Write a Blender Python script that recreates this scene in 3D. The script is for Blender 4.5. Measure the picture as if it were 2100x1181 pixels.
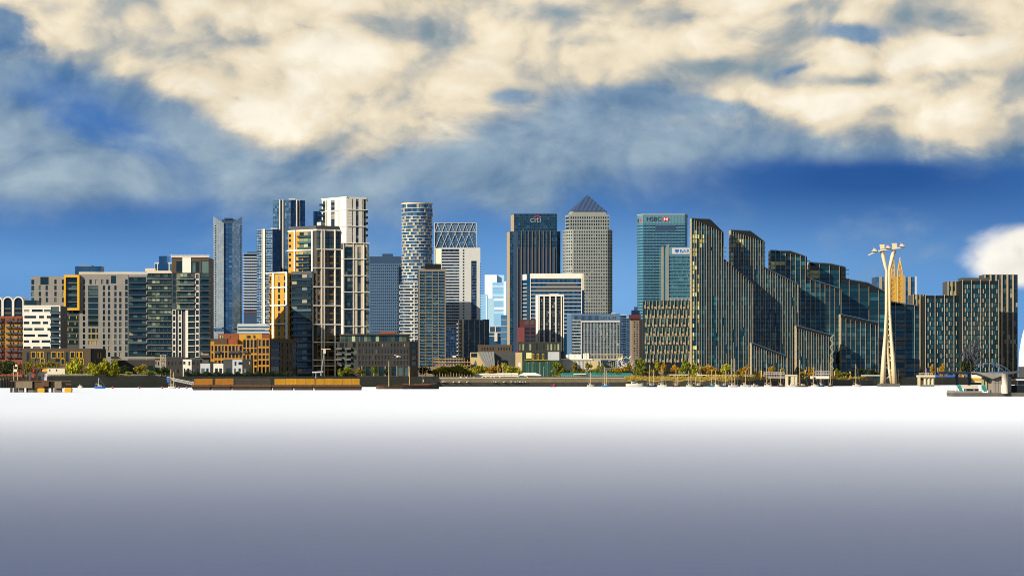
import bpy, math, random
from mathutils import Vector
rnd = random.Random(7)
S = bpy.context.scene
COL = S.collection
R = math.radians
for o in list(bpy.data.objects): bpy.data.objects.remove(o)

# ------------------------------------------------------------ camera
FPX, PX0, HY, CAMZ = 6000.0, 1050.0, 777.0, 5.0     # focal length / principal column / horizon row of the 2100 px picture
cam = bpy.data.cameras.new('camera'); camo = bpy.data.objects.new('camera', cam); COL.objects.link(camo)
camo.location = (0, 0, CAMZ); camo.rotation_euler = (R(90), 0, 0)
cam.sensor_width = 36.0; cam.lens = 36.0 * FPX / 2100.0
cam.shift_y = (HY - 590.5) / 2100.0
cam.clip_start = 0.5; cam.clip_end = 60000
S.camera = camo

# ------------------------------------------------------------ light
SUN_AZ, SUN_EL = R(-127), R(27)                     # clockwise from the view direction
sdir = Vector((math.sin(SUN_AZ)*math.cos(SUN_EL), math.cos(SUN_AZ)*math.cos(SUN_EL), math.sin(SUN_EL)))
sl = bpy.data.lights.new('sun', 'SUN'); sl.energy = 5.0; sl.angle = R(0.5); sl.color = (1.0, 0.89, 0.71)
so = bpy.data.objects.new('sun', sl); COL.objects.link(so)
so.rotation_euler = (-sdir).to_track_quat('-Z', 'Y').to_euler(); so.location = (-300, -300, 400)
S.view_settings.view_transform = 'Standard'; S.view_settings.look = 'None'
S.view_settings.exposure = 0.69; S.view_settings.gamma = 1.0; S.view_settings.use_curve_mapping = False
S.render.engine = 'CYCLES'
cy = S.cycles
cy.use_denoising = True; cy.filter_width = 1.0; cy.max_bounces = 6; cy.diffuse_bounces = 3; cy.glossy_bounces = 3
cy.transmission_bounces = 4; cy.transparent_max_bounces = 8; cy.volume_bounces = 4
cy.sample_clamp_indirect = 6; cy.caustics_reflective = False; cy.caustics_refractive = False

# ------------------------------------------------------------ world: Nishita sky under a broken storm-cloud deck
W = bpy.data.worlds.new('World'); S.world = W; W.use_nodes = True
W.cycles.sampling_method = 'MANUAL'; W.cycles.sample_map_resolution = 512
def NG(nt):
    class G: pass
    g = G(); L = nt.links
    def new(t, **k):
        n = nt.nodes.new(t)
        for a, v in k.items(): setattr(n, a, v)
        return n
    def put(sock, v):
        if isinstance(v, bpy.types.NodeSocket): L.new(v, sock)
        elif isinstance(v, (tuple, list)) and len(v) == 3 and sock.type == 'RGBA': sock.default_value = (*v, 1)
        else: sock.default_value = v
    def m(op, a, b=0.0, c=0.0, clamp=False):
        n = new('ShaderNodeMath', operation=op, use_clamp=clamp)
        put(n.inputs[0], a); put(n.inputs[1], b); put(n.inputs[2], c)
        return n.outputs[0]
    def vm(op, a, b=(0, 0, 0), s=1.0):
        n = new('ShaderNodeVectorMath', operation=op); put(n.inputs[0], a); put(n.inputs[1], b)
        if op == 'SCALE': put(n.inputs['Scale'], s)
        return n.outputs[0]
    def mix(f, a, b, mode='MIX'):
        n = new('ShaderNodeMix', data_type='RGBA', blend_type=mode)
        put(n.inputs['Factor'], f); put(n.inputs['A'], a); put(n.inputs['B'], b)
        return n.outputs['Result']
    def noise(vec, scale, detail=6, rough=0.55, lac=2.0, dist=0.0):
        n = new('ShaderNodeTexNoise'); put(n.inputs['Vector'], vec)
        n.inputs['Scale'].default_value = scale; n.inputs['Detail'].default_value = detail
        n.inputs['Roughness'].default_value = rough; n.inputs['Lacunarity'].default_value = lac; n.inputs['Distortion'].default_value = dist
        return n.outputs['Fac']
    def sstep(x, lo, hi, a=0.0, b=1.0):
        n = new('ShaderNodeMapRange', interpolation_type='SMOOTHSTEP')
        put(n.inputs['Value'], x); put(n.inputs['From Min'], lo); put(n.inputs['From Max'], hi)
        put(n.inputs['To Min'], a); put(n.inputs['To Max'], b)
        return n.outputs['Result']
    def curve(x, x0, x1, y0, y1, pts):
        t = sl_map(x, x0, x1)
        n = new('ShaderNodeFloatCurve'); put(n.inputs['Value'], t)
        c = n.mapping.curves[0]
        q = [((px - x0) / (x1 - x0), (py - y0) / (y1 - y0)) for px, py in pts]
        c.points[0].location = q[0]; c.points[1].location = q[-1]
        for a in q[1:-1]: c.points.new(*a)
        n.mapping.update()
        return m('MULTIPLY_ADD', n.outputs[0], y1 - y0, y0)
    def sl_map(x, x0, x1):
        n = new('ShaderNodeMapRange'); put(n.inputs['Value'], x)
        n.inputs['From Min'].default_value = x0; n.inputs['From Max'].default_value = x1
        return n.outputs['Result']
    def comb(x, y, z=0.0):
        n = new('ShaderNodeCombineXYZ'); put(n.inputs[0], x); put(n.inputs[1], y); put(n.inputs[2], z); return n.outputs[0]
    def sep(v):
        n = new('ShaderNodeSeparateXYZ'); put(n.inputs[0], v); return n.outputs
    g.new, g.put, g.m, g.vm, g.mix, g.noise, g.sstep, g.curve, g.comb, g.sep, g.map = new, put, m, vm, mix, noise, sstep, curve, comb, sep, sl_map
    return g

SKY_SEED = (20.1, 9.4, 2.6)
def build_sky():
    nt = W.node_tree; nt.nodes.clear(); g = NG(nt); m, mix, ss = g.m, g.mix, g.sstep
    out = g.new('ShaderNodeOutputWorld'); bg = g.new('ShaderNodeBackground')
    nt.links.new(bg.outputs[0], out.inputs[0])
    sky = g.new('ShaderNodeTexSky'); sky.sky_type = 'NISHITA'; sky.sun_disc = False
    sky.sun_elevation = SUN_EL; sky.sun_rotation = SUN_AZ; sky.ozone_density = 4.0; sky.air_density = 1.0; sky.dust_density = 0.3
    d = g.new('ShaderNodeTexCoord').outputs['Generated']
    x, y, z = g.sep(d)[:3]
    el = m('ARCSINE', z)
    az = m('ARCTAN2', x, y)
    u = m('MULTIPLY_ADD', az, 60.0, 10.5)           # azimuth and elevation in hundredths of the focal length
    v = m('MULTIPLY_ADD', el, -60.0, 7.77)
    uv = g.comb(u, v)
    # noise domain: direction flattened towards the horizon (no seam behind the viewer)
    P = g.vm('ADD', g.vm('MULTIPLY', d, (6.0, 6.0, 9.0)), SKY_SEED)
    warp = g.new('ShaderNodeTexNoise'); g.put(warp.inputs['Vector'], P); warp.inputs['Scale'].default_value = 3.5; warp.inputs['Detail'].default_value = 1
    P = g.vm('ADD', P, g.vm('SCALE', g.vm('SUBTRACT', warp.outputs['Color'], (0.5, 0.5, 0.5)), s=0.14))
    n1 = g.noise(P, 2.1, 7, 0.54)
    n1b = g.noise(g.vm('ADD', P, (-0.06, -0.035, 0.10)), 2.1, 4, 0.5)
    nf = g.noise(P, 6.5, 6, 0.62)
    def puff(vec):                                   # cauliflower billows: distance to scattered cell centres, three sizes
        n = g.new('ShaderNodeTexVoronoi', feature='F1', voronoi_dimensions='3D'); g.put(n.inputs['Vector'], vec)
        n.inputs['Scale'].default_value = 5.2; n.inputs['Detail'].default_value = 1.6; n.inputs['Roughness'].default_value = 0.55; n.inputs['Lacunarity'].default_value = 2.3; n.normalize = True
        return n.outputs['Distance']
    wv = g.vm('ADD', P, g.vm('SCALE', g.comb(nf, n1, nf), s=0.10))
    pf = puff(wv); pfb = puff(g.vm('ADD', wv, (-0.025, -0.015, 0.045)))
    pc = m('SUBTRACT', 0.40, pf)
    n1c = m('SUBTRACT', n1, 0.5); nfc = m('SUBTRACT', nf, 0.5)
    uvw = g.vm('ADD', uv, g.comb(m('MULTIPLY', nfc, 0.9), m('MULTIPLY', n1c, 1.0)))     # the blobs get ragged outlines
    def total(lst, src=None):
        r = None
        for amp, (cx, cy, rx, ry, *ang) in lst:
            n = g.new('ShaderNodeMapping', vector_type='TEXTURE'); g.put(n.inputs['Vector'], src or uvw)
            n.inputs['Location'].default_value = (cx, cy, 0); n.inputs['Scale'].default_value = (rx*2, ry*2, 1)
            n.inputs['Rotation'].default_value = (0, 0, R(ang[0]) if ang else 0.0)
            t = g.new('ShaderNodeTexGradient', gradient_type='QUADRATIC_SPHERE'); g.put(t.inputs[0], n.outputs[0])
            r = m('MULTIPLY_ADD', t.outputs['Fac'], amp*1.15, 0.0 if r is None else r)
        return r
    # blue air: Nishita, tinted by the storm light; deepest in the band under the deck
    base = g.vm('MULTIPLY', g.vm('SCALE', sky.outputs[0], s=0.06), (0.50, 0.95, 1.75))
    deep = mix(g.map(v, 2.8, 8.0), (0.045, 0.16, 0.46), (0.165, 0.41, 0.80))
    air = mix(0.85, base, deep)
    air = mix(m('MINIMUM', total([(1.0, (17.8, 3.7, 7.5, 1.4)), (0.5, (2.5, 4.2, 4.5, 1.2))], uv), 1.0), air, (0.024, 0.098, 0.32))
    air = mix(m('MINIMUM', total([(0.5, (12.6, 6.2, 2.6, 1.4)), (0.35, (9.5, 6.0, 5.5, 1.3)), (0.35, (0.5, 5.5, 4.0, 0.6)), (0.3, (17, 5.4, 4, 1.0))], uv), 0.8), air, (0.20, 0.44, 0.80))
    edge = g.curve(u, -2, 23, -1, 5, [(-2, 0.6), (0, 1.2), (1.6, 1.35), (2.6, 1.75), (4.2, 2.3), (6, 2.85), (7.3, 3.1), (8.3, 2.7), (9.6, 2.4), (10.8, 2.0), (12.4, 1.95), (13.8, 2.1), (15.2, 2.4), (17, 2.7), (19.6, 2.95), (21, 2.95), (23, 2.8)])
    up = m('SUBTRACT', edge, v)
    over = ss(v, 0.0, -14.0)                        # overhead the deck breaks up again
    # grey-blue veil under the deck, with a billow at the left
    veil = total([(1.5, (0.0, 2.7, 1.9, 0.85, 30)), (0.8, (2.3, 3.45, 1.2, .35, 22)), (0.75, (8.9, 3.4, 3.6, 0.8, 3)), (0.8, (12.6, 2.9, 3.4, 0.8, 4)), (0.45, (10.4, 4.0, 1.8, .4, 25)), (.35, (6.0, 4.2, 4, .5, 5)), (.5, (0.6, 3.9, 2.5, .5, 0)),
                  (.55, (4.2, 3.1, 4.5, .8, 8)), (-0.25, (2.85, 2.75, 1.0, .35, 25)), (-0.5, (18.5, 3.6, 3.0, .35))])
    vd = m('ADD', veil, m('MULTIPLY', ss(up, -1.25, -0.05), 0.85))
    vs = m('MULTIPLY_ADD', n1c, 2.0, m('MULTIPLY_ADD', pc, 0.7, vd))
    vd = ss(vs, 0.12, 0.95)
    vcol = mix(g.map(m('MULTIPLY_ADD', m('SUBTRACT', n1, n1b), 2.6, m('MULTIPLY_ADD', m('SUBTRACT', pfb, pf), 0.7, nf)), 0.15, 0.95), (0.10, 0.20, 0.34), (0.40, 0.51, 0.58))
    col = mix(m('MULTIPLY', vd, 0.9), air, vcol)
    # the sunlit deck
    holes = total([(1.7, (0.0, 0.55, 0.75, 0.33, 12)), (0.8, (8.85, 0.95, 0.55, 0.16, -22)), (0.75, (11.75, 0.88, 0.9, .28, -12)), (1.3, (17.6, 0.72, 1.3, .28, 5)), (1.0, (16.3, 1.45, 0.9, .22, -15)),
                   (0.8, (19.6, 0.95, 0.9, .15, 0)), (0.7, (10.4, 2.0, .5, .2)), (0.6, (14.6, 2.2, 1.1, .2, 8)), (0.5, (13.0, 2.0, 0.9, .25)), (.6, (4.8, 2.05, .3, .16)),
                   (-.9, (6.3, 2.3, 2.4, .6, 17)), (-.7, (10.2, 1.1, 1.8, .7, 0)), (-.5, (3, 1.0, 2, .6, 10)), (-0.4, (16.4, 2.2, .8, .4)), (-.4, (19.2, 2.5, .9, .3)), (.4, (6.2, .55, 1.2, .15, 15)), (.4, (14.2, .35, 1.8, .2, 0))])
    dens = m('MULTIPLY_ADD', n1c, 2.6, m('MULTIPLY', m('MINIMUM', up, 0.9), 0.95))
    dens = m('MULTIPLY_ADD', nfc, 0.55, m('MULTIPLY_ADD', pc, 1.1, dens))
    dens = m('SUBTRACT', m('SUBTRACT', dens, holes), m('MULTIPLY', over, 0.9))
    cov = ss(dens, -0.24, 0.40)
    lit = m('MULTIPLY_ADD', m('SUBTRACT', n1, n1b), 4.0, 0.54)
    lit = m('MULTIPLY_ADD', nfc, 0.30, m('MULTIPLY_ADD', m('SUBTRACT', pfb, pf), 2.0, lit))
    shd = total([(0.60, (14.8, 1.35, 1.1, .17, 4)), (0.45, (17.6, 1.75, 1.2, .18, 0)), (0.40, (19.9, 1.7, 1.1, .2)), (0.40, (19.5, .4, 1.6, .45)), (0.25, (11.8, .25, 2.6, .3, 3)), (-0.35, (6.7, 1.15, 1.5, .4, 15)), (-0.35, (3.6, 1.95, 1.2, .3, 5)), (-.4, (10.3, .7, .9, .5)), (-.45, (16.4, 2.2, .8, .35)), (-.4, (19.2, 2.55, .9, .3)), (.2, (1.2, .3, 2, .25, -10)), (.3, (7.5, .45, 1.6, .2, 12)), (.3, (13, 1.5, 1.5, .3)), (-.35, (6.5, 2.4, 2.0, .5, 15)), (-.3, (1.2, .7, 1, .35))])
    lit = m('SUBTRACT', m('SUBTRACT', lit, shd), m('MULTIPLY', over, 0.18))
    lit = m('MULTIPLY', lit, m('MULTIPLY_ADD', ss(dens, -0.1, 0.8), 0.5, 0.5))
    c1 = mix(ss(lit, -0.25, 0.42), (0.22, 0.31, 0.37), (0.50, 0.49, 0.45))
    c2 = mix(ss(lit, 0.18, 0.72), c1, (0.84, 0.73, 0.54))
    c2 = mix(ss(lit, 0.55, 1.25), c2, (0.98, 0.91, 0.76))
    c2 = g.vm('SCALE', c2, s=m('MULTIPLY_ADD', nfc, 0.45, 1.0))
    col = mix(cov, col, c2)
    low_c = ss(m('MULTIPLY_ADD', n1c, 1.2, m('MULTIPLY_ADD', pc, 0.8, total([(2.0, (21.3, 5.25, 1.25, .62)), (.6, (20.6, 5.6, .9, .35))], uv))), 0.38, 1.0)
    col = mix(low_c, col, g.vm('SCALE', (0.97, 0.93, 0.84), s=m('MULTIPLY_ADD', m('SUBTRACT', pfb, pf), 1.2, m('MULTIPLY_ADD', n1c, 0.8, 0.95))))
    nt.links.new(col, bg.inputs['Color']); bg.inputs['Strength'].default_value = 0.62
build_sky()

# ------------------------------------------------------------ helpers
def P(px, D): return ((px - PX0) / FPX * D, D)
def Z(py, D): return CAMZ + (HY - py) / FPX * D
GZ = 6.6                                            # quayside level above the river

class MB:
    """collects quads and boxes in world metres; build() links them as one mesh object"""
    def __init__(s): s.v = []; s.f = []
    def quad(s, a, b, c, d):
        i = len(s.v); s.v += [a, b, c, d]; s.f.append((i, i+1, i+2, i+3))
    def tri(s, a, b, c):
        i = len(s.v); s.v += [a, b, c]; s.f.append((i, i+1, i+2))
    def hexa(s, p):                                 # 8 points: bottom ring then top ring
        i = len(s.v); s.v += p
        for f in ((3,2,1,0),(4,5,6,7),(0,1,5,4),(1,2,6,5),(2,3,7,6),(3,0,4,7)): s.f.append(tuple(i+k for k in f))
        return s
    def box(s, x0, x1, y0, y1, z0, z1):
        return s.hexa([(x0,y0,z0),(x1,y0,z0),(x1,y1,z0),(x0,y1,z0),(x0,y0,z1),(x1,y0,z1),(x1,y1,z1),(x0,y1,z1)])
    def prism(s, poly, z0, z1):
        n = len(poly); i = len(s.v)
        zt = z1 if isinstance(z1, (list, tuple)) else [z1]*n
        s.v += [(x,y,z0) for x,y in poly] + [(x,y,zt[k]) for k,(x,y) in enumerate(poly)]
        s.f.append(tuple(i+k for k in range(n))[::-1]); s.f.append(tuple(i+n+k for k in range(n)))
        for k in range(n): s.f.append((i+k, i+(k+1)%n, i+n+(k+1)%n, i+n+k))
        return s
    def tube(s, pts, r, n=6, r1=None):
        pts = [Vector(p) for p in pts]; r1 = r if r1 is None else r1; rings = []
        for k, p in enumerate(pts):
            t = (pts[min(k+1, len(pts)-1)] - pts[max(k-1, 0)]).normalized()
            a = t.cross(Vector((0,0,1)) if abs(t.z) < 0.9 else Vector((0,1,0))).normalized(); b = t.cross(a)
            rr = r + (r1 - r) * k / max(1, len(pts)-1)
            rings.append([tuple(p + (a*math.cos(q*2*math.pi/n) + b*math.sin(q*2*math.pi/n))*rr) for q in range(n)])
        i = len(s.v)
        for rg in rings: s.v += rg
        for k in range(len(rings)-1):
            for q in range(n):
                s.f.append((i+k*n+q, i+k*n+(q+1)%n, i+(k+1)*n+(q+1)%n, i+(k+1)*n+q))
        s.f.append(tuple(i+q for q in range(n))); s.f.append(tuple(i+(len(rings)-1)*n+q for q in range(n))[::-1])
        return s
    def mesh(s, name, mt, org=(0,0,0)):
        me = bpy.data.meshes.new(name); ox, oy, oz = org
        me.from_pydata([(x-ox, y-oy, z-oz) for x,y,z in s.v], [], s.f)
        if mt: me.materials.append(mt)
        return me
    def build(s, name, mt, parent=None, kind=None, label=None, smooth=False):
        org = parent_world(parent)
        o = bpy.data.objects.new(name, s.mesh(name, mt, org)); COL.objects.link(o)
        if smooth: o.data.shade_smooth()
        if parent is not None: o.parent = parent
        if kind: o['kind'] = kind
        if label: o['label'] = label
        return o

def parent_world(p):
    """roots and the meshes under them all keep the root's base point as their origin"""
    if p is None: return (0, 0, 0)
    while p.parent is not None: p = p.parent
    return tuple(p.location)

def thing(name, label, cat, px, D, group=None, z=None):
    o = bpy.data.objects.new(name, None); COL.objects.link(o); o.empty_display_size = 1
    x, y = P(px, D); o.location = (x, y, GZ if z is None else z)
    o['label'] = label; o['category'] = cat
    if group: o['group'] = group
    return o
def struct(o): o['kind'] = 'structure'; return o

_unit = {}
def unit_box(mt):
    if mt.name not in _unit:
        _unit[mt.name] = MB().box(-.5,.5,-.5,.5,-.5,.5).mesh('piece', mt)
    return _unit[mt.name]

class Face:
    """a vertical facade between two ground points given as (picture column, distance); rects in picture pixels"""
    def __init__(s, pxa, Da, pxb, Db, Dz=None):
        s.a = Vector(P(pxa, Da)); s.b = Vector(P(pxb, Db)); s.pa, s.pb = pxa, pxb
        s.Dz = Dz or (Da + Db) / 2
        s.u = (s.b - s.a).normalized(); s.n = Vector((s.u.y, -s.u.x)); s.L = (s.b - s.a).length
        s.ang = math.atan2(s.u.y, s.u.x); s.m = s.L / abs(pxb - pxa)      # metres per pixel along the face
    def pt(s, px, py, off=0.0):
        t = (px - s.pa) / (s.pb - s.pa); q = s.a + (s.b - s.a) * t + s.n * off
        return (q.x, q.y, Z(py, s.Dz))
    def box(s, mb, x0, x1, y0, y1, o0, o1):
        p = s.pt
        mb.hexa([p(x0,y1,o1), p(x1,y1,o1), p(x1,y1,o0), p(x0,y1,o0), p(x0,y0,o1), p(x1,y0,o1), p(x1,y0,o0), p(x0,y0,o0)]); return mb
    def quad(s, mb, x0, x1, y0, y1, o):
        p = s.pt; mb.quad(p(x0,y1,o), p(x1,y1,o), p(x1,y0,o), p(x0,y0,o)); return mb
    def piece(s, parent, name, x0, x1, y0, y1, o0, o1, mt):
        c0 = s.pt((x0+x1)/2, (y0+y1)/2, (o0+o1)/2)
        o = bpy.data.objects.new(name, unit_box(mt)); COL.objects.link(o); o.parent = parent
        r = parent_world(parent)
        o.location = (c0[0]-r[0], c0[1]-r[1], c0[2]-r[2]); o.rotation_euler = (0, 0, s.ang)
        o.scale = (abs(x1-x0)*s.m, abs(o1-o0), abs(Z(y0, s.Dz)-Z(y1, s.Dz)))
        return o
    def wall(s, mb, x0, x1, y0, y1, holes, o0, o1):
        """a front sheet at o1 with rectangular openings and reveals back to o0"""
        hs = [h for h in holes if h[1] > x0 and h[0] < x1 and h[3] > y0 and h[2] < y1]
        hs = [(max(a, x0), min(b, x1), max(c, y0), min(d, y1)) for a, b, c, d in hs]
        ys = sorted({y0, y1} | {h[2] for h in hs} | {h[3] for h in hs})
        for ya, yb in zip(ys, ys[1:]):
            if yb - ya < 1e-4: continue
            ym = (ya + yb) / 2; cur = x0
            for h in sorted(h for h in hs if h[2] < ym < h[3]):
                if h[0] > cur + 1e-4: s.quad(mb, cur, h[0], ya, yb, o1)
                cur = max(cur, h[1])
            if cur < x1 - 1e-4: s.quad(mb, cur, x1, ya, yb, o1)
        p = s.pt
        for a, b, c, d in hs:
            mb.quad(p(a,d,o0), p(a,d,o1), p(a,c,o1), p(a,c,o0)); mb.quad(p(b,d,o1), p(b,d,o0), p(b,c,o0), p(b,c,o1))
            mb.quad(p(a,d,o1), p(a,d,o0), p(b,d,o0), p(b,d,o1)); mb.quad(p(a,c,o0), p(a,c,o1), p(b,c,o1), p(b,c,o0))
        a, b, c, d = x0, x1, y0, y1
        mb.quad(p(a,d,o1), p(a,d,o0), p(a,c,o0), p(a,c,o1)); mb.quad(p(b,d,o0), p(b,d,o1), p(b,c,o1), p(b,c,o0))
        mb.quad(p(a,c,o1), p(a,c,o0), p(b,c,o0), p(b,c,o1)); mb.quad(p(a,d,o0), p(a,d,o1), p(b,d,o1), p(b,d,o0))
        return mb

def gridholes(x0, x1, y0, y1, nc, nr, fw, fh, ax=0.5, ay=0.5):
    cw, ch = (x1-x0)/nc, (y1-y0)/nr; H = []
    for r in range(nr):
        for c in range(nc):
            a = x0 + cw*c + cw*(1-fw)*ax; b = y0 + ch*r + ch*(1-fh)*ay
            H.append((a, a+cw*fw, b, b+ch*fh))
    return H

def facade(T, f, rect, holes, wm, gm, depth=0.4, single=False, wname='wall', gname=None, wallkind=None):
    """wall sheet with openings in front of panes; single: every pane an object of its own"""
    w = MB(); f.wall(w, *rect, holes, 0.0, depth); wo = w.build(wname, wm, T)
    if single:
        for h in holes: f.piece(T, gname or 'window', h[0], h[1], h[2], h[3], 0.02, 0.10, gm)
    elif holes:
        q = MB()
        for h in holes: f.quad(q, h[0], h[1], h[2], h[3], 0.06)
        q.build(gname or 'windows', gm, T, kind='stuff')
    return wo

def body(T, pts, ytop, Dz, mt, name='core', ybot=None):
    m_ = MB().prism([P(*p) for p in pts], GZ if ybot is None else Z(ybot, Dz), Z(ytop, Dz))
    return m_.build(name, mt, T)
def rect_body(T, x0, x1, D, depth, ytop, mt, name='core', ybot=None):
    (xa, _), (xb, _) = P(x0, D), P(x1, D)
    return MB().box(xa, xb, D, D+depth, GZ if ybot is None else Z(ybot, D), Z(ytop, D)).build(name, mt, T)

# ------------------------------------------------------------ materials
def mat(name, col, rough=0.7, metal=0.0, var=0.25, scale=0.15, streak=0.0, spec=0.4, island=0.0, bump=0.0):
    mt = bpy.data.materials.new(name); mt.use_nodes = True; nt = mt.node_tree; g = NG(nt)
    b = nt.nodes['Principled BSDF']
    b.inputs['Roughness'].default_value = rough; b.inputs['Metallic'].default_value = metal
    b.inputs['Specular IOR Level'].default_value = spec
    geo = g.new('ShaderNodeNewGeometry'); pos = geo.outputs['Position']
    n = g.noise(pos, scale, 6, 0.65)
    fac = g.m('MULTIPLY_ADD', g.m('SUBTRACT', n, 0.5), 2*var, 1.0)
    if streak:
        st = g.noise(g.vm('MULTIPLY', pos, (1.1, 1.1, 0.04)), 1.0, 5, 0.7)
        fac = g.m('MULTIPLY', fac, g.m('MULTIPLY_ADD', g.m('SUBTRACT', st, 0.5), 2*streak, 1.0))
    if island:
        fac = g.m('MULTIPLY', fac, g.m('MULTIPLY_ADD', g.m('SUBTRACT', geo.outputs['Random Per Island'], 0.5), 2*island, 1.0))
    ob = g.new('ShaderNodeObjectInfo').outputs['Random']
    fac = g.m('MULTIPLY', fac, g.m('MULTIPLY_ADD', g.m('SUBTRACT', ob, 0.5), 0.12, 1.0))
    g.put(b.inputs['Base Color'], g.vm('SCALE', (col[0], col[1], col[2]), s=fac))
    if bump:
        bp = g.new('ShaderNodeBump'); bp.inputs['Strength'].default_value = bump; bp.inputs['Distance'].default_value = 0.1
        g.put(bp.inputs['Height'], g.noise(pos, 2.5, 5, 0.7)); nt.links.new(bp.outputs[0], b.inputs['Normal'])
    return mt

def glass(name, dark, light, frac=0.2, rough=0.08, metal=0.0, spec=0.6, wob=0.03, big=0.35, room=(0.25, 0.22, 0.15), roomf=0.0, vary=0.7):
    """window glass: pane-to-pane differences (blinds, rooms) over a reflecting surface that is slightly out of true"""
    mt = bpy.data.materials.new(name); mt.use_nodes = True; nt = mt.node_tree; g = NG(nt)
    b = nt.nodes['Principled BSDF']
    geo = g.new('ShaderNodeNewGeometry'); pos = geo.outputs['Position']
    r = g.m('FRACT', g.m('ADD', geo.outputs['Random Per Island'], g.new('ShaderNodeObjectInfo').outputs['Random']))
    n = g.noise(pos, 0.06, 4, 0.6)
    f = g.m('MULTIPLY_ADD', g.m('SUBTRACT', n, 0.5), big*2, r)
    f = g.sstep(f, 1.0-frac*1.6, 1.02)
    c = g.mix(f, dark, light)
    c = g.vm('SCALE', c, s=g.m('MULTIPLY_ADD', g.m('FRACT', g.m('MULTIPLY', r, 7.13)), vary, 1.0-vary/2))
    if roomf:
        c = g.mix(g.m('GREATER_THAN', g.m('FRACT', g.m('MULTIPLY', r, 13.7)), 1-roomf), c, room)
    g.put(b.inputs['Base Color'], c)
    b.inputs['Roughness'].default_value = rough; b.inputs['Metallic'].default_value = metal; b.inputs['Specular IOR Level'].default_value = spec
    # every pane tilts a hair, so reflections break from pane to pane
    tilt = g.comb(g.m('SUBTRACT', g.m('FRACT', g.m('MULTIPLY', r, 31.7)), 0.5), 0.0, g.m('SUBTRACT', g.m('FRACT', g.m('MULTIPLY', r, 57.3)), 0.5))
    nn = g.vm('NORMALIZE', g.vm('ADD', geo.outputs['Normal'], g.vm('SCALE', tilt, s=wob)))
    g.put(b.inputs['Normal'], nn)
    return mt

# ------------------------------------------------------------ river, mist, land
def water():
    mt = bpy.data.materials.new('river_water'); mt.use_nodes = True; nt = mt.node_tree; g = NG(nt)
    b = nt.nodes['Principled BSDF']; b.inputs['Base Color'].default_value = (0.034, 0.058, 0.150, 1)
    b.inputs['Roughness'].default_value = 0.55; b.inputs['IOR'].default_value = 1.33
    pos = g.new('ShaderNodeNewGeometry').outputs['Position']
    bp = g.new('ShaderNodeBump'); bp.inputs['Strength'].default_value = 0.25; bp.inputs['Distance'].default_value = 0.25
    g.put(bp.inputs['Height'], g.noise(g.vm('MULTIPLY', pos, (0.5, 1.0, 1.0)), 0.8, 4, 0.6)); nt.links.new(bp.outputs[0], b.inputs['Normal'])
    m_ = MB(); m_.quad((-9000,-400,0),(9000,-400,0),(9000,12000,0),(-9000,12000,0))
    struct(m_.build('water', mt))
water()
SHORE = [(-3000, 1500), (-200, 1520), (0, 1550), (400, 1650), (900, 1800), (1500, 1850), (1760, 2000), (1900, 2300), (2150, 2600), (5000, 3300)]
def mist():
    mt = bpy.data.materials.new('added_mist'); mt.use_nodes = True; nt = mt.node_tree; nt.nodes.clear()
    o = nt.nodes.new('ShaderNodeOutputMaterial'); v = nt.nodes.new('ShaderNodeVolumePrincipled')
    v.inputs['Color'].default_value = (0.86, 0.92, 1.0, 1); v.inputs['Density'].default_value = 0.34; v.inputs['Anisotropy'].default_value = -0.3
    nt.links.new(v.outputs[0], o.inputs['Volume'])
    m_ = MB()
    prof = [(55, 0.008), (100, .020), (140, .034), (190, .044), (244, .054), (330, .078), (411, .12), (520, .20), (900, .26), (2900, .27)]  # added layer; heights shaped to give the white-to-grey fade
    X = 1600
    n = len(prof)
    for y, h in prof: m_.v += [(-X, y, 0.004), (X, y, 0.004), (X, y, h), (-X, y, h)]
    m_.f.append((0, 1, 2, 3)); m_.f.append((4*n-1, 4*n-2, 4*n-3, 4*n-4))
    for k in range(n-1):
        a = 4*k
        for q in range(4): m_.f.append((a+q, a+4+q, a+4+(q+1)%4, a+(q+1)%4))
    ob = m_.build('mist', mt, kind='stuff')
    ob['label'] = 'added low white mist on the river, shaped for the pale fade to the bank'; ob['category'] = 'mist'
mist()
M = {}
M['soil'] = mat('soil', (0.10, 0.095, 0.06), 0.9, var=0.4, scale=0.05)
M['quay'] = mat('quay', (0.11, 0.10, 0.085), 0.85, var=0.5, scale=0.2, streak=0.5)
def land():
    m_ = MB(); pts = [P(px, D) for px, D in SHORE]
    poly = pts + [(9000, 12000), (-9000, 12000)]
    m_.prism(poly[::-1] if False else poly, -2.0, GZ)
    struct(m_.build('ground', M['soil']))
land()

# ------------------------------------------------------------ shared building materials
M['white'] = mat('white_cladding', (0.62, 0.59, 0.53), 0.6, var=0.12, streak=0.10)
M['cream'] = mat('cream_cladding', (0.52, 0.46, 0.36), 0.7, var=0.15, streak=0.10)
M['grey'] = mat('grey_cladding', (0.19, 0.18, 0.168), 0.7, var=0.18, scale=0.3, streak=0.22, island=0.05)
M['lgrey'] = mat('light_grey_cladding', (0.40, 0.42, 0.44), 0.6, var=0.12, streak=0.1)
M['dgrey'] = mat('dark_grey_cladding', (0.045, 0.05, 0.055), 0.6, var=0.3, streak=0.2)
M['black'] = mat('black_metal', (0.010, 0.014, 0.018), 0.85, var=0.3, spec=0.1)
M['brown'] = mat('brown_brick', (0.066, 0.045, 0.028), 0.85, var=0.25, scale=0.6, streak=0.2)
M['dbrick'] = mat('dark_brick', (0.026, 0.023, 0.021), 0.85, var=0.3, scale=0.6, streak=0.2)
M['yellowb'] = mat('yellow_brick', (0.42, 0.225, 0.030), 0.85, var=0.2, scale=0.6, streak=0.15)
M['orange'] = mat('orange_brick', (0.36, 0.175, 0.022), 0.85, var=0.2, scale=0.6, streak=0.2)
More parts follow.
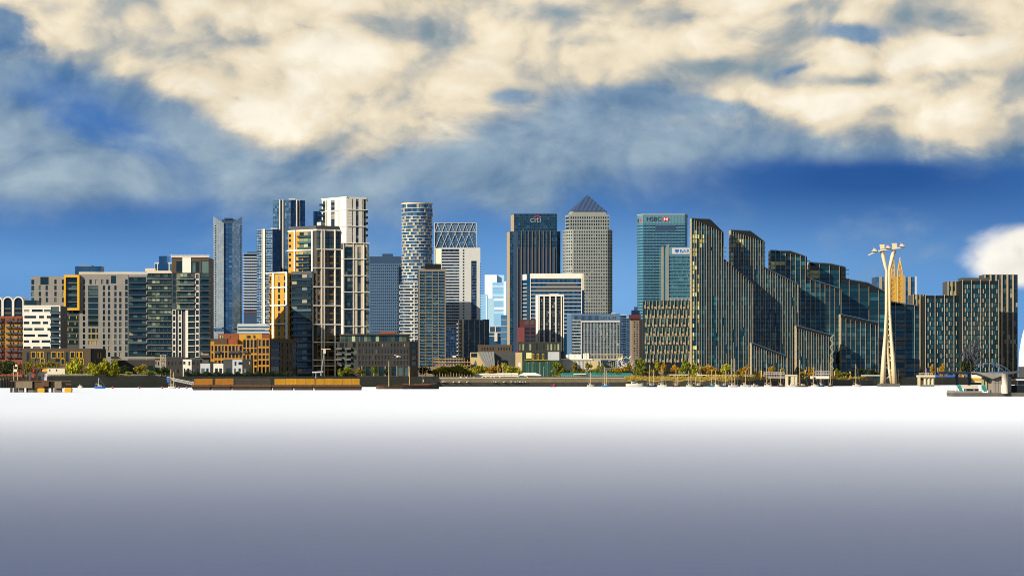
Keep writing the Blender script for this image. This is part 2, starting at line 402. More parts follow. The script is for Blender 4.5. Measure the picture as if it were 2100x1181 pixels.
M['redb'] = mat('red_brick', (0.20, 0.055, 0.022), 0.85, var=0.25, scale=0.6, streak=0.2)
M['yellow'] = mat('yellow_paint', (0.52, 0.29, 0.012), 0.5, var=0.15, scale=0.5, streak=0.15)
M['redp'] = mat('red_paint', (0.33, 0.03, 0.02), 0.5, var=0.2)
M['teal'] = mat('teal_paint', (0.02, 0.22, 0.22), 0.5)
M['blue'] = mat('blue_paint', (0.03, 0.10, 0.40), 0.5)
M['bnavy0'] = mat('navy_panel', (0.02, 0.03, 0.07), 0.6)
M['slab'] = mat('concrete_slab', (0.20, 0.19, 0.17), 0.8, streak=0.2)
M['bglass'] = glass('balcony_glass', (0.008, 0.022, 0.026), (0.05, 0.09, 0.085), 0.2, spec=0.7)
M['g_dark'] = glass('dark_window', (0.008, 0.014, 0.018), (0.10, 0.13, 0.13), 0.15, roomf=0.05)
M['g_teal'] = glass('teal_window', (0.006, 0.018, 0.022), (0.07, 0.11, 0.095), 0.2, roomf=0.04)
M['g_green'] = glass('green_window', (0.018, 0.032, 0.022), (0.25, 0.30, 0.17), 0.45, roomf=0.05)
M['g_blue'] = glass('blue_window', (0.010, 0.045, 0.115), (0.06, 0.15, 0.27), 0.3, metal=0.25, spec=0.7)

def slats(T, f, name, xs, y0, y1, o0, o1, mt):
    for a, b in xs: f.piece(T, name, a, b, y0, y1, o0, o1, mt)
def rows(y0, y1, n): h = (y1-y0)/n; return [(y0+h*i, y0+h*(i+1)) for i in range(n)]

# ---- apartment block with two barrel arches
def arched_block():
    D = 1722; T = thing('apartment_block', 'red and orange apartment block with two white barrel-vaulted arches on its roof', 'building', 25, D)
    f = Face(-60, D, 48, D)
    rect_body(T, -60, 48, D+.05, 30, 648, M['dgrey'])
    wins = []
    for i, (a, b) in enumerate(rows(650, 735, 7)):
        for x in (-40, -24, -8, 4, 9, 22, 28, 38, 44): wins.append((x-2, x+2, a+3, b-3))
    red = MB(); org = MB()
    facade(T, f, (-60, 48, 648, 665), [w for w in wins if w[3] < 664], M['redb'], M['g_dark'], single=True)
    facade(T, f, (-60, 48, 665, 712), [w for w in wins if 665 < w[2] and w[3] < 712], M['orange'], M['g_dark'], single=True)
    facade(T, f, (-60, 48, 712, 772), [w for w in wins if 712 < w[2]], M['redb'], M['g_dark'], single=True)
    for i, (a, b) in enumerate(rows(650, 735, 7)):
        for x in (0, 18, 31, 42): f.piece(T, 'balcony', x-5, x+5, b-5, b-1, 0.4, 1.6, M['dgrey'] if (i+x) % 3 else M['bnavy0'])
    for k, cx in enumerate((-27, -5, 16.5, 38)):
        r = 10.8; m_ = MB(); g_ = MB(); n = 14
        pts = [(cx - r*math.cos(math.pi*i/n), 619 - r*math.sin(math.pi*i/n)) for i in range(n+1)]
        pts = [(cx-r, 648)] + pts + [(cx+r, 648)]
        q = [(cx + (x-cx)*.78, 620+(y-620)*.82 if y < 640 else y) for x, y in pts]
        for i in range(len(pts)-1):                 # vault skin and rim
            a, b, c, d = pts[i], pts[i+1], q[i+1], q[i]
            m_.quad(f.pt(*a, .9), f.pt(*b, .9), f.pt(*c, .9), f.pt(*d, .9))
            m_.quad(f.pt(*a, .9), f.pt(*b, .9), f.pt(*b, -22), f.pt(*a, -22))
            m_.quad(f.pt(*d, .9), f.pt(*c, .9), f.pt(*c, 0.1), f.pt(*d, 0.1))
        m_.build('arch', M['white'], T)
        i0 = len(g_.v); g_.v += [f.pt(x, y, .1) for x, y in q]; g_.f.append(tuple(range(len(q))))
        p = g_.build('arched_window', M['g_dark'], T)
        for y in (631, 640): f.piece(p, 'balcony', cx-6.5, cx+6.5, y, y+4, .15, .7, M['dgrey'])
arched_block()

# ---- white block with strip windows
def white_block():
    D = 1700; T = thing('apartment_block', 'white block with dark strip windows beside the arched orange block', 'building', 86, D)
    rect_body(T, 47.5, 124, D, 26, 627, M['dgrey']); rect_body(T, 50, 75, D+4, 16, 616, M['g_teal'], 'penthouse', 627)
    f = Face(47.5, D, 124, D)
    Xs = lambda l: [(x/3.81) for x in l]
    R_ = [(637, [(190,230),(248,335),(345,400)]), (650, [(190,283),(305,345),(365,400)]), (662, [(185,230),(248,318),(335,377)]), (675, [(185,255),(268,345),(370,400)]),
          (688, [(185,275),(295,375)]), (700, [(185,228),(248,310),(325,395)]), (713, [(185,240),(258,318),(330,395)])]
    H = []
    for y, l in R_:
        for a, b in l: H.append((a/3.81+.3, b/3.81, y-2.6, y+2.6))
    facade(T, f, (47.5, 104.5, 627, 772), H, M['white'], M['g_dark'], single=True)
    f.piece(T, 'parapet', 47.5, 124, 626, 629, 0.0, 0.55, M['white'])
    f.piece(T, 'corner_pier', 121.5, 124, 629, 772, 0.0, 0.5, M['white'])
    for i, (a, b) in enumerate(rows(631, 719, 7)):
        f.piece(T, 'window', 105, 121, a+1, b-1, 0.02, .1, M['g_teal'])
        f.piece(T, 'balcony', 104, 123, b-5, b-1.5, .6, 2.0, M['bglass']); f.piece(T, 'floor_slab', 104, 123.4, b-1.4, b-.2, .1, 2.0, M['slab'])
white_block()

# ---- grey slab block with yellow picture frame
def grey_block():
    D = 1800; T = thing('apartment_block', 'long grey slab block with a big yellow picture frame around its balconies', 'building', 180, D)
    rect_body(T, 64.5, 163, D, 22, 567.5, M['dgrey']); rect_body(T, 163.2, 301, D, 22, 564, M['dgrey'])
    rect_body(T, 154, 208, D+8, 12, 546, M['g_blue'], 'plant_room', 567); rect_body(T, 163, 188, D+9, 8, 544, M['slab'], 'roof_unit', 546)
    f = Face(64, D, 302, D); RY = [578+12.4*i for i in range(13)]
    H = []
    def w(x, y, a=2.4, h=4.6): H.append((x-a, x+a, y-h, y+h))
    for i, y in enumerate(RY[:4]):
        w(67.5, y+.5, 3.0, 4.8)
        for k, x in enumerate((82, 96, 114, 129.5)):
            if i or k > 1: w(x + (0.8 if i == 3 and k < 2 else 0), y)
    H.append((83, 100, 568, 584))
    for i, y in enumerate(RY):
        w(172.5, y)
        if i < 1:
            for x in (186, 198): w(x, y)
        if i > 0: w(213.5, y); w(224, y); 
        else: w(210, y); w(220.5, y)
        if i > 0: w(237, y)
        if i > 1: w(247, y)
        w(259.5, y, 2.6, 4.9)
    H.append((228, 238.5, 565.5, 581.5))
    tall = (181, 202, 586, 670)
    low = [(181.5, 201.5, y-4, y+5) for y in RY[8:11]]
    facade(T, f, (64, 133, 567, 772), H, M['grey'], M['g_teal'], single=True)
    facade(T, f, (163, 263.5, 562, 772), H, M['grey'], M['g_teal'], single=True) if False else None
    w2 = MB(); f.wall(w2, 163, 263.5, 562, 772, H + [tall] + low, 0, .4); w2.build('wall', M['grey'], T)
    for h in H:
        if h[0] > 163: f.piece(T, 'window', *h, .02, .1, M['g_teal'])
    for i, (a, b) in enumerate(rows(586, 670, 7)):
        f.piece(T, 'window', 181, 202, a+.5, b-.5, .02, .08, M['g_teal']); f.piece(T, 'balcony', 181.2, 201.8, b-5, b-1.2, .25, .36, M['bglass']); f.piece(T, 'floor_slab', 181.1, 201.9, b-1.1, b-.2, .1, .38, M['slab'])
    for h in low:
        f.piece(T, 'window', *h, .02, .08, M['g_teal'])
        for x in (187, 197): f.piece(T, 'yellow_panel', x-.7, x+.7, h[2], h[3], .1, .3, M['yellow'])
    # recessed dark centre
    w3 = MB(); Hc = [(137, 161, y-4.2, y+4.8) for y in RY[5:11]]; f.wall(w3, 133.2, 162.8, 637, 772, Hc, 0, .2); w3.build('recessed_wall', M['dgrey'], T)
    for i, h in enumerate(Hc):
        f.piece(T, 'window', *h, .02, .08, M['g_teal']); f.piece(T, 'balcony', h[0]+.3, h[1]-.3, h[3]-3.2, h[3], .1, .16, M['bglass'])
        for x in ((139.5, 148), (142, 157), (140, 154))[i % 3]: f.piece(T, 'yellow_panel', x-.7, x+.7, h[2], h[3]-3.4, .1, .3, M['yellow'])
    # picture frame
    m_ = MB()
    for r in ((132.5, 164, 564, 569), (132.5, 164, 632, 636.5), (132.5, 136, 569, 632), (159.5, 164, 569, 632)): f.box(m_, *r, .3, 2.6)
    m_.build('picture_frame', M['yellow'], T)
    for i, (a, b) in enumerate(rows(569, 632, 5)):
        f.piece(T, 'window', 136, 159.5, a+.4, b-.4, .02, .1, M['g_teal']); f.piece(T, 'balcony', 136.1, 159.4, b-5, b-1.2, 1.2, 1.35, M['bglass']); f.piece(T, 'floor_slab', 136.1, 159.4, b-1.1, b-.1, .12, 1.5, M['slab'])
    # right-hand balcony bay
    f.piece(T, 'parapet', 162, 302, 559.5, 562, -.5, .6, M['cream'])
    f.piece(T, 'bay_header', 264.5, 302, 562.2, 568, 0, .5, M['grey']); f.piece(T, 'corner_pier', 300, 302, 568.2, 772, 0, .5, M['grey'])
    for i, (a, b) in enumerate(rows(568.5, 730, 13)):
        for x in (264.7, 273.5, 282.3, 291.1): f.piece(T, 'window', x, x+8.4, a+.3, b-.5, .02, .08, M['g_teal'])
        f.piece(T, 'balcony', 264, 299.8, b-5.2, b-1.3, 1.5, 1.62, M['bglass']); f.piece(T, 'floor_slab', 264, 299.8, b-1.2, b-.1, .1, 1.6, M['dgrey'])
    m_ = MB()
    for i in range(70): f.box(m_, 163+i*2, 163.6+i*2, 557.3, 559.5, .1, .3)
    f.box(m_, 162, 302, 556.9, 557.3, .1, .35); m_.build('roof_railing', M['cream'], T)
grey_block()

# ---- brown low block with yellow window frames, and the cabins beside it
def brown_low():
    D = 1660; T = thing('low_block', 'low brown brick block with yellow window frames under the grey slab block', 'building', 118, D)
    body(T, [(46, D), (186, D), (216, D+18), (216, D+40), (46, D+40)], 714.5, D, M['brown'])
    f = Face(46, D, 186, D); H = []; fr = []
    for x0, pat in ((62, 0), (104, 0), (142, 0)):
        H.append((x0-7, x0-1, 722, 741)); fr += [(x0+3, x0+11, 722, 733), (x0+15, x0+19, 722, 733), (x0+22, x0+27, 722, 733)]
        fr.append((x0+22, x0+29, 736, 747)); H.append((x0+10, x0+19, 736, 742))
    facade(T, f, (46, 186, 714, 772), H + fr, M['brown'], M['g_teal'], single=True)
    for h in fr:
        m_ = MB(); a, b, c, d = h
        for r in ((a-1, a, c-1, d+1), (b, b+1, c-1, d+1), (a, b, c-1, c), (a, b, d, d+1)): f.box(m_, *r, .41, .62)
        m_.build('window_frame', M['yellow'], T)
    s = Face(186, D, 216, D+18, D)
    facade(T, s, (187, 216, 715, 772), [(198, 203, 722, 734), (204.5, 208, 722, 734), (193, 196, 736, 745)], M['dbrick'], M['g_green'], single=True)
    T2 = thing('site_cabin', 'tan cabin with a yellow end on the bank behind the ruined jetty', 'cabin', 110, 1590)
    Dc = 1600; fc = Face(86, Dc, 133, Dc)
    rect_body(T2, 97, 133, Dc, 6, 754, M['cream'], 'cabin_body'); rect_body(T2, 86, 96.8, Dc+.2, 6, 754, M['yellow'], 'yellow_end')
    fc.piece(T2, 'window', 101, 103, 757, 761, 0, .08, M['g_dark']); fc.piece(T2, 'window', 115, 117, 757, 761, 0, .08, M['g_dark']); fc.piece(T2, 'roof_edge', 85.5, 133.5, 753.2, 754.2, -.2, .3, M['slab'])
brown_low()

# ---- green-glazed apartment tower
def green_tower():
    D = 1799; T = thing('apartment_tower', 'green-glazed apartment tower with a white roof box and many balconies', 'building', 366, D)
    rect_body(T, 303, 352.5, D, 24, 560, M['dgrey']); rect_body(T, 352.6, 428, D-3, 30, 528, M['dgrey'])
    f = Face(303, D, 352.5, D); R_ = rows(561, 733, 14)
    f.piece(T, 'roof_edge', 301.5, 353, 557.5, 560.5, -.3, .8, M['cream'])
    for k, (x0, x1, y) in enumerate(((297, 318, 550), (318, 350, 555))): f.piece(T, 'roof_terrace', x0, x1, y, 557.3, -10, -2, M['cream'])
    for i, (a, b) in enumerate(R_):
        for k in range(6):
            x = 303.5 + k*8.2; f.piece(T, 'window', x, x+7.2, a+.6, b-1.2, .02, .1, M['g_green'] if i < 9 - k*.4 else M['g_teal'])
            f.piece(T, 'mullion', x+7.25, x+7.95, a, b, .05, .35, M['dgrey'])
        f.piece(T, 'floor_slab', 302.5, 352, b-1.3, b, .1, 1.2, M['slab'])
        for x0, x1 in (((303, 319), (322, 351)), ((304, 331), (335, 350)), ((303, 322), (324, 352)))[i % 3]: f.piece(T, 'balcony', x0, x1, b-5, b-1.3, 1.2, 1.3, M['bglass'])
    # taller part: left strip, white-framed bays, right strip of projecting balconies
    g_ = Face(352.6, D-3, 428, D-3)
    m_ = MB(); g_.wall(m_, 353.5, 428, 528, 560, [(362, 374, 536, 558), (387.5, 409, 537, 558), (413, 428, 535, 560)], 0, .5); m_.build('roof_storey', M['brown'], T)
    g_.piece(T, 'white_panel', 374.4, 392, 528.5, 559.5, .5, .8, M['white'])
    for r in ((362, 374, 536, 558), (393, 401, 537, 558), (401.5, 409, 537, 558), (413, 428, 535, 560)): g_.piece(T, 'window', *r, .05, .12, M['g_teal'])
    g_.piece(T, 'parapet', 351, 429.5, 525, 528, -.5, .9, M['cream'])
    R2 = rows(560.5, 733, 14)
    for i, (a, b) in enumerate(R2):
        up = i < 6
        g_.piece(T, 'window', 354, 360, a+1, b-1, .02, .1, M['g_teal'])
        if up:
            for x in (363, 370, 377.5, 385): g_.piece(T, 'window', x, x+6.4, a+.6, b-1.2, .02, .1, M['g_green'])
            g_.piece(T, 'balcony', 370, 398, b-5, b-1.4, 1.4, 1.5, M['bglass']); g_.piece(T, 'floor_slab', 362, 398, b-1.3, b, .1, 1.5, M['slab'])
        else:
            for x in (355, 367): 
                m_ = MB(); g_.wall(m_, x-1, x+6, a+.2, b-.2, [(x, x+5, a+1.4, b-1.2)], .1, .5); m_.build('white_frame', M['white'], T); g_.piece(T, 'window', x, x+5, a+1.4, b-1.2, .15, .2, M['g_dark'])
            g_.piece(T, 'white_pier', 380.5, 386, a, b-.05, .1, .8, M['white'])
            g_.piece(T, 'window', 387, 399, a+2, b-.6, .02, .1, M['g_teal']); g_.piece(T, 'floor_slab', 386.2, 399, a, a+1.6, .1, .9, M['cream'])
        m_ = MB(); x = 402; g_.wall(m_, x-1, x+7, a+.2, b-.2, [(x, x+6, a+1.4, b-1.2)], .1, .5); m_.build('white_frame', M['white'], T); g_.piece(T, 'window', x, x+6, a+1.4, b-1.2, .15, .2, M['g_dark'])
        g_.piece(T, 'window', 411.5, 428, a+1, b-1.4, .02, .1, M['g_teal'])
        g_.piece(T, 'balcony', 411, 432.5, b-5, b-1.4, 1.6, 1.72, M['bglass']); g_.piece(T, 'floor_slab', 411, 432.6, b-1.3, b-.1, .1, 1.7, M['dgrey'])
    for k in range(9): g_.piece(T, 'roof_post', 352+k*9, 352.5+k*9, 521+(k%3), 525, 0, .3, M['cream'])
    g_.piece(T, 'roof_railing', 348, 431, 522.5, 523, 0, .2, M['cream'])
    t2 = thing('tower_block', 'small distant blue-grey tower top peeping over the flat roof beside the green tower', 'building', 336, 3600)
    rect_body(t2, 326, 342, 3600, 30, 525, M['g_blue'], 'shaft'); rect_body(t2, 317, 352, 3601, 40, 538, M['lgrey'], 'lower_block')
    ff = Face(317, 3600.9, 352, 3600.9)
    for k in range(6): ff.piece(t2, 'window_strip', 318+k*6, 321.5+k*6, 541, 556, 0.02, .1, M['g_blue'])
green_tower()

# ---- riverside town houses
def houses():
    D = 1690
    def house(label, x0, x1, yt, mt, wins, gm=M['g_dark'], dd=0, par=None):
        T = thing('town_house', label, 'house', (x0+x1)/2, D+dd, 'town houses on the river bank')
        rect_body(T, x0+.1, x1-.1, D+dd, 10, yt+.3, M['dbrick']); f = Face(x0, D+dd, x1, D+dd)
        facade(T, f, (x0, x1, yt, 776), wins, mt, gm, .25, single=True)
        f.piece(T, 'parapet', x0+.05, x1-.05, yt-.8, yt, -.3, .35, par or M['dgrey'])
        return T, f
    T, f = house('wide dark brick town house with lit ground floor under the grey slab block', 228, 318, 739, M['dbrick'], [(245, 249, 745, 762), (263, 272, 752, 762), (284, 290, 750, 764), (303, 314, 750, 762)], M['g_teal'], 8)
    f.piece(T, 'terrace_railing', 228, 318, 731, 736, .3, .4, M['slab']); f.piece(T, 'yellow_rail', 318, 330, 733.8, 735, .3, .5, M['yellow'])
    T, f = house('narrow grey rendered town house beside the scaffolding', 318, 329, 738, M['slab'], [(318.8, 321, 741, 748), (324, 326.5, 742, 749)])
    T, f = house('dark brick town house right of the scaffolding', 341, 374.8, 732.5, M['dbrick'], [(345, 348, 741, 749), (352, 355, 741, 749), (359.5, 362, 741, 748), (358, 361, 756, 764), (368, 373.5, 741, 747), (364, 367, 757, 765)])
    T, f = house('white rendered town house with four small windows', 375, 393, 736.5, M['white'], [(375.8, 380.5, 741, 747), (386.5, 390.5, 741, 749), (377, 379.5, 755, 763.5), (384, 388.5, 755, 763.5)])
    T, f = house('dark brick town house between the white and the pale blue one', 393.2, 410.8, 737, M['dbrick'], [(394, 400, 742, 747), (404.5, 407, 741, 749), (395.5, 398, 755.5, 763), (403.5, 407.5, 755.5, 763.5)])
    T, f = house('pale blue rendered town house with an arched glass opening', 411, 431, 745, M['lgrey'], [(413, 420, 755, 766), (423, 428, 755, 766)], M['g_teal'])
    T, f = house('slim black town house between two pale ones', 431.2, 437.6, 742, M['dbrick'], [(433, 436, 750, 758)])
    T, f = house('pinkish white town house with two glazed bays', 437.8, 458, 745, M['white'], [(441, 447, 755, 767), (449.5, 455.5, 755, 767)], M['g_teal'])
    T, f = house('slate grey house with glass gallery left of the blue-grey house', 458.2, 476.5, 737.5, M['dgrey'], [(464, 475, 755, 766)], M['g_teal'])
    T, f = house('blue-grey rendered town house with four windows', 476.8, 497, 737.5, M['lgrey'], [(481, 485, 741, 750), (489, 497, 742, 748), (480.5, 483.5, 755, 765), (489, 494, 755, 763)])
    T, f = house('dark brick corner house at the foot of the orange brick block', 497.2, 516, 737, M['dbrick'], [(500.5, 504, 755, 764), (510, 513, 741, 747), (511.5, 515, 755, 764)], M['g_green'])
    # scaffolding
    T = thing('scaffold_tower', 'pale tube scaffold tower between the town houses', 'scaffold', 335, 1680); m_ = MB(); f = Face(329, 1680, 341, 1680)
    for x in (329.5, 333, 337, 340.5):
        for o in (0, 2): m_.tube([f.pt(x, 770, o), f.pt(x, 727, o)], .09, 4)
    for i in range(8):
        for o in (0, 2): m_.tube([f.pt(329, 729+i*5.2, o), f.pt(341, 729+i*5.2, o)], .09, 4)
        m_.tube([f.pt(329.5, 733+i*5.2, 0), f.pt(337, 728.5+i*5.2, 0)], .07, 4)
    m_.build('tubes', M['cream'], T)
    for i in range(0, 8, 2): f.piece(T, 'deck', 329, 341, 728.6+i*5.2, 729+i*5.2, 0, 2, M['cream'])
houses()

# ------------------------------------------------------------ orange brick block and the two riverside towers
def orange_block():
    D = 1760; T = thing('brick_block', 'low orange brick block with stepped roofs at the foot of the yellow brick tower', 'building', 520, D)
    # back storeys
    rect_body(T, 447, 489, D+14, 14, 684.5, M['redb'], 'roof_storey'); rect_body(T, 489.2, 537, D+14.2, 14, 684.5, M['yellowb'], 'roof_storey'); rect_body(T, 537.2, 553, D+14, 14, 685.5, M['redb'], 'roof_storey')
    fb = Face(447, D+13.95, 553, D+13.95)
    for x in (452, 457, 471, 507, 511, 521): fb.piece(T, 'window', x-1.3, x+1.3, 687.5, 693, .0, .15, M['g_green'])
    rect_body(T, 432, 466, D+4, 20, 694.5, M['brown'], 'upper_wall'); rect_body(T, 466.2, 487, D+4.5, 20, 695.5, M['redb'], 'upper_wall')
    body(T, [(432, D), (498, D), (498, D-3), (553, D-3), (610, D+14), (610, D+40), (432, D+40)], 707.2, D, M['orange'])
    f = Face(432, D, 498, D)
    def bay(f, x0, x1, y0, y1, n, floors, mt, pier=1.1):
        w = (x1-x0)/n; H = []
        for a, b in floors:
            for k in range(n): H.append((x0+w*k+pier, x0+w*(k+1)-pier, a, b))
        facade(T, f, (x0, x1, y0, y1), H, mt, M['g_dark'], .8, single=True)
        return H
    bay(f, 432, 439.6, 700, 776, 1, [(709, 720), (724, 736), (741, 752)], M['orange'], 2)
    bay(f, 440, 467.6, 706, 776, 4, [(709, 720), (722, 734), (739, 752)], M['orange'])
    bay(f, 468, 497.6, 706, 776, 4, [(709, 720), (722, 734), (739, 752)], M['orange'])
    f.piece(T, 'balcony', 441, 452, 719.5, 724, .8, 2.0, M['dgrey']); f.piece(T, 'balcony', 470, 492, 719.5, 724, .8, 2.0, M['dgrey']); f.piece(T, 'balcony', 499, 510, 719.5, 724, 3.9, 5.0, M['dgrey'])
    rect_body(T, 498.2, 552.8, D-2.9, 20, 694.5, M['dgrey'], 'bay_core')
    g_ = Face(498, D-3, 553, D-3, D)
    fl = [(698, 706), (709, 712.5), (715.5, 724.5), (727.5, 734), (738, 748), (751, 762)]
    bay(g_, 498, 528, 693.8, 776, 4, [(697, 713), (715, 724), (728, 737), (740.5, 749), (753, 766)], M['orange'])
    bay(g_, 529.5, 553, 693.8, 776, 3, [(697, 710), (714, 724.5), (728, 736), (739, 748), (752, 766)], M['orange'])
    # end elevation: brown brick colour stands in for its shade
    s = Face(553.2, D-3, 610, D+14, D); body(T, [(553.2, D-2.8), (610, D+14.2), (610, D+34), (553.2, D+34)], 695.2, D, M['brown'], 'end_core')
    H = []
    for a, b in ((703, 711), (715, 724), (728, 736), (740, 748), (752, 760), (764, 772)):
        H += [(555, 573, a-1, b+1), (576, 578.5, a, b), (587, 589.5, a, b), (594, 596.5, a, b), (600, 608, a-1, b+1)]
    facade(T, s, (553.4, 610, 694.5, 776), H, M['brown'], M['g_teal'], .5, single=True)
    for a in (711, 724, 736, 748): s.piece(T, 'balcony', 555, 573, a-4, a, .3, .45, M['bglass']); s.piece(T, 'balcony', 600, 608, a-4, a, .3, .45, M['bglass'])
    T.location = T.location
orange_block()

M['shadeb'] = mat('shade_brown_brick', (0.15, 0.085, 0.022), 0.85, var=0.2, scale=0.6)  # yellow brick with the right side's shade mixed into its colour
M['pier'] = mat('white_frame', (0.66, 0.62, 0.54), 0.6, var=0.1, streak=0.1)
def yellow_tower():
    D = 1850; T = thing('apartment_tower', 'tall yellow, shade-browned brick tower with a white grid frame, stepping down to the left', 'building', 640, D)
    L0 = (592, D+16); C0 = (649, D); R0 = (697, D+6)
    body(T, [L0, C0, R0, (700, D+40), (597, D+45)], 470, D, M['dgrey'], 'core')
    fl = Face(*L0, *C0, D); fr = Face(*C0, *R0, D)
    # --- upper left elevation
    H = [(593, 597.5, y, y+6) for y in (478, 488, 500, 517, 528, 540)] + [(615, 640, 475, 511)] + [(613, 640, y, y+9) for y in (516, 528, 540, 551)]
    facade(T, fl, (592, 640.5, 472.5, 556), [h for h in H if h[1] < 612], M['yellowb'], M['g_dark'], .3, single=True) if False else None
    w = MB(); fl.wall(w, 592, 640.5, 473, 776, H, 0, .3); w.build('yellow_wall', M['yellowb'], T)
    for h in H:
        if h[1] < 600: fl.piece(T, 'window', *h, .02, .1, M['g_dark'])
    for i, (a, b) in enumerate(rows(475, 511, 3)):
        for x in (615, 623.5, 632): fl.piece(T, 'window', x, x+8, a, b-1, .02, .1, M['g_green'] if x < 630 else M['g_teal'])
        fl.piece(T, 'balcony', 612, 640, b-5, b-1, .5, 1.2, M['bglass'])
    for y in (516, 528, 540, 551):
        for x in (613, 622.5, 632): fl.piece(T, 'window', x, x+7.5, y, y+9, .02, .1, M['g_teal'] if x > 620 else M['g_green'])
        fl.piece(T, 'brick_pier', 620.7, 622.3, y, y+9, .05, .28, M['yellowb']); fl.piece(T, 'balcony', 612, 638, y+5, y+9.5, .6, 2.0, M['bglass']); fl.piece(T, 'floor_slab', 612, 638, y+9.6, y+10.6, .3, 2.0, M['slab'])
    # --- right elevation, its shade put into a browner brick colour
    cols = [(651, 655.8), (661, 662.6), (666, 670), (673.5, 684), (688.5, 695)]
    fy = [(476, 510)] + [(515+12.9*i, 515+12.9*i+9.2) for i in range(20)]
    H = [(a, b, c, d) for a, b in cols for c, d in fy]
    w = MB(); fr.wall(w, 649.5, 697, 473, 776, H, 0, .35); w.build('shade_brown_wall', M['shadeb'], T)
    for (a, b) in cols:
        for c, d in fy:
            if d - c > 20:
                for c2, d2 in rows(c, d, 3): fr.piece(T, 'window', a, b, c2, d2-.6, .02, .1, M['g_teal'])
            else: fr.piece(T, 'window', a, b, c, d, .02, .1, M['g_dark'] if b-a > 8 else M['g_teal'])
    # top storeys on the right are all glass
    fr.piece(T, 'glazing', 649.8, 696.8, 475.5, 510.5, .36, .42, M['g_teal'])
    for k in range(1, 12): fr.piece(T, 'mullion', 649.8+k*4, 650.2+k*4, 475.5, 510.5, .43, .55, M['black'])
    for y in (487, 499): fr.piece(T, 'transom', 649.8, 696.8, y, y+.8, .43, .5, M['black'])
    # --- white grid
    for x in (658.5, 664, 686): fr.piece(T, 'white_mullion', x-1.2, x+1.2, 470, 776, .5, 1.3, M['pier'])
    for y in (511, 549.5, 588, 626.5, 665, 701.5, 738, 750): fr.piece(T, 'white_transom', 642.5 if y > 520 else 649, 698, y-1.15, y+1.15, .45, 1.25, M['pier'])
    fl.piece(T, 'white_mullion', 605, 607.6, 470, 556, .35, 1.1, M['pier']); fl.piece(T, 'white_transom', 590.5, 641, 511, 513.4, .4, 1.05, M['pier']); fl.piece(T, 'white_mullion', 641.2, 643.8, 470, 776, .35, 1.3, M['pier'])
    m_ = MB(); m_.prism([P(590, D+16.5), P(649, D-1.3), P(698.5, D+5.5), P(701, D+41), P(596, D+46)], Z(473.2, D), Z(470.1, D)); m_.build('cornice', M['pier'], T)
    m_ = MB(); m_.prism([P(595, D+17), P(648, D+1.5), P(695, D+7.5), P(698, D+39), P(600, D+43)], Z(470, D), Z(462.5, D)); m_.build('roof_plant', M['dgrey'], T)
    fl.piece(T, 'roof_unit', 632, 640, 454, 461, -12, -8, M['cream'])
    # --- balcony stack in the corner (shade put into its dark materials) and the lower left wing
    body(T, [(598, D+10), (640.5, D-1), (640.6, D+2), (598, D+13)], 561, D, M['dgrey'], 'balcony_core')
    fd = Face(598, D+9.9, 640.5, D-1.1, D)
    fd.piece(T, 'parapet', 598, 640.5, 556, 562, -.2, .4, M['dgrey'])
    for i, (a, b) in enumerate(rows(562, 768, 16)):
        for x in (599, 609.5, 620, 630.5): fd.piece(T, 'window', x, x+9.6, a+.5, b-1.2, .02, .1, M['g_dark'])
        fd.piece(T, 'balcony', 598.2, 640.3, b-5.5, b-1.6, .8, .95, M['bglass']); fd.piece(T, 'floor_slab', 598.2, 640.3, b-1.5, b-.2, .1, .95, M['dbrick'])
    body(T, [(553, D+24), (590.5, D+9), (598.5, D+12), (598, D+34), (557, D+40)], 558.5, D, M['dgrey'], 'wing_core')
    fw = Face(553, D+24, 590.5, D+9, D); H = []
    for i in range(18):
        y = 564.5+12.65*i
        H += [(553.6, 557, y, y+8.5), (571, 575.5, y, y+9), (583, 587.5, y, y+9)]
    facade(T, fw, (553, 590.5, 558, 776), H, M['yellowb'], M['g_dark'], .3, single=True)
    for i in range(11): fw.piece(T, 'balcony', 549, 556, 573.5+12.65*i, 575+12.65*i, .3, 2.0, M['slab'])
    for x in (563, 589.8): fw.piece(T, 'white_mullion', x-1.2, x+1.2, 556, 776, .4, 1.2, M['pier'])
    for y in (557.5, 588, 625, 663.5): fw.piece(T, 'white_transom', 547.5, 591, y-1.2, y+1.2, .35, 1.15, M['pier'])
    fe = Face(590.7, D+9, 598.3, D+12.1, D)
    facade(T, fe, (591, 598.3, 558.5, 776), [(593.5, 596.5, 564.5+12.65*i, 574+12.65*i) for i in range(17)], M['yellowb'], M['g_teal'], .2, single=True)
yellow_tower()

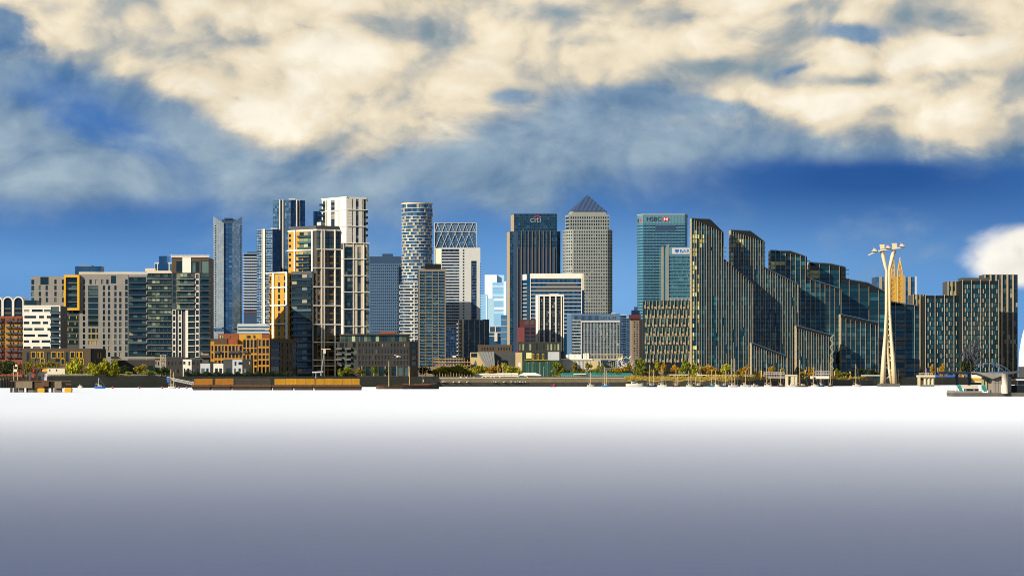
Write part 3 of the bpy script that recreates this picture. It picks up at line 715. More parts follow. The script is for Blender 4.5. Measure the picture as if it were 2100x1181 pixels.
def white_tower():
    D = 1960; T = thing('apartment_tower', 'tall white tower with dark vertical window strips behind the yellow brick tower', 'building', 708, D)
    L0 = (661, D+24); C0 = (711, D); R0 = (751, D+5)
    body(T, [L0, C0, R0, (752, D+45), (664, D+50)], 405.5, D, M['dgrey'], 'core')
    fl = Face(*L0, *C0, D); fr = Face(*C0, *R0, D)
    bands = [(408, 429), (432, 463), (466, 500)]
    Hl = [(a, b, c, d) for a, b in ((663, 668.5), (670.5, 672.3), (680, 687.5), (695.6, 697)) for c, d in bands]
    Hr = [(a, b, c, d) for a, b in ((721.5, 723.5), (729.5, 735.5), (742, 743.6), (745, 750.4)) for c, d in bands]
    for f, r, H in ((fl, (661, 711, 403.8, 505), Hl), (fr, (711, 751, 403.8, 505), Hr)):
        w = MB(); f.wall(w, *r, H, 0, .4); w.build('white_wall', M['white'], T)
        for h in H:
            n = 6 if h[3]-h[2] > 25 else 4
            for a, b in rows(h[2], h[3], n): f.piece(T, 'window', h[0], h[1], a, b-.5, .02, .1, M['g_dark'])
        for y in (430, 464, 498.5): f.piece(T, 'band', r[0]-1.5 if f is fl else r[0]+.2, r[1] if f is fl else r[1]+2.5, y-.7, y+.7, .41, .8, M['white'])
    for y in (418, 429, 440, 452, 463): fl.piece(T, 'balcony', 659, 668, y-4, y, .5, 1.6, M['bglass'])
    for y in (436, 448, 460, 473, 485): fr.piece(T, 'balcony', 748, 753.5, y-5, y, .5, 1.4, M['bglass'])
    m_ = MB(); m_.prism([P(658.5, D+24.5), P(711, D-1), P(754, D+19.5), P(754, D+46), P(662, D+51)], Z(405.2, D), Z(403.2, D)); m_.build('cornice', M['white'], T)
    for y in range(409, 500, 6): fr.piece(T, 'panel_joint', 711.2, 721.3, y, y+.25, .40, .42, M['grey'])
    # lower, wider shaft in front
    Dl = D-14; L1 = (697, Dl+6); R1 = (756, Dl+4)
    body(T, [L1, (704, Dl), R1, (756, Dl+22), (697, Dl+24)], 500, Dl, M['dgrey'], 'lower_core')
    f = Face(704, Dl, 756, Dl+4, Dl); e = Face(697, Dl+6, 704, Dl, Dl)
    facade(T, e, (697, 704, 512, 776), [], M['white'], M['g_dark'], .3)
    for i in range(14): e.piece(T, 'balcony', 695, 701, 524+12.6*i, 526+12.6*i, .3, 1.6, M['slab'])
    gaps = [(707, 723.5, 506), (732.5, 740, 506), (748, 752, 506)]
    w = MB(); f.wall(w, 704, 753, 502, 776, [(a, b, c, 770) for a, b, c in gaps], 0, .5); w.build('white_wall', M['cream'], T)
    for i, (a, b) in enumerate(rows(506, 770, 21)):
        for x in (707, 712.6, 718.2): f.piece(T, 'window', x, x+5.2, a, b-.8, .02, .1, M['g_teal'] if x > 708 else M['g_dark'])
        f.piece(T, 'balcony', 712, 723.4, b-5, b-.6, .25, .36, M['bglass']); f.piece(T, 'floor_slab', 707.1, 723.4, b-.7, b, .1, .4, M['black'])
        f.piece(T, 'window', 732.5, 740, a, b-.4, .02, .1, M['g_dark']); f.piece(T, 'window', 748, 752, a, b-.4, .02, .1, M['g_dark'])
        f.piece(T, 'balcony', 751.5, 756.5, b-5, b, .3, 1.5, M['g_green'])
    for x in (703.4, 723.6, 745): f.piece(T, 'white_mullion', x, x+1.2, 500, 774, .5, 1.0, M['white'])
    for y in (498.5, 531, 565, 599, 634, 669): f.piece(T, 'white_transom', 700, 757.5, y-.8, y+.8, .5, 1.05, M['white'])
    for x in (704, 712, 722.5, 730, 739, 746): f.piece(T, 'roof_post', x, x+1.4, 498, 506, .1, .5, M['cream'])
white_tower()

# ---- dark brick block at the foot of the white tower
def dark_block():
    D = 1800; T = thing('brick_block', 'dark brown brick block with a glazed top storey behind the moored sailing barge', 'building', 772, D)
    body(T, [(692, D+6), (735, D), (840, D), (856, D+6), (856, D+36), (692, D+36)], 700, D, M['dbrick'])
    body(T, [(698, D+8), (738, D+3), (834, D+3), (840, D+8), (840, D+32), (698, D+32)], 686, D, M['dgrey'], 'top_core', 700)
    ft = Face(738, D+2.9, 834, D+2.9, D)
    for k in range(12): ft.piece(T, 'window', 738.5+8*k, 745.5+8*k, 688, 700, .02, .1, M['g_green'] if k % 3 else M['g_teal'])
    fu = Face(698, D+7.9, 738, D+2.9, D)
    for k in range(5): fu.piece(T, 'window', 699+7.6*k, 705.5+7.6*k, 689, 700, .02, .1, M['g_green'])
    m_ = MB(); m_.prism([P(696, D+7), P(737, D+1.5), P(836, D+1.5), P(842, D+7), P(842, D+33), P(696, D+33)], Z(687, D), Z(684.5, D)); m_.build('roof', M['dbrick'], T)
    rect_body(T, 779, 811, D+12, 8, 680, M['redb'], 'plant_room', 684.4)
    f = Face(735, D, 840, D, D); H = []
    for a, b in ((704, 711), (716, 725), (729, 737), (740, 748)):
        for k in range(16): H.append((737+6.5*k, 739.6+6.5*k, a, b))
    H += [(738+13*k, 748+13*k, 752, 770) for k in range(8)]
    facade(T, f, (735, 840, 700.2, 776), H, M['dbrick'], M['g_teal'], .35, single=True)
    for y in (713, 726, 738.5, 750): f.piece(T, 'brick_band', 735.2, 839.8, y-.4, y+.4, .36, .5, M['brown'])
    for k in range(5): f.piece(T, 'concrete_pier', 741+24*k, 743+24*k, 750.6, 776, .36, .6, M['slab'])
    e = Face(692, D+6, 735, D, D); H = [(697, 706, 703, 712), (709, 713, 703, 712), (724, 730, 703, 712)] + [(a, a+8, y, y+8) for a in (700, 712, 724) for y in (717, 729, 741)]
    facade(T, e, (692, 735, 700.2, 776), H, M['dbrick'], M['g_teal'], .35, single=True)
    for y in (713, 724, 735, 747): 
        for x in (692, 711): e.piece(T, 'balcony', x, x+12, y, y+4, .4, 2.2, M['dgrey'])
    r = Face(840, D, 856, D+6, D)
    facade(T, r, (840.3, 856, 700.2, 776), [(844, 853, y, y+8) for y in (704, 716, 729, 741)], M['brown'], M['g_teal'], .3, single=True)
dark_block()

# ------------------------------------------------------------ the far towers
M['g_steel'] = glass('steel_blue_glass', (0.03, 0.10, 0.19), (0.12, 0.25, 0.36), 0.3, metal=0.4, spec=0.8, wob=0.05)
M['g_deep'] = glass('deep_blue_glass', (0.018, 0.085, 0.20), (0.06, 0.19, 0.34), 0.2, metal=0.35, spec=0.7, wob=0.04)
M['g_hs'] = glass('teal_blue_glass', (0.005, 0.045, 0.10), (0.02, 0.10, 0.17), 0.2, metal=0.35, spec=0.8, wob=0.04)
M['g_pale'] = glass('pale_glass', (0.36, 0.40, 0.38), (0.46, 0.48, 0.43), 0.4, metal=0.6, spec=0.8, wob=0.008, rough=0.12, big=1.3, vary=0.06)
M['g_pale2'] = glass('pale_blue_glass', (0.17, 0.25, 0.31), (0.30, 0.37, 0.41), 0.4, metal=0.6, spec=0.8, wob=0.008, rough=0.12, big=1.3, vary=0.06)
M['g_navy'] = glass('navy_window', (0.010, 0.028, 0.065), (0.05, 0.11, 0.18), 0.2, metal=0.2, spec=0.5)  # colour lightened to stand in for haze over far towers
M['bluegrey'] = mat('blue_grey_steel', (0.065, 0.125, 0.22), 0.5, var=0.15, streak=0.1)  # blue lifted in place of air haze on the far blocks
M['navy'] = mat('navy_cladding', (0.018, 0.045, 0.10), 0.5, var=0.15)
M['sstone'] = mat('stainless_cladding', (0.245, 0.265, 0.255), 0.45, metal=0.2, var=0.12, streak=0.08)
M['tan'] = mat('tan_stone', (0.30, 0.235, 0.15), 0.7, var=0.15, streak=0.12)
M['ringw'] = mat('ring_white', (0.42, 0.41, 0.37), 0.6, var=0.1)
M['ringc'] = mat('ring_panel', (0.34, 0.31, 0.25), 0.6, var=0.1)
M['taupe'] = mat('taupe_cladding', (0.17, 0.135, 0.085), 0.7, var=0.15)
M['tealband'] = mat('teal_spandrel', (0.085, 0.205, 0.26), 0.4, var=0.15, metal=0.2)
M['concrete'] = mat('pale_concrete', (0.42, 0.43, 0.43), 0.75, var=0.1, streak=0.1)

def curtain(T, f, r, nc, nr, gm, mm=None, sm=None, mw=.18, sh=.14, out=.35, name='glazing'):
    """curtain wall: one pane per bay and floor (each its own tilt and tone), mullion and floor-edge grid proud of it"""
    x0, x1, y0, y1 = r; q = MB(); cw, ch = (x1-x0)/nc, (y1-y0)/nr
    for i in range(nc):
        for j in range(nr): f.quad(q, x0+cw*i, x0+cw*(i+1), y0+ch*j, y0+ch*(j+1), .08)
    q.build(name, gm, T, kind='stuff')
    if mm:
        m_ = MB()
        for i in range(nc+1): f.box(m_, x0+cw*i-cw*mw/2, x0+cw*i+cw*mw/2, y0, y1, .05, out)
        m_.build('mullions', mm, T, kind='stuff')
    if sm:
        m_ = MB()
        for j in range(nr+1): f.box(m_, x0, x1, y0+ch*j-ch*sh/2, y0+ch*j+ch*sh/2, .05, out*.85)
        m_.build('floor_edges', sm, T, kind='stuff')

def horned_tower():
    D = 2900; T = thing('glass_tower', 'slim silver glass tower with two horn-like points and a dark blue centre', 'tower', 467, D)
    z = lambda y: Z(y, D)
    A = [P(437.5, D+3), P(459, D), P(459, D+20), P(440, D+20)]
    MB().prism(A, GZ, [z(443), z(457.5), z(457.5), z(446)]).build('side_wing', M['g_pale2'], T)
    A = [P(476.5, D), P(496.8, D+3), P(494, D+20), P(476.5, D+20)]
    MB().prism(A, GZ, [z(457.5), z(443), z(446), z(457.5)]).build('side_wing', M['g_pale2'], T)
    rect_body(T, 459.1, 476.4, D+1.5, 18, 455, M['navy'], 'core'); rect_body(T, 455, 482, D+6, 10, 450, M['navy'], 'roof_plant', 456); rect_body(T, 460, 476, D+5, 10, 447, M['navy'], 'roof_plant', 450)
    fl = Face(437.5, D+3, 459, D, D); fr = Face(476.5, D, 496.8, D+3, D); fc = Face(459.1, D+1.5, 476.4, D+1.5, D)
    q = MB(); n = 46
    for f, gm in ((fl, 'g_pale'), (fr, 'g_pale2')):
        q = MB()
        for j in range(n):
            for i in range(6):
                w = (f.pb-f.pa)/6; xa, xb = f.pa+w*i+.08, f.pa+w*(i+1)-.08
                y0, y1 = 459+5*j+.12, 459+5*j+4.88
                f.quad(q, xa, xb, y0, y1, .12)
        for i in range(6):                           # the sloping top
            w = (f.pb-f.pa)/6; xa, xb = f.pa+w*i+.08, f.pa+w*(i+1)-.08
            top = lambda x: (443.6+(x-437.5)/21.5*14.2) if f is fl else (457.8-(x-476.5)/20.3*14.2)
            p = f.pt; q.quad(p(xa, 458.8, .12), p(xb, 458.8, .12), p(xb, top(xb), .12), p(xa, top(xa), .12))
        q.build('panels', M[gm], T, kind='stuff')
    m_ = MB()
    for j in range(44): fl.box(m_, 441.3, 442.8, 462+5*j, 464.2+5*j, .1, .6); fr.box(m_, 492.2, 493.4, 462+5*j, 464.2+5*j, .1, .6)
    m_.build('vent_slots', M['black'], T, kind='stuff')
    curtain(T, fc, (459.3, 476.2, 458, 690), 2, 46, M['g_deep'], M['navy'], M['navy'], .2, .3)
    fl.piece(T, 'canopy', 434, 459, 671, 673.5, .2, 5, M['bluegrey']); fr.piece(T, 'canopy', 476.5, 500, 671, 673.5, .2, 5, M['bluegrey'])
horned_tower()

def far_left_towers():
    D = 3200; T = thing('residential_tower', 'tower ringed with white balcony bands beside the horned glass tower', 'tower', 513, D)
    rect_body(T, 500, 529, D, 40, 519, M['g_navy']); rect_body(T, 507, 529, D+3, 30, 516.5, M['navy'], 'roof_plant', 519)
    f = Face(499, D, 529, D)
    for j in range(19): f.piece(T, 'balcony_band', 498.4, 529, 526+5.9*j, 528+5.9*j, 0, 2.4, M['lgrey']); f.piece(T, 'soffit', 498.6, 529, 528.05+5.9*j, 529+5.9*j, 0, 2.3, M['navy'])
    f.piece(T, 'top_band', 498.4, 529, 519.5, 520.7, 0, 2.4, M['lgrey'])
    q = MB()
    for j in range(19):
        for i in range(8): f.quad(q, 500+3.6*i, 502.6+3.6*i, 529.2+5.9*j, 531.7+5.9*j, .1)
    q.build('windows', M['g_pale2'], T, kind='stuff')
    rect_body(T, 500, 529, D-4, 3.9, 640, M['navy'], 'podium_floors')
    f2 = Face(500, D-4, 529, D-4); f2.piece(T, 'red_band', 500, 529, 638.5, 641, -.1, .4, M['redb'])
    T = thing('office_block', 'long low grey-white block in front of the horned glass tower', 'building', 520, 2500)
    rect_body(T, 487, 556, 2500, 30, 664, M['lgrey'], 'wall'); f = Face(487, 2500, 556, 2500)
    for y in (669, 676, 683): f.piece(T, 'window_band', 488, 555, y, y+3.2, -.1, .12, M['g_steel'])
    # twin blue towers
    for label, D, x0, x1, xm, yt, strips, nr in (('shorter of two dark blue glass towers with white vertical strips', 3000, 527, 575, 559, 470, (538.7, 541.5, 543.6), 44), ('taller of two dark blue glass towers with white vertical strips', 3250, 560, 625, 596, 410, (574.6, 581, 607.3, 612), 54)):
        T = thing('glass_tower', label, 'tower', (x0+x1)/2, D, 'twin blue glass towers')
        body(T, [(x0, D+10), (xm, D), (x1, D+12), (x1, D+40), (x0, D+40)], yt, D, M['navy'])
        fl = Face(x0, D+10, xm, D, D); fr = Face(xm, D, x1, D+12, D)
        curtain(T, fl, (x0, xm, yt+.5, 700), 9, nr, M['g_steel'], M['navy'], M['lgrey'] if x0 < 540 else M['navy'], .12, .12)
        curtain(T, fr, (xm, x1, yt+.5, 700), 8, nr, M['g_deep'], M['navy'], M['navy'], .12, .12)
        for s in strips: (fl if s < xm else fr).piece(T, 'white_strip', s, s+1.3, yt-.8, 700, .3, 1.6, M['white'])
        rect_body(T, xm-4, xm+10, D+14, 10, yt-2.5, M['lgrey'], 'roof_plant', yt)
        if x0 < 540: fl.piece(T, 'dark_slot', 540.1, 541.4, yt, 700, .3, .9, M['black'])
        else: fl.piece(T, 'dark_slot', 576.2, 580.8, yt, 700, .3, .7, M['black']); fr.piece(T, 'dark_slot', 608.8, 611.8, yt, 700, .3, .7, M['black'])
    D = 3300; T = thing('glass_tower', 'blue glass tower top showing between the yellow and the white apartment towers', 'tower', 652, D)
    rect_body(T, 643, 664, D, 30, 433.5, M['navy']); curtain(T, Face(643, D, 664, D), (643, 664, 434, 480), 7, 9, M['g_steel'], M['navy'], M['navy'])
far_left_towers()

def mid_towers():
    D = 3400; T = thing('office_tower', 'square dark blue tower with fine window grid left of the round tower', 'tower', 790, D)
    body(T, [(757, D+2), (760, D), (822, D), (826, D+40), (757, D+40)], 526, D, M['navy']); rect_body(T, 784, 805, D+8, 12, 520.5, M['navy'], 'roof_plant', 526)
    f = Face(758, D, 826, D)
    H = gridholes(759, 825, 542, 690, 16, 25, .52, .6)
    facade(T, f, (758.2, 826, 541, 690), H, M['bluegrey'], M['g_navy'], .8)
    f.piece(T, 'crown_band', 758.2, 826, 527, 540.8, 0, .6, M['navy'])
    # round tower
    D = 3300; T = thing('round_tower', 'round residential tower of white stacked frames and blue glass', 'tower', 854.5, D)
    cx, cyy = P(854.5, D); r = 32.3*D/FPX; z = lambda y: Z(y, D); n = 48
    cyl = [(cx+(r-1.0)*math.cos(2*math.pi*k/n), cyy+r+(r-1.0)*math.sin(2*math.pi*k/n)) for k in range(n)]
    m_ = MB(); m_.prism(cyl, GZ, z(417)); m_.build('core', M['g_navy'], T)
    def ring(m_, ya, yb, rr0, rr1, k0=0, k1=n):
        for k in range(k0, k1):
            a0, a1 = 2*math.pi*k/n, 2*math.pi*(k+1)/n; p = []
            for zz in (z(yb), z(ya)):
                p += [(cx+rr1*math.cos(a0), cyy+r+rr1*math.sin(a0), zz), (cx+rr1*math.cos(a1), cyy+r+rr1*math.sin(a1), zz), (cx+rr0*math.cos(a1), cyy+r+rr0*math.sin(a1), zz), (cx+rr0*math.cos(a0), cyy+r+rr0*math.sin(a0), zz)]
            m_.hexa(p)
    ys = [417, 426, 434.5] + [442.5+6.35*j for j in range(42)]
    ys = [y for y in ys if y < 705]
    gl = MB()
    for j in range(len(ys)-1):
        m_ = MB(); ring(m_, ys[j], ys[j]+1.3, r-1.2, r, 24, 48); m_.build('ring_slab', M['ringw'], T)
        ya, yb = ys[j]+1.3, ys[j+1]
        rr = random.Random(j)
        w = MB(); any_ = False; sp = 4 if j > 2 else 6
        for k in range(24, 48):
            ph = (k + (j % 2)*2 + (j//2) % 2) % sp
            a0, a1 = 2*math.pi*k/n, 2*math.pi*(k+1)/n
            if ph == 0 and rr.random() < .8: ring(w, ya, yb, r-1.15, r-.15, k, k+1); any_ = True
            else:
                gl.quad((cx+(r-.85)*math.cos(a0), cyy+r+(r-.85)*math.sin(a0), z(yb)), (cx+(r-.85)*math.cos(a1), cyy+r+(r-.85)*math.sin(a1), z(yb)), (cx+(r-.85)*math.cos(a1), cyy+r+(r-.85)*math.sin(a1), z(ya)), (cx+(r-.85)*math.cos(a0), cyy+r+(r-.85)*math.sin(a0), z(ya)))
        if any_: w.build('wall_panels', M['ringc'], T, kind='stuff')
    gl.build('windows', M['g_steel'], T, kind='stuff')
    m_ = MB(); ring(m_, 415.5, 417.8, r-2, r+.15); m_.build('rim', M['cream'], T)
    rect_body(T, 842, 868, D+20, 12, 414.6, M['dgrey'], 'roof_plant', 417)
    # lower loggia stack with rounded white frames
    Df = D-6; f = Face(819, Df, 858, Df); rect_body(T, 820, 857, Df, 6, 578, M['navy'], 'loggia_core')
    for j in range(20):
        y = 579+6.15*j; x0, x1 = ((819.3, 842), (841, 857.5))[0], ((842.5, 851), (851.5, 857.5))[0]
        l = [(819.3, 842.5)] if j % 2 else [(828, 848.5)]
        l += [(843.3, 850)] if j % 2 else [(849.3, 857)]
        for a, b in l:
            m_ = MB(); f.wall(m_, a, b, y-.6, y+6.6, [(a+1, b-1, y+.9, y+5.1)], .1, 1.3 if j % 2 else 1.0); m_.build('loggia_frame', M['white'], T)
    q = MB()
    for j in range(20):
        for i in range(8): f.quad(q, 820.2+4.6*i, 823.6+4.6*i, 579.5+6.15*j, 584+6.15*j, .12)
    q.build('windows', M['g_steel'], T, kind='stuff')
    # brown-grid tower in front
    D = 2600; T = thing('residential_tower', 'dark blue residential tower with a brown grid of balconies and black roof box', 'tower', 885, D)
    body(T, [(857, D), (914, D), (914, D+30), (857, D+30)], 552.5, D, M['dgrey']); rect_body(T, 872, 904, D+6, 14, 541.5, M['black'], 'roof_plant', 553)
    f = Face(857, D, 914, D)
    H = gridholes(860.5, 912.6, 556, 752, 4, 32, .91, .84)
    w = MB(); f.wall(w, 858.5, 914, 552.2, 772, H, 0, .7); w.build('brown_grid', M['taupe'], T)
    f.piece(T, 'corner_pier', 856.5, 858.5, 552.2, 772, -.1, .5, M['navy'])
    q = MB(); b_ = MB()
    for a, b, c, d in H:
        w3 = (b-a)/4
        for i in range(4): f.quad(q, a+w3*i, a+w3*(i+1), c, d, .1)
        f.box(b_, a, b, d-2.4, d, .3, .42)
    q.build('windows', M['g_deep'], T, kind='stuff'); b_.build('balcony_rails', M['bglass'], T, kind='stuff')
    # diagrid tower
    D = 3650; T = thing('office_tower', 'blue glass tower crossed by a white diagonal lattice', 'tower', 933, D)
    rect_body(T, 891, 977, D, 40, 457, M['bluegrey']); f = Face(891, D, 977, D)
    curtain(T, f, (891.5, 976.5, 476, 545), 28, 18, M['g_steel'], M['bluegrey'], M['bluegrey'], .15, .2)
    f.piece(T, 'crown_screen', 891.5, 976.5, 458.5, 475, .05, .2, M['bluegrey'])
    for y in (457.3, 475.6): f.piece(T, 'lattice_rail', 890.5, 977.5, y, y+.9, .5, 1.4, M['lgrey'])
    for x in (890.6, 976): f.piece(T, 'lattice_post', x, x+1.4, 457, 545, .45, 1.5, M['lgrey'])
    def bar(xa, ya, xb, yb, wd):
        m_ = MB(); p = f.pt
        m_.hexa([p(xa-wd, ya, 1.2), p(xa+wd, ya, 1.2), p(xa+wd, ya, .4), p(xa-wd, ya, .4), p(xb-wd, yb, 1.2), p(xb+wd, yb, 1.2), p(xb+wd, yb, .4), p(xb-wd, yb, .4)]); m_.build('lattice_brace', M['lgrey'], T)
    for k in range(6):
        xt = 899+14.2*k
        if k < 3: bar(xt, 458, xt-7.3*4 if xt-29 > 891 else 892.2, 458+ (70 if xt-29 > 891 else (xt-892.2)/7.3*18.6), .55)
        else: bar(xt, 458, xt-29, 531, .5)
        bar(xt-2, 458, min(xt-2+29, 976), 458+(min(xt-2+29, 976)-xt+2)/7.3*18.6, .4)
    # pale slab tower
    D = 3500; T = thing('residential_tower', 'pale grey concrete slab tower with a dark glass column in front of the lattice tower', 'tower', 940, D)
    body(T, [(894, D+14), (905, D), (985, D), (985, D+30), (894, D+34)], 508.5, D, M['concrete'])
    f = Face(905, D, 985, D); H = [(906, 942, 512+6.0*j, 515.6+6.0*j) for j in range(1, 28)] + [(906.5, 941.5, 511, 516.5)] + [(949, 952.5, 512+6.0*j, 515.4+6.0*j) for j in range(0, 28)] + [(966.5, 977.5, 535, 690)]
    w = MB(); f.wall(w, 905, 985, 508.2, 772, [h for h in H if h[2] != 512+6.0*0 or h[0] > 940], 0, .8); w.build('wall', M['concrete'], T)
    q = MB(); 
    for a, b, c, d in H:
        if b-a > 20:
            for i in range(9): f.quad(q, a+(b-a)/9*i+.1, a+(b-a)/9*(i+1)-.1, c, d, .1)
        elif d-c > 50:
            for j in range(26):
                for i in range(3): f.quad(q, a+(b-a)/3*i, a+(b-a)/3*(i+1)-.1, c+5.96*j, c+5.96*j+5.6, .1)
        else: f.quad(q, a, b, c, d, .1)
    q.build('windows', M['g_navy'], T, kind='stuff')
    m_ = MB()
    for j in range(28): f.box(m_, 984.2, 985.8, 540+5.5*j, 542.5+5.5*j, .1, 1.2)
    m_.build('balconies', M['dgrey'], T, kind='stuff')
    s = Face(894, D+14, 905, D, D); s.piece(T, 'side_wall', 894, 904.8, 508.5, 540, 0, .5, M['cream'])
    # glass block and its neighbours near the foot
    D = 2650; T = thing('office_block', 'dark glass office block with a white corner pier below the pale slab tower', 'building', 970, D)
    body(T, [(939, D+10), (949, D), (1003, D), (1003, D+40), (939, D+40)], 656, D, M['dgrey']); f = Face(949, D, 1003, D); s = Face(939, D+10, 949, D, D)
    curtain(T, f, (951, 1003, 657, 735), 10, 10, M['g_teal'], M['dgrey'], M['dgrey'], .12, .3)
    f.piece(T, 'corner_pier', 947.5, 951.2, 655, 745, .1, .9, M['cream'])
    for x in (961, 972, 983, 993): f.piece(T, 'pier', x, x+.8, 657, 735, .36, .7, M['lgrey'])
    for j in range(9): s.piece(T, 'balcony', 939, 948, 663+8*j, 664.6+8*j, .1, 1.2, M['cream'])
    rect_body(T, 990, 1003, D+5, 20, 655, M['black'], 'roof_plant', 657)
    D = 2800; T = thing('office_block', 'narrow dark glass block at the left foot of the pale slab tower', 'building', 925, D)
    rect_body(T, 914, 940, D, 30, 670, M['dgrey']); curtain(T, Face(914, D, 940, D), (914, 940, 671, 745), 8, 12, M['g_navy'], M['navy'], M['navy'])
    # far City towers, distance haze mixed into their pale colours
    M['hzw'] = mat('hazed_pale_glass', (0.62, 0.70, 0.76), 0.5, var=0.05); M['hzb'] = mat('hazed_blue_glass', (0.20, 0.40, 0.62), 0.4, var=0.1); M['hzb2'] = mat('hazed_light_blue', (0.32, 0.52, 0.70), 0.4, var=0.1)
    D = 8000; T = thing('skyscraper', 'far sunlit white and pale blue skyscraper in the gap left of the dark bank tower', 'tower', 1010, D)
    rect_body(T, 994, 1019, D, 60, 563.5, M['hzw'], 'white_shaft'); rect_body(T, 1018, 1034, D+10, 60, 564, M['hzb2'], 'side_shaft'); rect_body(T, 1010, 1036, D-20, 15, 579, M['hzb'], 'front_shaft')
    f = Face(1010, D-20, 1036, D-20)
    for i in range(8):
        if i % 3 != 1: f.piece(T, 'window_band', 1010.3, 1033, 585+9*i, 590+9*i, 0, .5, M['hzw'] if i % 2 else M['hzb2'])
    f.piece(T, 'lift_shaft', 1033.2, 1038, 577, 680, 0, 2, M['hzw'])
    T = thing('skyscraper', 'far slanted blue glass skyscraper between the pale slab tower and the white skyscraper', 'tower', 993, 7800)
    Df = 7800; m_ = MB(); z = lambda y: Z(y, Df); m_.prism([P(983, Df), P(1000, Df), P(1000, Df+50), P(983, Df+50)], GZ, [z(604), z(604), z(604), z(604)]); m_.build('shaft', M['hzb'], T)
    Face(983, Df, 1002, Df).piece(T, 'sloping_edge', 997, 998.5, 606, 680, 0, 3, M['hzw']); rect_body(T, 999.6, 1013, Df-6, 40, 612, M['hzb2'], 'slope_shaft')
    D = 3000; T = thing('office_block', 'small pale stone office block with glass bands below the far skyscrapers', 'building', 1015, D)
    rect_body(T, 1003, 1027, D, 30, 669, M['g_steel']); f = Face(1003, D, 1027, D)
    for y in (668.5, 681, 688): f.piece(T, 'stone_band', 1003, 1027.4, y, y+1.6, 0, .6, M['cream'])
    for x in (1003, 1015): f.piece(T, 'stone_pier', x, x+2, 670.2, 680.8, 0, .5, M['cream'])
    f.piece(T, 'stone_bay', 1014, 1020, 683, 700, .7, 3, M['cream'])
    T = thing('office_tower', 'narrow grey glass block against the left foot of the dark bank tower', 'building', 1033, 2950)
    rect_body(T, 1027.5, 1040, 2950, 30, 646, M['g_steel']); f = Face(1027.5, 2950, 1040, 2950)
    for j in range(5): f.piece(T, 'floor_edge', 1027.5, 1040, 655+13*j, 656+13*j, -.1, .4, M['lgrey'])
mid_towers()

def text(T, s_, f, px, py, hpx, mt, off=.6, name='lettering', wpx=None):
    cu = bpy.data.curves.new('t', 'FONT'); cu.body = s_; cu.extrude = 0.12; cu.size = 1.0; cu.resolution_u = 3
    ob = bpy.data.objects.new('t', cu); COL.objects.link(ob); dg = bpy.context.evaluated_depsgraph_get(); dg.update()
    me = bpy.data.meshes.new_from_object(ob.evaluated_get(dg)); bpy.data.objects.remove(ob)
    xs = [v.co.x for v in me.vertices]; ys = [v.co.y for v in me.vertices]; w, h = max(xs)-min(xs), max(ys)-min(ys)
    sc = hpx*f.Dz/FPX/h; sx = sc if wpx is None else wpx*f.m/w
    p = f.pt(px, py, off); r = parent_world(T)
    for v in me.vertices: v.co = (( v.co.x-min(xs))*sx, (v.co.y-min(ys))*sc, v.co.z*1.0)
    me.materials.clear(); me.materials.append(mt)
    o = bpy.data.objects.new(name, me); COL.objects.link(o); o.parent = T
    o.location = (p[0]-r[0], p[1]-r[1], p[2]-r[2]); o.rotation_euler = (R(90), 0, f.ang)
    return o
M['signw'] = mat('sign_white', (0.55, 0.60, 0.64), 0.5, var=0.03)
M['signg'] = mat('sign_grey', (0.17, 0.22, 0.27), 0.5, var=0.03)
M['signk'] = mat('sign_black', (0.012, 0.016, 0.03), 0.5, var=0.05)
M['signr'] = mat('sign_red', (0.45, 0.012, 0.02), 0.5, var=0.05)
M['signb'] = mat('sign_blue', (0.006, 0.10, 0.45), 0.5, var=0.05)

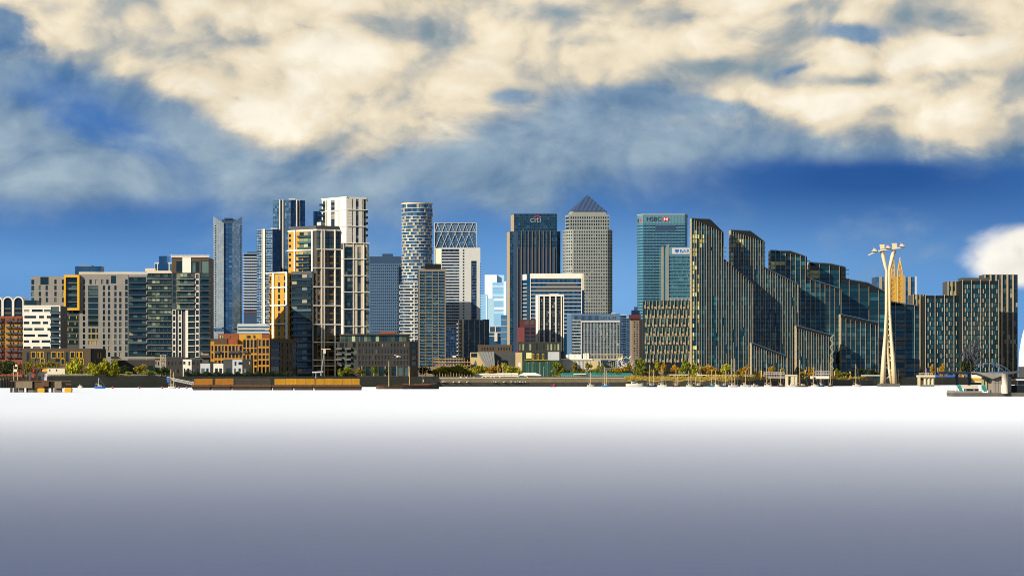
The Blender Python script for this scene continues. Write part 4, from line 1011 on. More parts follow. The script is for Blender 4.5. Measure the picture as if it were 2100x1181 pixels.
def bank_towers():
    # dark bank tower
    D = 3950; T = thing('office_tower', 'dark teal glass bank tower with pale fins and a red-arc roof sign', 'tower', 1095, D)
    body(T, [(1040, D+22), (1046, D+4), (1149, D+4), (1149, D+40), (1040, D+40)], 474.5, D, M['navy'], 'lower_core')
    body(T, [(1048, D+18), (1054.5, D), (1142.5, D), (1142.5, D+36), (1048, D+36)], 438.5, D, M['navy'])
    f = Face(1054.5, D, 1142.5, D); s = Face(1048, D+18, 1054.5, D, D); fs = Face(1046, D+4, 1149, D+4, D); ss_ = Face(1040, D+22, 1046, D+4, D)
    M['g_citi'] = glass('dark_teal_glass', (0.008, 0.038, 0.062), (0.022, 0.08, 0.11), 0.2, metal=0.3, spec=0.7, wob=0.03)
    curtain(T, f, (1054.7, 1142.3, 438.8, 474), 22, 6, M['g_citi'], M['navy'], M['navy'], .15, .15); curtain(T, fs, (1046, 1149, 475, 720), 26, 40, M['g_citi'], M['navy'], M['navy'], .12, .2)
    curtain(T, f, (1062.5, 1142.3, 474.2, 507), 20, 5, M['g_citi'], M['navy'], M['navy'], .15, .15, out=.3)
    s.piece(T, 'stone_side', 1048, 1054.3, 440, 475, 0, .4, M['tan']); ss_.piece(T, 'stone_side', 1040, 1045.8, 475, 720, 0, .4, M['tan'])
    for k in range(11):
        x = 1062 + 7.45*k; f.piece(T, 'fin', x-.45, x+.45, 473.5 if 0 < k < 10 else 508, 720, .4, 1.6, M['taupe'])
    for k in range(11):
        x = 1062 + 7.45*k; fs.piece(T, 'fin', x-.45, x+.45, 512, 720, .4, 1.2, M['sstone']) if False else None
    text(T, 'citi', f, 1087.5, 456.5, 12.5, M['signg'], .7, 'lettering', 21.5)
    m_ = MB()
    for k in range(10):
        a0, a1 = R(28+12.4*k), R(28+12.4*(k+1)); pt = lambda a, r_: (1102-r_*math.cos(a), 450.2-r_*math.sin(a)*1.0)
        p = [pt(a0, 6.2), pt(a1, 6.2), pt(a1, 7.7), pt(a0, 7.7)]
        m_.quad(*[f.pt(x, y, .9) for x, y in p])
    m_.build('red_arc', M['signr'], T)
    # white-topped office
    D = 3200; T = thing('office_block', 'white-topped office block with teal strips in front of the dark bank tower', 'building', 1135, D)
    body(T, [(1073, D+14), (1087, D), (1198, D), (1198, D+40), (1073, D+46)], 561.5, D, M['g_hs'])
    f = Face(1087, D, 1198, D); s = Face(1073, D+14, 1081, D+6, D)
    f.piece(T, 'roof_band', 1087, 1196, 561, 571.5, 0, 1.2, M['white']); s.piece(T, 'roof_band', 1073, 1081, 562, 573.5, 0, .8, M['white'])
    for x in (1087.2, 1192): f.piece(T, 'white_pier', x, x+1.4, 571.6, 690, 0, 1.0, M['white'])
    f.piece(T, 'corner_pier', 1194, 1198.2, 561, 595, .1, 1.4, M['cream'])
    for j in range(14):
        f.piece(T, 'white_band', 1088.7, 1191.9, 579.5+7.9*j, 581+7.9*j, 0, .8, M['lgrey'])
        s.piece(T, 'white_band', 1073, 1081, 581+7.9*j, 582.5+7.9*j, 0, .5, M['lgrey'])
    curtain(T, f, (1088.7, 1191.9, 571.6, 690), 40, 15, M['g_hs'], M['bluegrey'], None, .12)
    f.piece(T, 'louvre_band', 1120, 1183, 582, 587, .4, .6, M['dgrey']); f.piece(T, 'louvre_band', 1098, 1191, 590, 595, .4, .6, M['dgrey'])
    # white ribbed tower block
    D = 2750; T = thing('tower_block', 'white tower block with four dark window columns between white ribs', 'tower', 1128, D)
    body(T, [(1099, D+4), (1104.5, D), (1156.5, D), (1156.5, D+22), (1099, D+24)], 606, D, M['dgrey']); rect_body(T, 1127, 1146, D+6, 8, 602, M['cream'], 'plant_room', 606)
    f = Face(1104.5, D, 1156.5, D); s = Face(1099, D+4, 1104.5, D, D); s.piece(T, 'white_flank', 1099, 1104.3, 605, 701, 0, .3, M['white'])
    for a, b in ((1104.5, 1107), (1114.6, 1117.2), (1126.6, 1129.4), (1138.4, 1141.2), (1150, 1152.4), (1154.8, 1156.6)): f.piece(T, 'white_rib', a, b, 605, 720, .1, 1.0, M['white'])
    f.piece(T, 'roof_band', 1104.5, 1156.6, 604.4, 607.5, .1, 1.1, M['white'])
    q = MB(); m_ = MB()
    for a, b in ((1107, 1114.6), (1117.2, 1126.6), (1129.4, 1138.4), (1141.2, 1150)):
        for j in range(16):
            y = 608+6*j
            for i in range(3): f.quad(q, a+(b-a)/3*i+.2, a+(b-a)/3*(i+1)-.2, y+.4, y+4.2, .12)
            f.box(m_, a, b, y+4.4, y+5.9, .05, .5)
    q.build('windows', M['g_dark'], T, kind='stuff'); m_.build('spandrels', M['dgrey'], T, kind='stuff')
    # red block
    D = 2720; T = thing('apartment_block', 'dark red block with glass bays left of the white ribbed tower block', 'building', 1080, D)
    M['maroon'] = mat('maroon_cladding', (0.075, 0.014, 0.018), 0.6, var=0.2)
    body(T, [(1060, D+8), (1075, D), (1099, D), (1099, D+24), (1060, D+28)], 671, D, M['maroon']); rect_body(T, 1066, 1099, D+4, 14, 655, M['maroon'], 'upper_storey', 671)
    f = Face(1075, D, 1099, D); facade(T, f, (1075, 1099, 667, 720), gridholes(1076, 1099, 671, 703, 2, 4, .82, .78), M['maroon'], M['g_teal'], .5, single=True)
    fu = Face(1066, D+4, 1099, D+4, D)
    for x in (1076, 1087): fu.piece(T, 'louvre', x, x+9, 657, 666, 0, .2, M['dgrey'])
    # dark podium block
    D = 2600; T = thing('apartment_block', 'low black block with a row of narrow windows under the white ribbed tower block', 'building', 1106, D)
    rect_body(T, 1062, 1150, D, 22, 701.5, M['dbrick']); f = Face(1062, D, 1150, D)
    facade(T, f, (1062, 1150, 701, 772), [(1063.5+7.2*k, 1067.5+7.2*k, 705, 718) for k in range(12)], M['dbrick'], M['g_green'], .3, single=True)
    T = thing('apartment_block', 'low dark brown block with small lit windows beside the black podium block', 'building', 1020, D)
    rect_body(T, 980, 1050, D+4, 22, 707.5, M['dbrick']); f = Face(980, D+4, 1050, D+4)
    facade(T, f, (980, 1050, 707, 772), [(982+5.6*k, 984.6+5.6*k, 712, 718) for k in range(12)], M['brown'], M['g_dark'], .3, single=True)
    # pyramid-topped tower
    D = 3680; T = thing('pyramid_tower', 'tall steel-grey tower with a blue pyramid roof and square windows', 'tower', 1205, D)
    z = lambda y: Z(y, D)
    body(T, [(1155, D+16), (1161, D+6), (1175, D), (1246, D), (1255, D+6), (1255, D+55), (1155, D+55)], 471, D, M['g_dark'])
    body(T, [(1160, D+17), (1168, D+3), (1249.5, D+3), (1249.5, D+52), (1160, D+52)], 442, D, M['g_dark'], 'upper_core', 471)
    f = Face(1175, D, 1246, D); c1 = Face(1161, D+6, 1175, D, D); c0 = Face(1155, D+16, 1161, D+6, D); c2 = Face(1246, D, 1255, D+6, D)
    facade(T, f, (1175, 1246, 470, 772), gridholes(1176.5, 1246, 472.5, 712, 14, 36, .56, .56), M['sstone'], M['g_teal'], .9)
    for c, n_ in ((c1, 3), (c0, 2), (c2, 3)): facade(T, c, (c.pa, c.pb, 472, 772), gridholes(c.pa+.3, c.pb-.3, 472.5, 712, n_, 36, .62, .56), M['sstone'], M['g_teal'], .7)
    fu = Face(1168, D+3, 1249.5, D+3, D); su = Face(1160, D+17, 1168, D+3, D)
    facade(T, fu, (1168, 1249.5, 440.5, 470.8), gridholes(1169, 1249.5, 443, 471, 17, 4, .58, .62), M['sstone'], M['g_teal'], .8)
    facade(T, su, (1160, 1168, 440.5, 470.8), gridholes(1160.2, 1168, 443, 471, 1, 4, .9, .6), M['sstone'], M['g_dark'], .5)
    m_ = MB(); m_.prism([P(1166, D+16), P(1173.5, D+5), P(1243, D+5), P(1243, D+50), P(1166, D+50)], z(442), z(433)); m_.build('attic', M['sstone'], T)
    m_ = MB(); ap = (*P(1204.5, D+28), z(396.5)); b0, b1, b2, b3 = (*P(1165, D+16), z(433)), (*P(1175, D+4), z(433)), (*P(1244, D+4), z(433)), (*P(1244, D+51), z(433))
    b4 = (*P(1165, D+51), z(433))
    n = 20
    roof = MB(); 
    for a, b in ((b0, b1), (b1, b2), (b2, b3), (b3, b4), (b4, b0)): roof.tri(a, b, ap)
    M['pyr'] = mat('pyramid_steel', (0.03, 0.055, 0.14), 0.45, metal=0.3, var=0.08); ro = roof.build('pyramid_roof', M['pyr'], T)
    rib = MB()
    for i in range(1, 26):
        t = i/26; q0 = Vector(b1).lerp(Vector(b2), t); q1 = q0.lerp(Vector(ap), 1-abs(2*t-1)*0 if False else .0) if False else Vector(ap)
        # ribs run straight up the slope until they meet a hip
        mid = (Vector(b1)+Vector(b2))/2; up = Vector(ap)-mid; s_ = 1-abs(2*t-1); e = q0 + up*s_
        rib.tube([q0+Vector((0, -.2, .1)), e+Vector((0, -.2, .1))], .18, 4)
    rib.build('roof_ribs', M['bluegrey'], ro, kind='stuff')
    # state street block
    D = 2950; T = thing('office_block', 'grey-blue glass office block with a long rooftop name below the pyramid tower', 'building', 1218, D)
    body(T, [(1163, D+12), (1173, D), (1272, D), (1272, D+40), (1163, D+46)], 643.5, D, M['bluegrey'])
    f = Face(1173, D, 1272, D); s = Face(1163, D+12, 1173, D, D); s.piece(T, 'flank', 1163, 1172.8, 644, 740, 0, .3, M['bluegrey'])
    curtain(T, f, (1173.5, 1192, 657, 740), 6, 13, M['g_teal'], M['bluegrey'], M['lgrey'], .1, .3)
    for k in range(40): f.piece(T, 'louvre_fin', 1176+2.4*k, 1176.9+2.4*k, 647, 656, 0, .5, M['bluegrey']) if 1176+2.4*k < 1227 else None
    text(T, 'STATE STREET', f, 1228, 654.2, 6, M['signg'], .5, 'lettering', 34)
    f2 = Face(1191.5, D-5, 1271, D-5, D); rect_body(T, 1192.3, 1270, D-4.9, 4.8, 659, M['bluegrey'], 'front_core')
    curtain(T, f2, (1193, 1270, 661, 735), 26, 14, M['g_green'] if False else M['g_teal'], M['lgrey'], M['bluegrey'], .22, .15)
    f2.piece(T, 'portal_top', 1191, 1271.5, 657.5, 660.8, 0, 1.2, M['lgrey']); f2.piece(T, 'portal_side', 1191, 1193.4, 660.9, 740, 0, 1.2, M['lgrey'])
    rect_body(T, 1254, 1262, D+10, 10, 641.5, M['lgrey'], 'roof_unit', 643.5)
    # slim towers in the gap
    for label, x0, x1, yt, D, mt in (('slim dark blue glass tower right of the name-topped glass block', 1272.3, 1284.5, 646, 3100, 'g_navy'), ('narrow blue-grey tower in the gap left of the pink tower', 1284.8, 1292.5, 652, 3150, 'g_deep')):
        T = thing('tower_block', label, 'tower', (x0+x1)/2, D); rect_body(T, x0, x1, D, 25, yt, M['navy']); curtain(T, Face(x0, D, x1, D), (x0, x1, yt+.5, 740), 5, 18, M[mt], M['bluegrey'], M['bluegrey'], .15, .2)
        Face(x0, D, x1, D).piece(T, 'roof_edge', x0, x1, yt-1, yt+.4, 0, .6, M['lgrey'])
    D = 3050; T = thing('tower_block', 'slim pinkish stone tower with a red balcony crown left of the striped teal tower', 'tower', 1303, D)
    M['pink'] = mat('pink_stone', (0.16, 0.12, 0.095), 0.7)
    body(T, [(1291.5, D+6), (1297, D), (1311, D), (1318, D+10), (1318, D+25), (1291.5, D+25)], 654, D, M['pink']); f = Face(1297, D, 1311, D); s = Face(1291.5, D+6, 1297, D, D)
    facade(T, f, (1297, 1311, 654, 772), gridholes(1298.5, 1309.5, 658, 736, 2, 16, .5, .5), M['pink'], M['g_dark'], .4)
    f.piece(T, 'red_crown', 1290, 1314, 645.5, 654, -8, 2, M['maroon']); f.piece(T, 'roof_glass', 1295, 1312, 636, 645.3, -8, -2, M['g_navy']); f.piece(T, 'roof_glass', 1301, 1308, 629, 635.8, -8, -3, M['navy'])
    # striped teal bank tower
    D = 3560; T = thing('office_tower', 'teal striped glass bank tower with rounded corners and a hexagon sign', 'tower', 1358, D)
    M['stealt'] = M['tealband']
    pts = [(1307, D+18), (1308.5, D+10), (1313, D+4), (1320, D), (1404, D), (1409, D+5), (1410, D+60), (1307, D+60)]
    body(T, pts, 440.5, D, M['g_hs'])
    fs = [Face(*pts[i], *pts[i+1], D) for i in range(5)]
    for j in range(44):
        y = 459+6.0*j; yy = rnd.uniform(-.1, .1)
        for f in fs: f.piece(T, 'floor_band', f.pa, f.pb, y, y+2.9, 0, .5, M['tealband'])
    for f in fs: f.piece(T, 'crown_band', f.pa, f.pb, 440, 458.5, 0, .55, M['tealband'])
    f = fs[3]
    q = MB()
    for j in range(44):
        for i in range(28): f.quad(q, 1320+3*i, 1323+3*i-.15, 461.95+6*j, 464.95+6*j, .1)
    q.build('windows', M['g_hs'], T, kind='stuff')
    m_ = MB()
    for i in range(29): f.box(m_, 1320+3*i-.12, 1320+3*i+.12, 440, 720, .5, .7)
    m_.build('mullions', M['bluegrey'], T, kind='stuff')
    f.piece(T, 'louvre_panel', 1344, 1386, 462.5, 472.5, .5, .8, M['navy'])
    body(T, [(1306.3, D+18), (1308, D+9.5), (1313, D+3.5), (1320, D-.8), (1404.5, D-.8), (1410, D+5), (1411, D+60), (1306.3, D+60)], 439.2, D, M['cream'], 'roof_edge', 440.3)
    text(T, 'HSBC', f, 1326.5, 453.5, 8.4, M['signk'], .8, 'lettering', 29.5)
    def hexagon(f, cx, cy_, w, h):
        p = lambda x, y, o=.95: f.pt(cx+x*w, cy_+y*h, o)
        m_ = MB(); m_.quad(p(-1, 1), p(1, 1), p(1, -1), p(-1, -1)); m_.build('sign_panel', M['signw'], T)
        m_ = MB(); o = 1.1
        m_.tri(p(-1, -1, o), p(-1, 1, o), p(-2, 0, o)); m_.tri(p(1, -1, o), p(2, 0, o), p(1, 1, o)); m_.tri(p(-1, -1, o), p(0, 0, o), p(-1, 1, o)) if False else None
        m_.tri(p(-1, -1, o), p(0, 0, o), p(1, -1, o)); m_.tri(p(-1, 1, o), p(1, 1, o), p(0, 0, o))
        m_.build('sign_emblem', M['signr'], T)
    hexagon(f, 1365, 449.5, 3.9, 4)
    fs[1].piece(T, 'sign_board', 1308.6, 1311, 448, 456, .6, .8, M['signk']); fs[2].piece(T, 'sign_board', 1313.2, 1316, 448, 455, .6, .8, M['signr'])
    # second bank tower behind the fins
    D = 3420; T = thing('office_tower', 'pale green glass bank tower with blue bird sign beside the tallest finned tower', 'tower', 1395, D)
    M['g_bar'] = glass('green_glass', (0.03, 0.12, 0.14), (0.10, 0.24, 0.24), 0.25, metal=0.3, spec=0.8)
    rect_body(T, 1356, 1450, D, 45, 507, M['g_bar']); f = Face(1356, D, 1450, D)
    f.piece(T, 'stone_pier', 1356, 1361, 506, 720, .05, 1.2, M['slab']); f.piece(T, 'stone_pier', 1366.5, 1371.5, 504, 720, .05, 1.2, M['slab'])
    f.piece(T, 'sign_band', 1372, 1450, 506.5, 523, .05, .8, M['tealband']); f.piece(T, 'sign_board', 1378, 1449, 508.5, 521, .85, 1.0, M['lgrey'])
    for j in range(20): f.piece(T, 'floor_band', 1372, 1450, 524+7.2*j, 526+7.2*j, .05, .7, M['tealband'])
    curtain(T, f, (1372, 1450, 526, 700), 30, 24, M['g_bar'], M['bluegrey'], None, .12)
    text(T, 'BARCLAYS', f, 1394.5, 518.2, 6.6, M['signb'], 1.15, 'lettering', 52)
    m_ = MB()                                        # spread-winged bird badge
    sil = [(0, -4.6), (1.2, -3.2), (2.2, -4.4), (3.0, -3.2), (4.4, -3.8), (3.9, -1.0), (4.2, .6), (3.0, 1.6), (2.4, 3.2), (1.2, 3.4), (0, 4.8)]
    sil = sil + [(-x, y) for x, y in sil[-2:0:-1]]
    m_.v += [f.pt(1388+x*.95, 515+y*.85, 1.2) for x, y in sil]; m_.f.append(tuple(range(len(sil)))); m_.build('bird_badge', M['signb'], T)
    for k in range(2): f.piece(T, 'roof_aerial', 1368+k*3, 1368.4+k*3, 500, 506, -2, -1.7, M['lgrey'])
bank_towers()

# ------------------------------------------------------------ the finned glass buildings
M['g_fin'] = glass('fin_tower_glass', (0.004, 0.028, 0.040), (0.018, 0.085, 0.11), 0.24, metal=0.1, spec=0.6, wob=0.05, big=0.7)
M['g_stag'] = glass('green_grey_glass', (0.015, 0.048, 0.045), (0.10, 0.17, 0.14), 0.3, spec=0.5)
M['g_lit'] = glass('sunlit_blind', (0.30, 0.30, 0.10), (0.50, 0.50, 0.22), 0.6, spec=0.4)  # yellow-green pane colour imitates rooms lit by the sun
M['fin'] = mat('bronze_fin', (0.34, 0.285, 0.20), 0.5, metal=0.1, var=0.2, streak=0.15)
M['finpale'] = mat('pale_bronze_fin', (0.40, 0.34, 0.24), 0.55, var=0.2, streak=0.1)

def lerp_line(pts, x):
    for (x0, y0), (x1, y1) in zip(pts, pts[1:]):
        if x0 <= x <= x1: return y0 + (y1-y0)*(x-x0)/max(1e-6, x1-x0)
    return pts[0][1] if x < pts[0][0] else pts[-1][1]

def fin_block(label, D, roof, fins, sp, depth=14, seed=1, lit=None, base=772, vis=None, breaks=.35):
    """roof: roofline (px, py) left to right; fins: line the fin heads follow"""
    rr = random.Random(seed); x0, x1 = roof[0][0], roof[-1][0]
    T = thing('glass_building', label, 'building', (x0+x1)/2, D, 'finned glass buildings stepping down along the river')
    f = Face(x0, D, x1, D); m_ = MB(); n = len(roof)
    front = [f.pt(x, y, 0) for x, y in roof]; back = [(a[0], a[1]+depth, a[2]) for a in front]
    fb = [(a[0], a[1], GZ) for a in front]; bb = [(a[0], a[1], GZ) for a in back]
    for i in range(n-1):
        m_.quad(fb[i], fb[i+1], front[i+1], front[i]); m_.quad(front[i], front[i+1], back[i+1], back[i]); m_.quad(bb[i+1], bb[i], back[i], back[i+1])
    m_.quad(bb[0], fb[0], front[0], back[0]); m_.quad(fb[-1], bb[-1], back[-1], front[-1])
    m_.build('core', M['black'], T)
    q = MB(); lm = MB(); fl = 9.1; cols = []; x = x0 + .6
    while x < x1 - 1: cols.append((x, min(x+sp, x1))); x += sp
    for i, (a, b) in enumerate(cols):
        yt = max(lerp_line(fins, a), lerp_line(fins, b)) + 1.2; j = 0; y = base
        while y - fl > yt - 3:
            c, d = max(y-fl+.5, yt), y-.7
            if d - c > 1.2:
                isl = lit and any(l0 <= (a+b)/2 <= l1 and t0 <= c <= t1 and rr.random() < pr for l0, l1, t0, t1, pr in lit)
                (f.quad(lm if isl else q, a+.35, b-.35, c, d, .15))
            y -= fl
    q.build('glazing', M['g_fin'], T, kind='stuff')
    if lm.v: lm.build('sunlit_room_panes', M['g_lit'], T, kind='stuff')  # panes tinted like sunlit rooms
    m_ = MB(); y = base
    while y > roof[0][1]:
        xs = [c for c in cols if lerp_line(fins, c[0]) < y - 2]
        for a, b in xs: f.box(m_, a, b, y-.7, y+.4, .05, .3)
        y -= fl
    m_.build('floor_edges', M['black'], T, kind='stuff')
    for i, (a, b) in enumerate(cols + [(x1-.3, x1)]):
        yt = lerp_line(fins, a); segs = [(yt, base)]
        if i and rr.random() < breaks:
            c = rr.uniform(yt+25, base-30); g = rr.choice((8, 18, 27, 40)); segs = [(yt, c), (c+g, base)]
            if rr.random() < .25: segs = segs[:1]
        for c, d in segs:
            if d - c > 4: f.piece(T, 'fin', a-.34, a+.34, c, d, .2, .75, M['fin'] if i else M['finpale'])
    m_ = MB()                                        # flank wall, sunlit, with its own windows
    A = f.pt(x0, base, 0); h0 = roof[0][1]
    fs = Face.__new__(Face); fs.a = Vector((A[0], A[1]+depth)); fs.b = Vector((A[0], A[1])); fs.pa, fs.pb = 0, 10; fs.Dz = D
    fs.u = (fs.b-fs.a).normalized(); fs.n = Vector((fs.u.y, -fs.u.x)); fs.L = depth; fs.ang = math.atan2(fs.u.y, fs.u.x); fs.m = depth/10
    H = [(c, c+3.4, y, y+5.5) for c in (.9, 5.6) for y in [h0+6+fl*k for k in range(int((base-h0)/fl)-1)]]
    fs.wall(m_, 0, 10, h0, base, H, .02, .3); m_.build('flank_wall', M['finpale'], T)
    q = MB()
    for h in H: fs.quad(q, *h, .08)
    q.build('flank_windows', M['g_teal'], T, kind='stuff')
    m_ = MB()                                        # roof edge rail following the slope
    for (xa, ya), (xb, yb) in zip(roof, roof[1:]):
        if abs(xb-xa) > 1: m_.tube([f.pt(xa, ya-1.3, -2), f.pt(xb, yb-1.3, -2)], .22, 4)
        k = int(abs(xb-xa)/4)
        for i in range(k): t = (i+.5)/k; m_.tube([f.pt(xa+(xb-xa)*t, ya+(yb-ya)*t, -2), f.pt(xa+(xb-xa)*t, ya+(yb-ya)*t-1.3, -2)], .12, 4)
    m_.build('roof_rail', M['bluegrey'], T)
    return T, f

def fins_all():
    fin_block('tallest finned glass tower, at the left end of the row of finned buildings', 2100,
        [(1418, 448), (1456, 450), (1484, 478), (1484.01, 531), (1544, 582)], [(1418, 448.5), (1484, 477), (1484.5, 531), (1544, 583)], 5.05, seed=3,
        lit=[(1418, 1426, 470, 770, .75), (1425, 1436, 480, 770, .32), (1418, 1442, 470, 500, .5)])
    fin_block('second tallest finned glass tower with a sloping lower roof to its right', 2116,
        [(1498.5, 472), (1539, 474), (1568, 496), (1568.01, 549), (1637, 583)], [(1498.5, 473), (1568, 496), (1568.5, 551), (1637, 584)], 5.05, seed=5, lit=[(1498, 1506, 490, 540, .85), (1506, 1522, 490, 505, .8)])
    fin_block('third finned glass tower with widely spaced bronze fins', 2132,
        [(1580, 514), (1621, 515), (1655, 527), (1655.01, 570), (1725, 593)], [(1580, 514), (1655, 526), (1655.5, 572), (1725, 594)], 10.1, seed=7, lit=[(1580, 1592, 528, 552, .8), (1590, 1608, 530, 545, .5)])
    fin_block('fourth and shortest finned tower, left of the white cable car pylon', 2148,
        [(1660, 538), (1703, 541), (1734.5, 548), (1734.51, 572), (1780, 580), (1815, 598)], [(1660, 539), (1734.5, 548), (1735, 573), (1815, 599)], 20.2, seed=9, lit=[(1660, 1672, 550, 570, .8)])
    fin_block('low finned glass wing with sloping roof behind the white cable car pylon', 2164,
        [(1815.5, 617), (1886, 628)], [(1815.5, 618), (1886, 629)], 19.8, seed=11, breaks=.1)
    fin_block('lowest finned wing with a sloping roof in front of the two tallest finned towers', 2080, [(1541, 703), (1614, 731)], [(1541, 707), (1614, 734)], 5.05, depth=10, seed=13, breaks=.2)
    fin_block('middle low finned wing with a sloping roof in front of the third finned tower', 2102, [(1633, 668), (1707, 688)], [(1633, 673), (1707, 692)], 5.05, depth=10, seed=15, breaks=.2)
    fin_block('low finned wing with sloping roof in front of the fourth finned tower', 2120, [(1724, 645), (1801, 662)], [(1724, 651), (1801, 668)], 10.1, depth=10, seed=17, breaks=.1)
    M['zigz'] = mat('pale_green_steel', (0.20, 0.26, 0.21), 0.6)
    # zig-zag stair beside the middle wing
    T = thing('stair_tower', 'pale green zig-zag outdoor stair at the end of the middle low wing', 'stair', 1705, 2095); f = Face(1700, 2095, 1712, 2095)
    for k in range(8):
        m_ = MB(); y = 757-8.6*k; xa, xb = (1701, 1709) if k % 2 else (1709, 1701); p = f.pt
        m_.hexa([p(xa, y, 2), p(xa, y, 0), p(xb, y-8.6, 0), p(xb, y-8.6, 2), p(xa, y-2.6, 2), p(xa, y-2.6, 0), p(xb, y-11.2, 0), p(xb, y-11.2, 2)]); m_.build('flight', M['zigz'], T)
    f.piece(T, 'post', 1704.6, 1705.4, 690, 772, .8, 1.4, M['brown'])
    # staggered-panel block
    D = 2116; T = thing('glass_building', 'long glass block with staggered bronze panels left of the tallest finned tower', 'building', 1370, D)
    rect_body(T, 1322, 1418, D, 30, 616.5, M['black']); f = Face(1322, D, 1418, D); q = MB()
    rr = random.Random(4)
    for j in range(14):
        for i in range(26): f.quad(q, 1322.3+3.68*i, 1325.6+3.68*i, 617+9.1*j+.5, 625.6+9.1*j, .1)
    q.build('glazing', M['g_stag'], T, kind='stuff')
    for t in range(7):
        y = 616.5+18.2*t; off = (0, 3.7, 1.2, 5.0, .6, 3.9, 1.8)[t]
        for k in range(13):
            x = 1323.5+7.36*k+off
            if x > 1416: continue
            f.piece(T, 'fin', x, x+1.0, y+.5, y+16.8+rr.choice((0, 2)), .2, .9, M['fin']); 
            f.piece(T, 'panel', x-3.9, x-.2, y+12.6, y+16.6, .2, .5, M['tan']) if (k+t) % 2 else f.piece(T, 'panel', x-2.0, x-.2, y+9, y+16, .2, .45, M['tan'])
        f.piece(T, 'floor_edge', 1322.2, 1417.8, y+17.2, y+18, .12, .35, M['tan' if t % 2 else 'dgrey'])
    for k in range(16): f.piece(T, 'roof_rail_post', 1372+2.8*k, 1372.5+2.8*k, 612, 616.4, -1, -.6, M['cream'])
    f.piece(T, 'roof_rail', 1371, 1418, 611.6, 612.3, -1, -.5, M['cream'])
fins_all()

def right_block():
    D = 2440
    def part(label, x0, x1, yt, D, bays, flank=None):
        T = thing('apartment_block', label, 'building', (x0+x1)/2, D, 'dark glass blocks behind the pier')
        rect_body(T, x0, x1, D, 30, yt, M['black']); f = Face(x0, D, x1, D); q = MB(); n = max(1, round((x1-x0)/18.7)); w = (x1-x0)/n; fl = 9.45; nr = int((772-yt-2)/fl)
        for i in range(n*5):
            for j in range(nr): f.quad(q, x0+w/5*i+.15, x0+w/5*(i+1)-.15, 772-fl*(j+1)+.6, 772-fl*j-.8, .1)
        q.build('glazing', M['g_fin'], T, kind='stuff'); m_ = MB()
        for j in range(nr+1): f.box(m_, x0, x1, 772-fl*j-.7, 772-fl*j+.5, .05, .3)
        m_.build('floor_edges', M['black'], T, kind='stuff')
        for i in range(n+1): f.piece(T, 'mullion', x0+w*i-.38, x0+w*i+.38, yt-2, 772, .1, 1.0, M['finpale'])
        for j in range(nr):
            for i in range(n):
                x = x0+w*i + ((4.2, 11.6), (9.0, 4.4), (4.6, 14), (9.2, 4.2))[j % 4][i % 2]; y = 772-fl*j
                f.piece(T, 'panel', x, x+1.5, y-8.9, y-.2, .15, .7, M['fin'])
                if j < 5 and (i+j) % 2: f.piece(T, 'balcony', x+2, x+8, y-4.2, y-3, .15, 1.2, M['brown'])
        return T, f
    part('middle dark glass block with staggered panels right of the cable car pylon', 1898, 1975.5, 606, D+20, 4)
    T, f = part('dark glass block with a dark roof storey behind the arched footbridge', 1974, 2048, 576, D, 4)
    f.piece(T, 'roof_storey', 1972, 2032, 569.5, 575.8, -20, -3, M['dgrey'])
    D2 = D+36
    for label, x0, x1, yt, Dd in (('bronze and green striped corner block beside the dark roof storey', 1943, 1974, 577, D+24), ('low bronze and green striped corner block nearest the cable car pylon', 1872, 1899, 604, D+44), ('tall striped tower at the right end with brown ribs', 2018, 2087, 563, D+60)):
        T = thing('apartment_block', label, 'building', (x0+x1)/2, Dd); rect_body(T, x0, x1, Dd, 28, yt, M['dgrey']); f = Face(x0, Dd, x1, Dd)
        n = 4 if x1-x0 < 40 else 6; w = (x1-x0)/n; q = MB()
        for i in range(n):
            f.piece(T, 'brown_rib', x0+w*i, x0+w*i+w*.3, yt-.6, 772, .1, 1.0, M['tan'])
            for j in range(int((770-yt)/9.45)):
                for k in range(2): f.quad(q, x0+w*i+w*(.32+.34*k), x0+w*i+w*(.64+.34*k), yt+1+9.45*j, yt+9.6+9.45*j, .1)
        q.build('windows', M['g_green'] if x1 < 2000 else M['g_teal'], T, kind='stuff')
    D = 2650; T = thing('apartment_block', 'orange and navy striped block behind the yellow lattice masts', 'building', 1838, D)
    rect_body(T, 1796, 1880, D, 30, 568, M['navy']); f = Face(1796, D, 1880, D)
    for a, b in ((1803, 1809), (1814, 1828), (1830, 1843), (1845, 1857), (1862, 1868)): f.piece(T, 'orange_rib', a, b, 567.5, 720, .1, .8, M['tan'])
    q = MB()
    for a, b in ((1797, 1803), (1809, 1814), (1857, 1862), (1868, 1876)):
        for j in range(14): f.quad(q, a, b, 569+9.4*j, 577.8+9.4*j, .1)
    q.build('windows', M['g_deep'], T, kind='stuff'); f.piece(T, 'pale_end', 1876, 1880, 567, 720, .1, .5, M['lgrey']); f.piece(T, 'roof_box', 1843, 1856, 564.5, 568, -10, -2, M['tan'])
right_block()

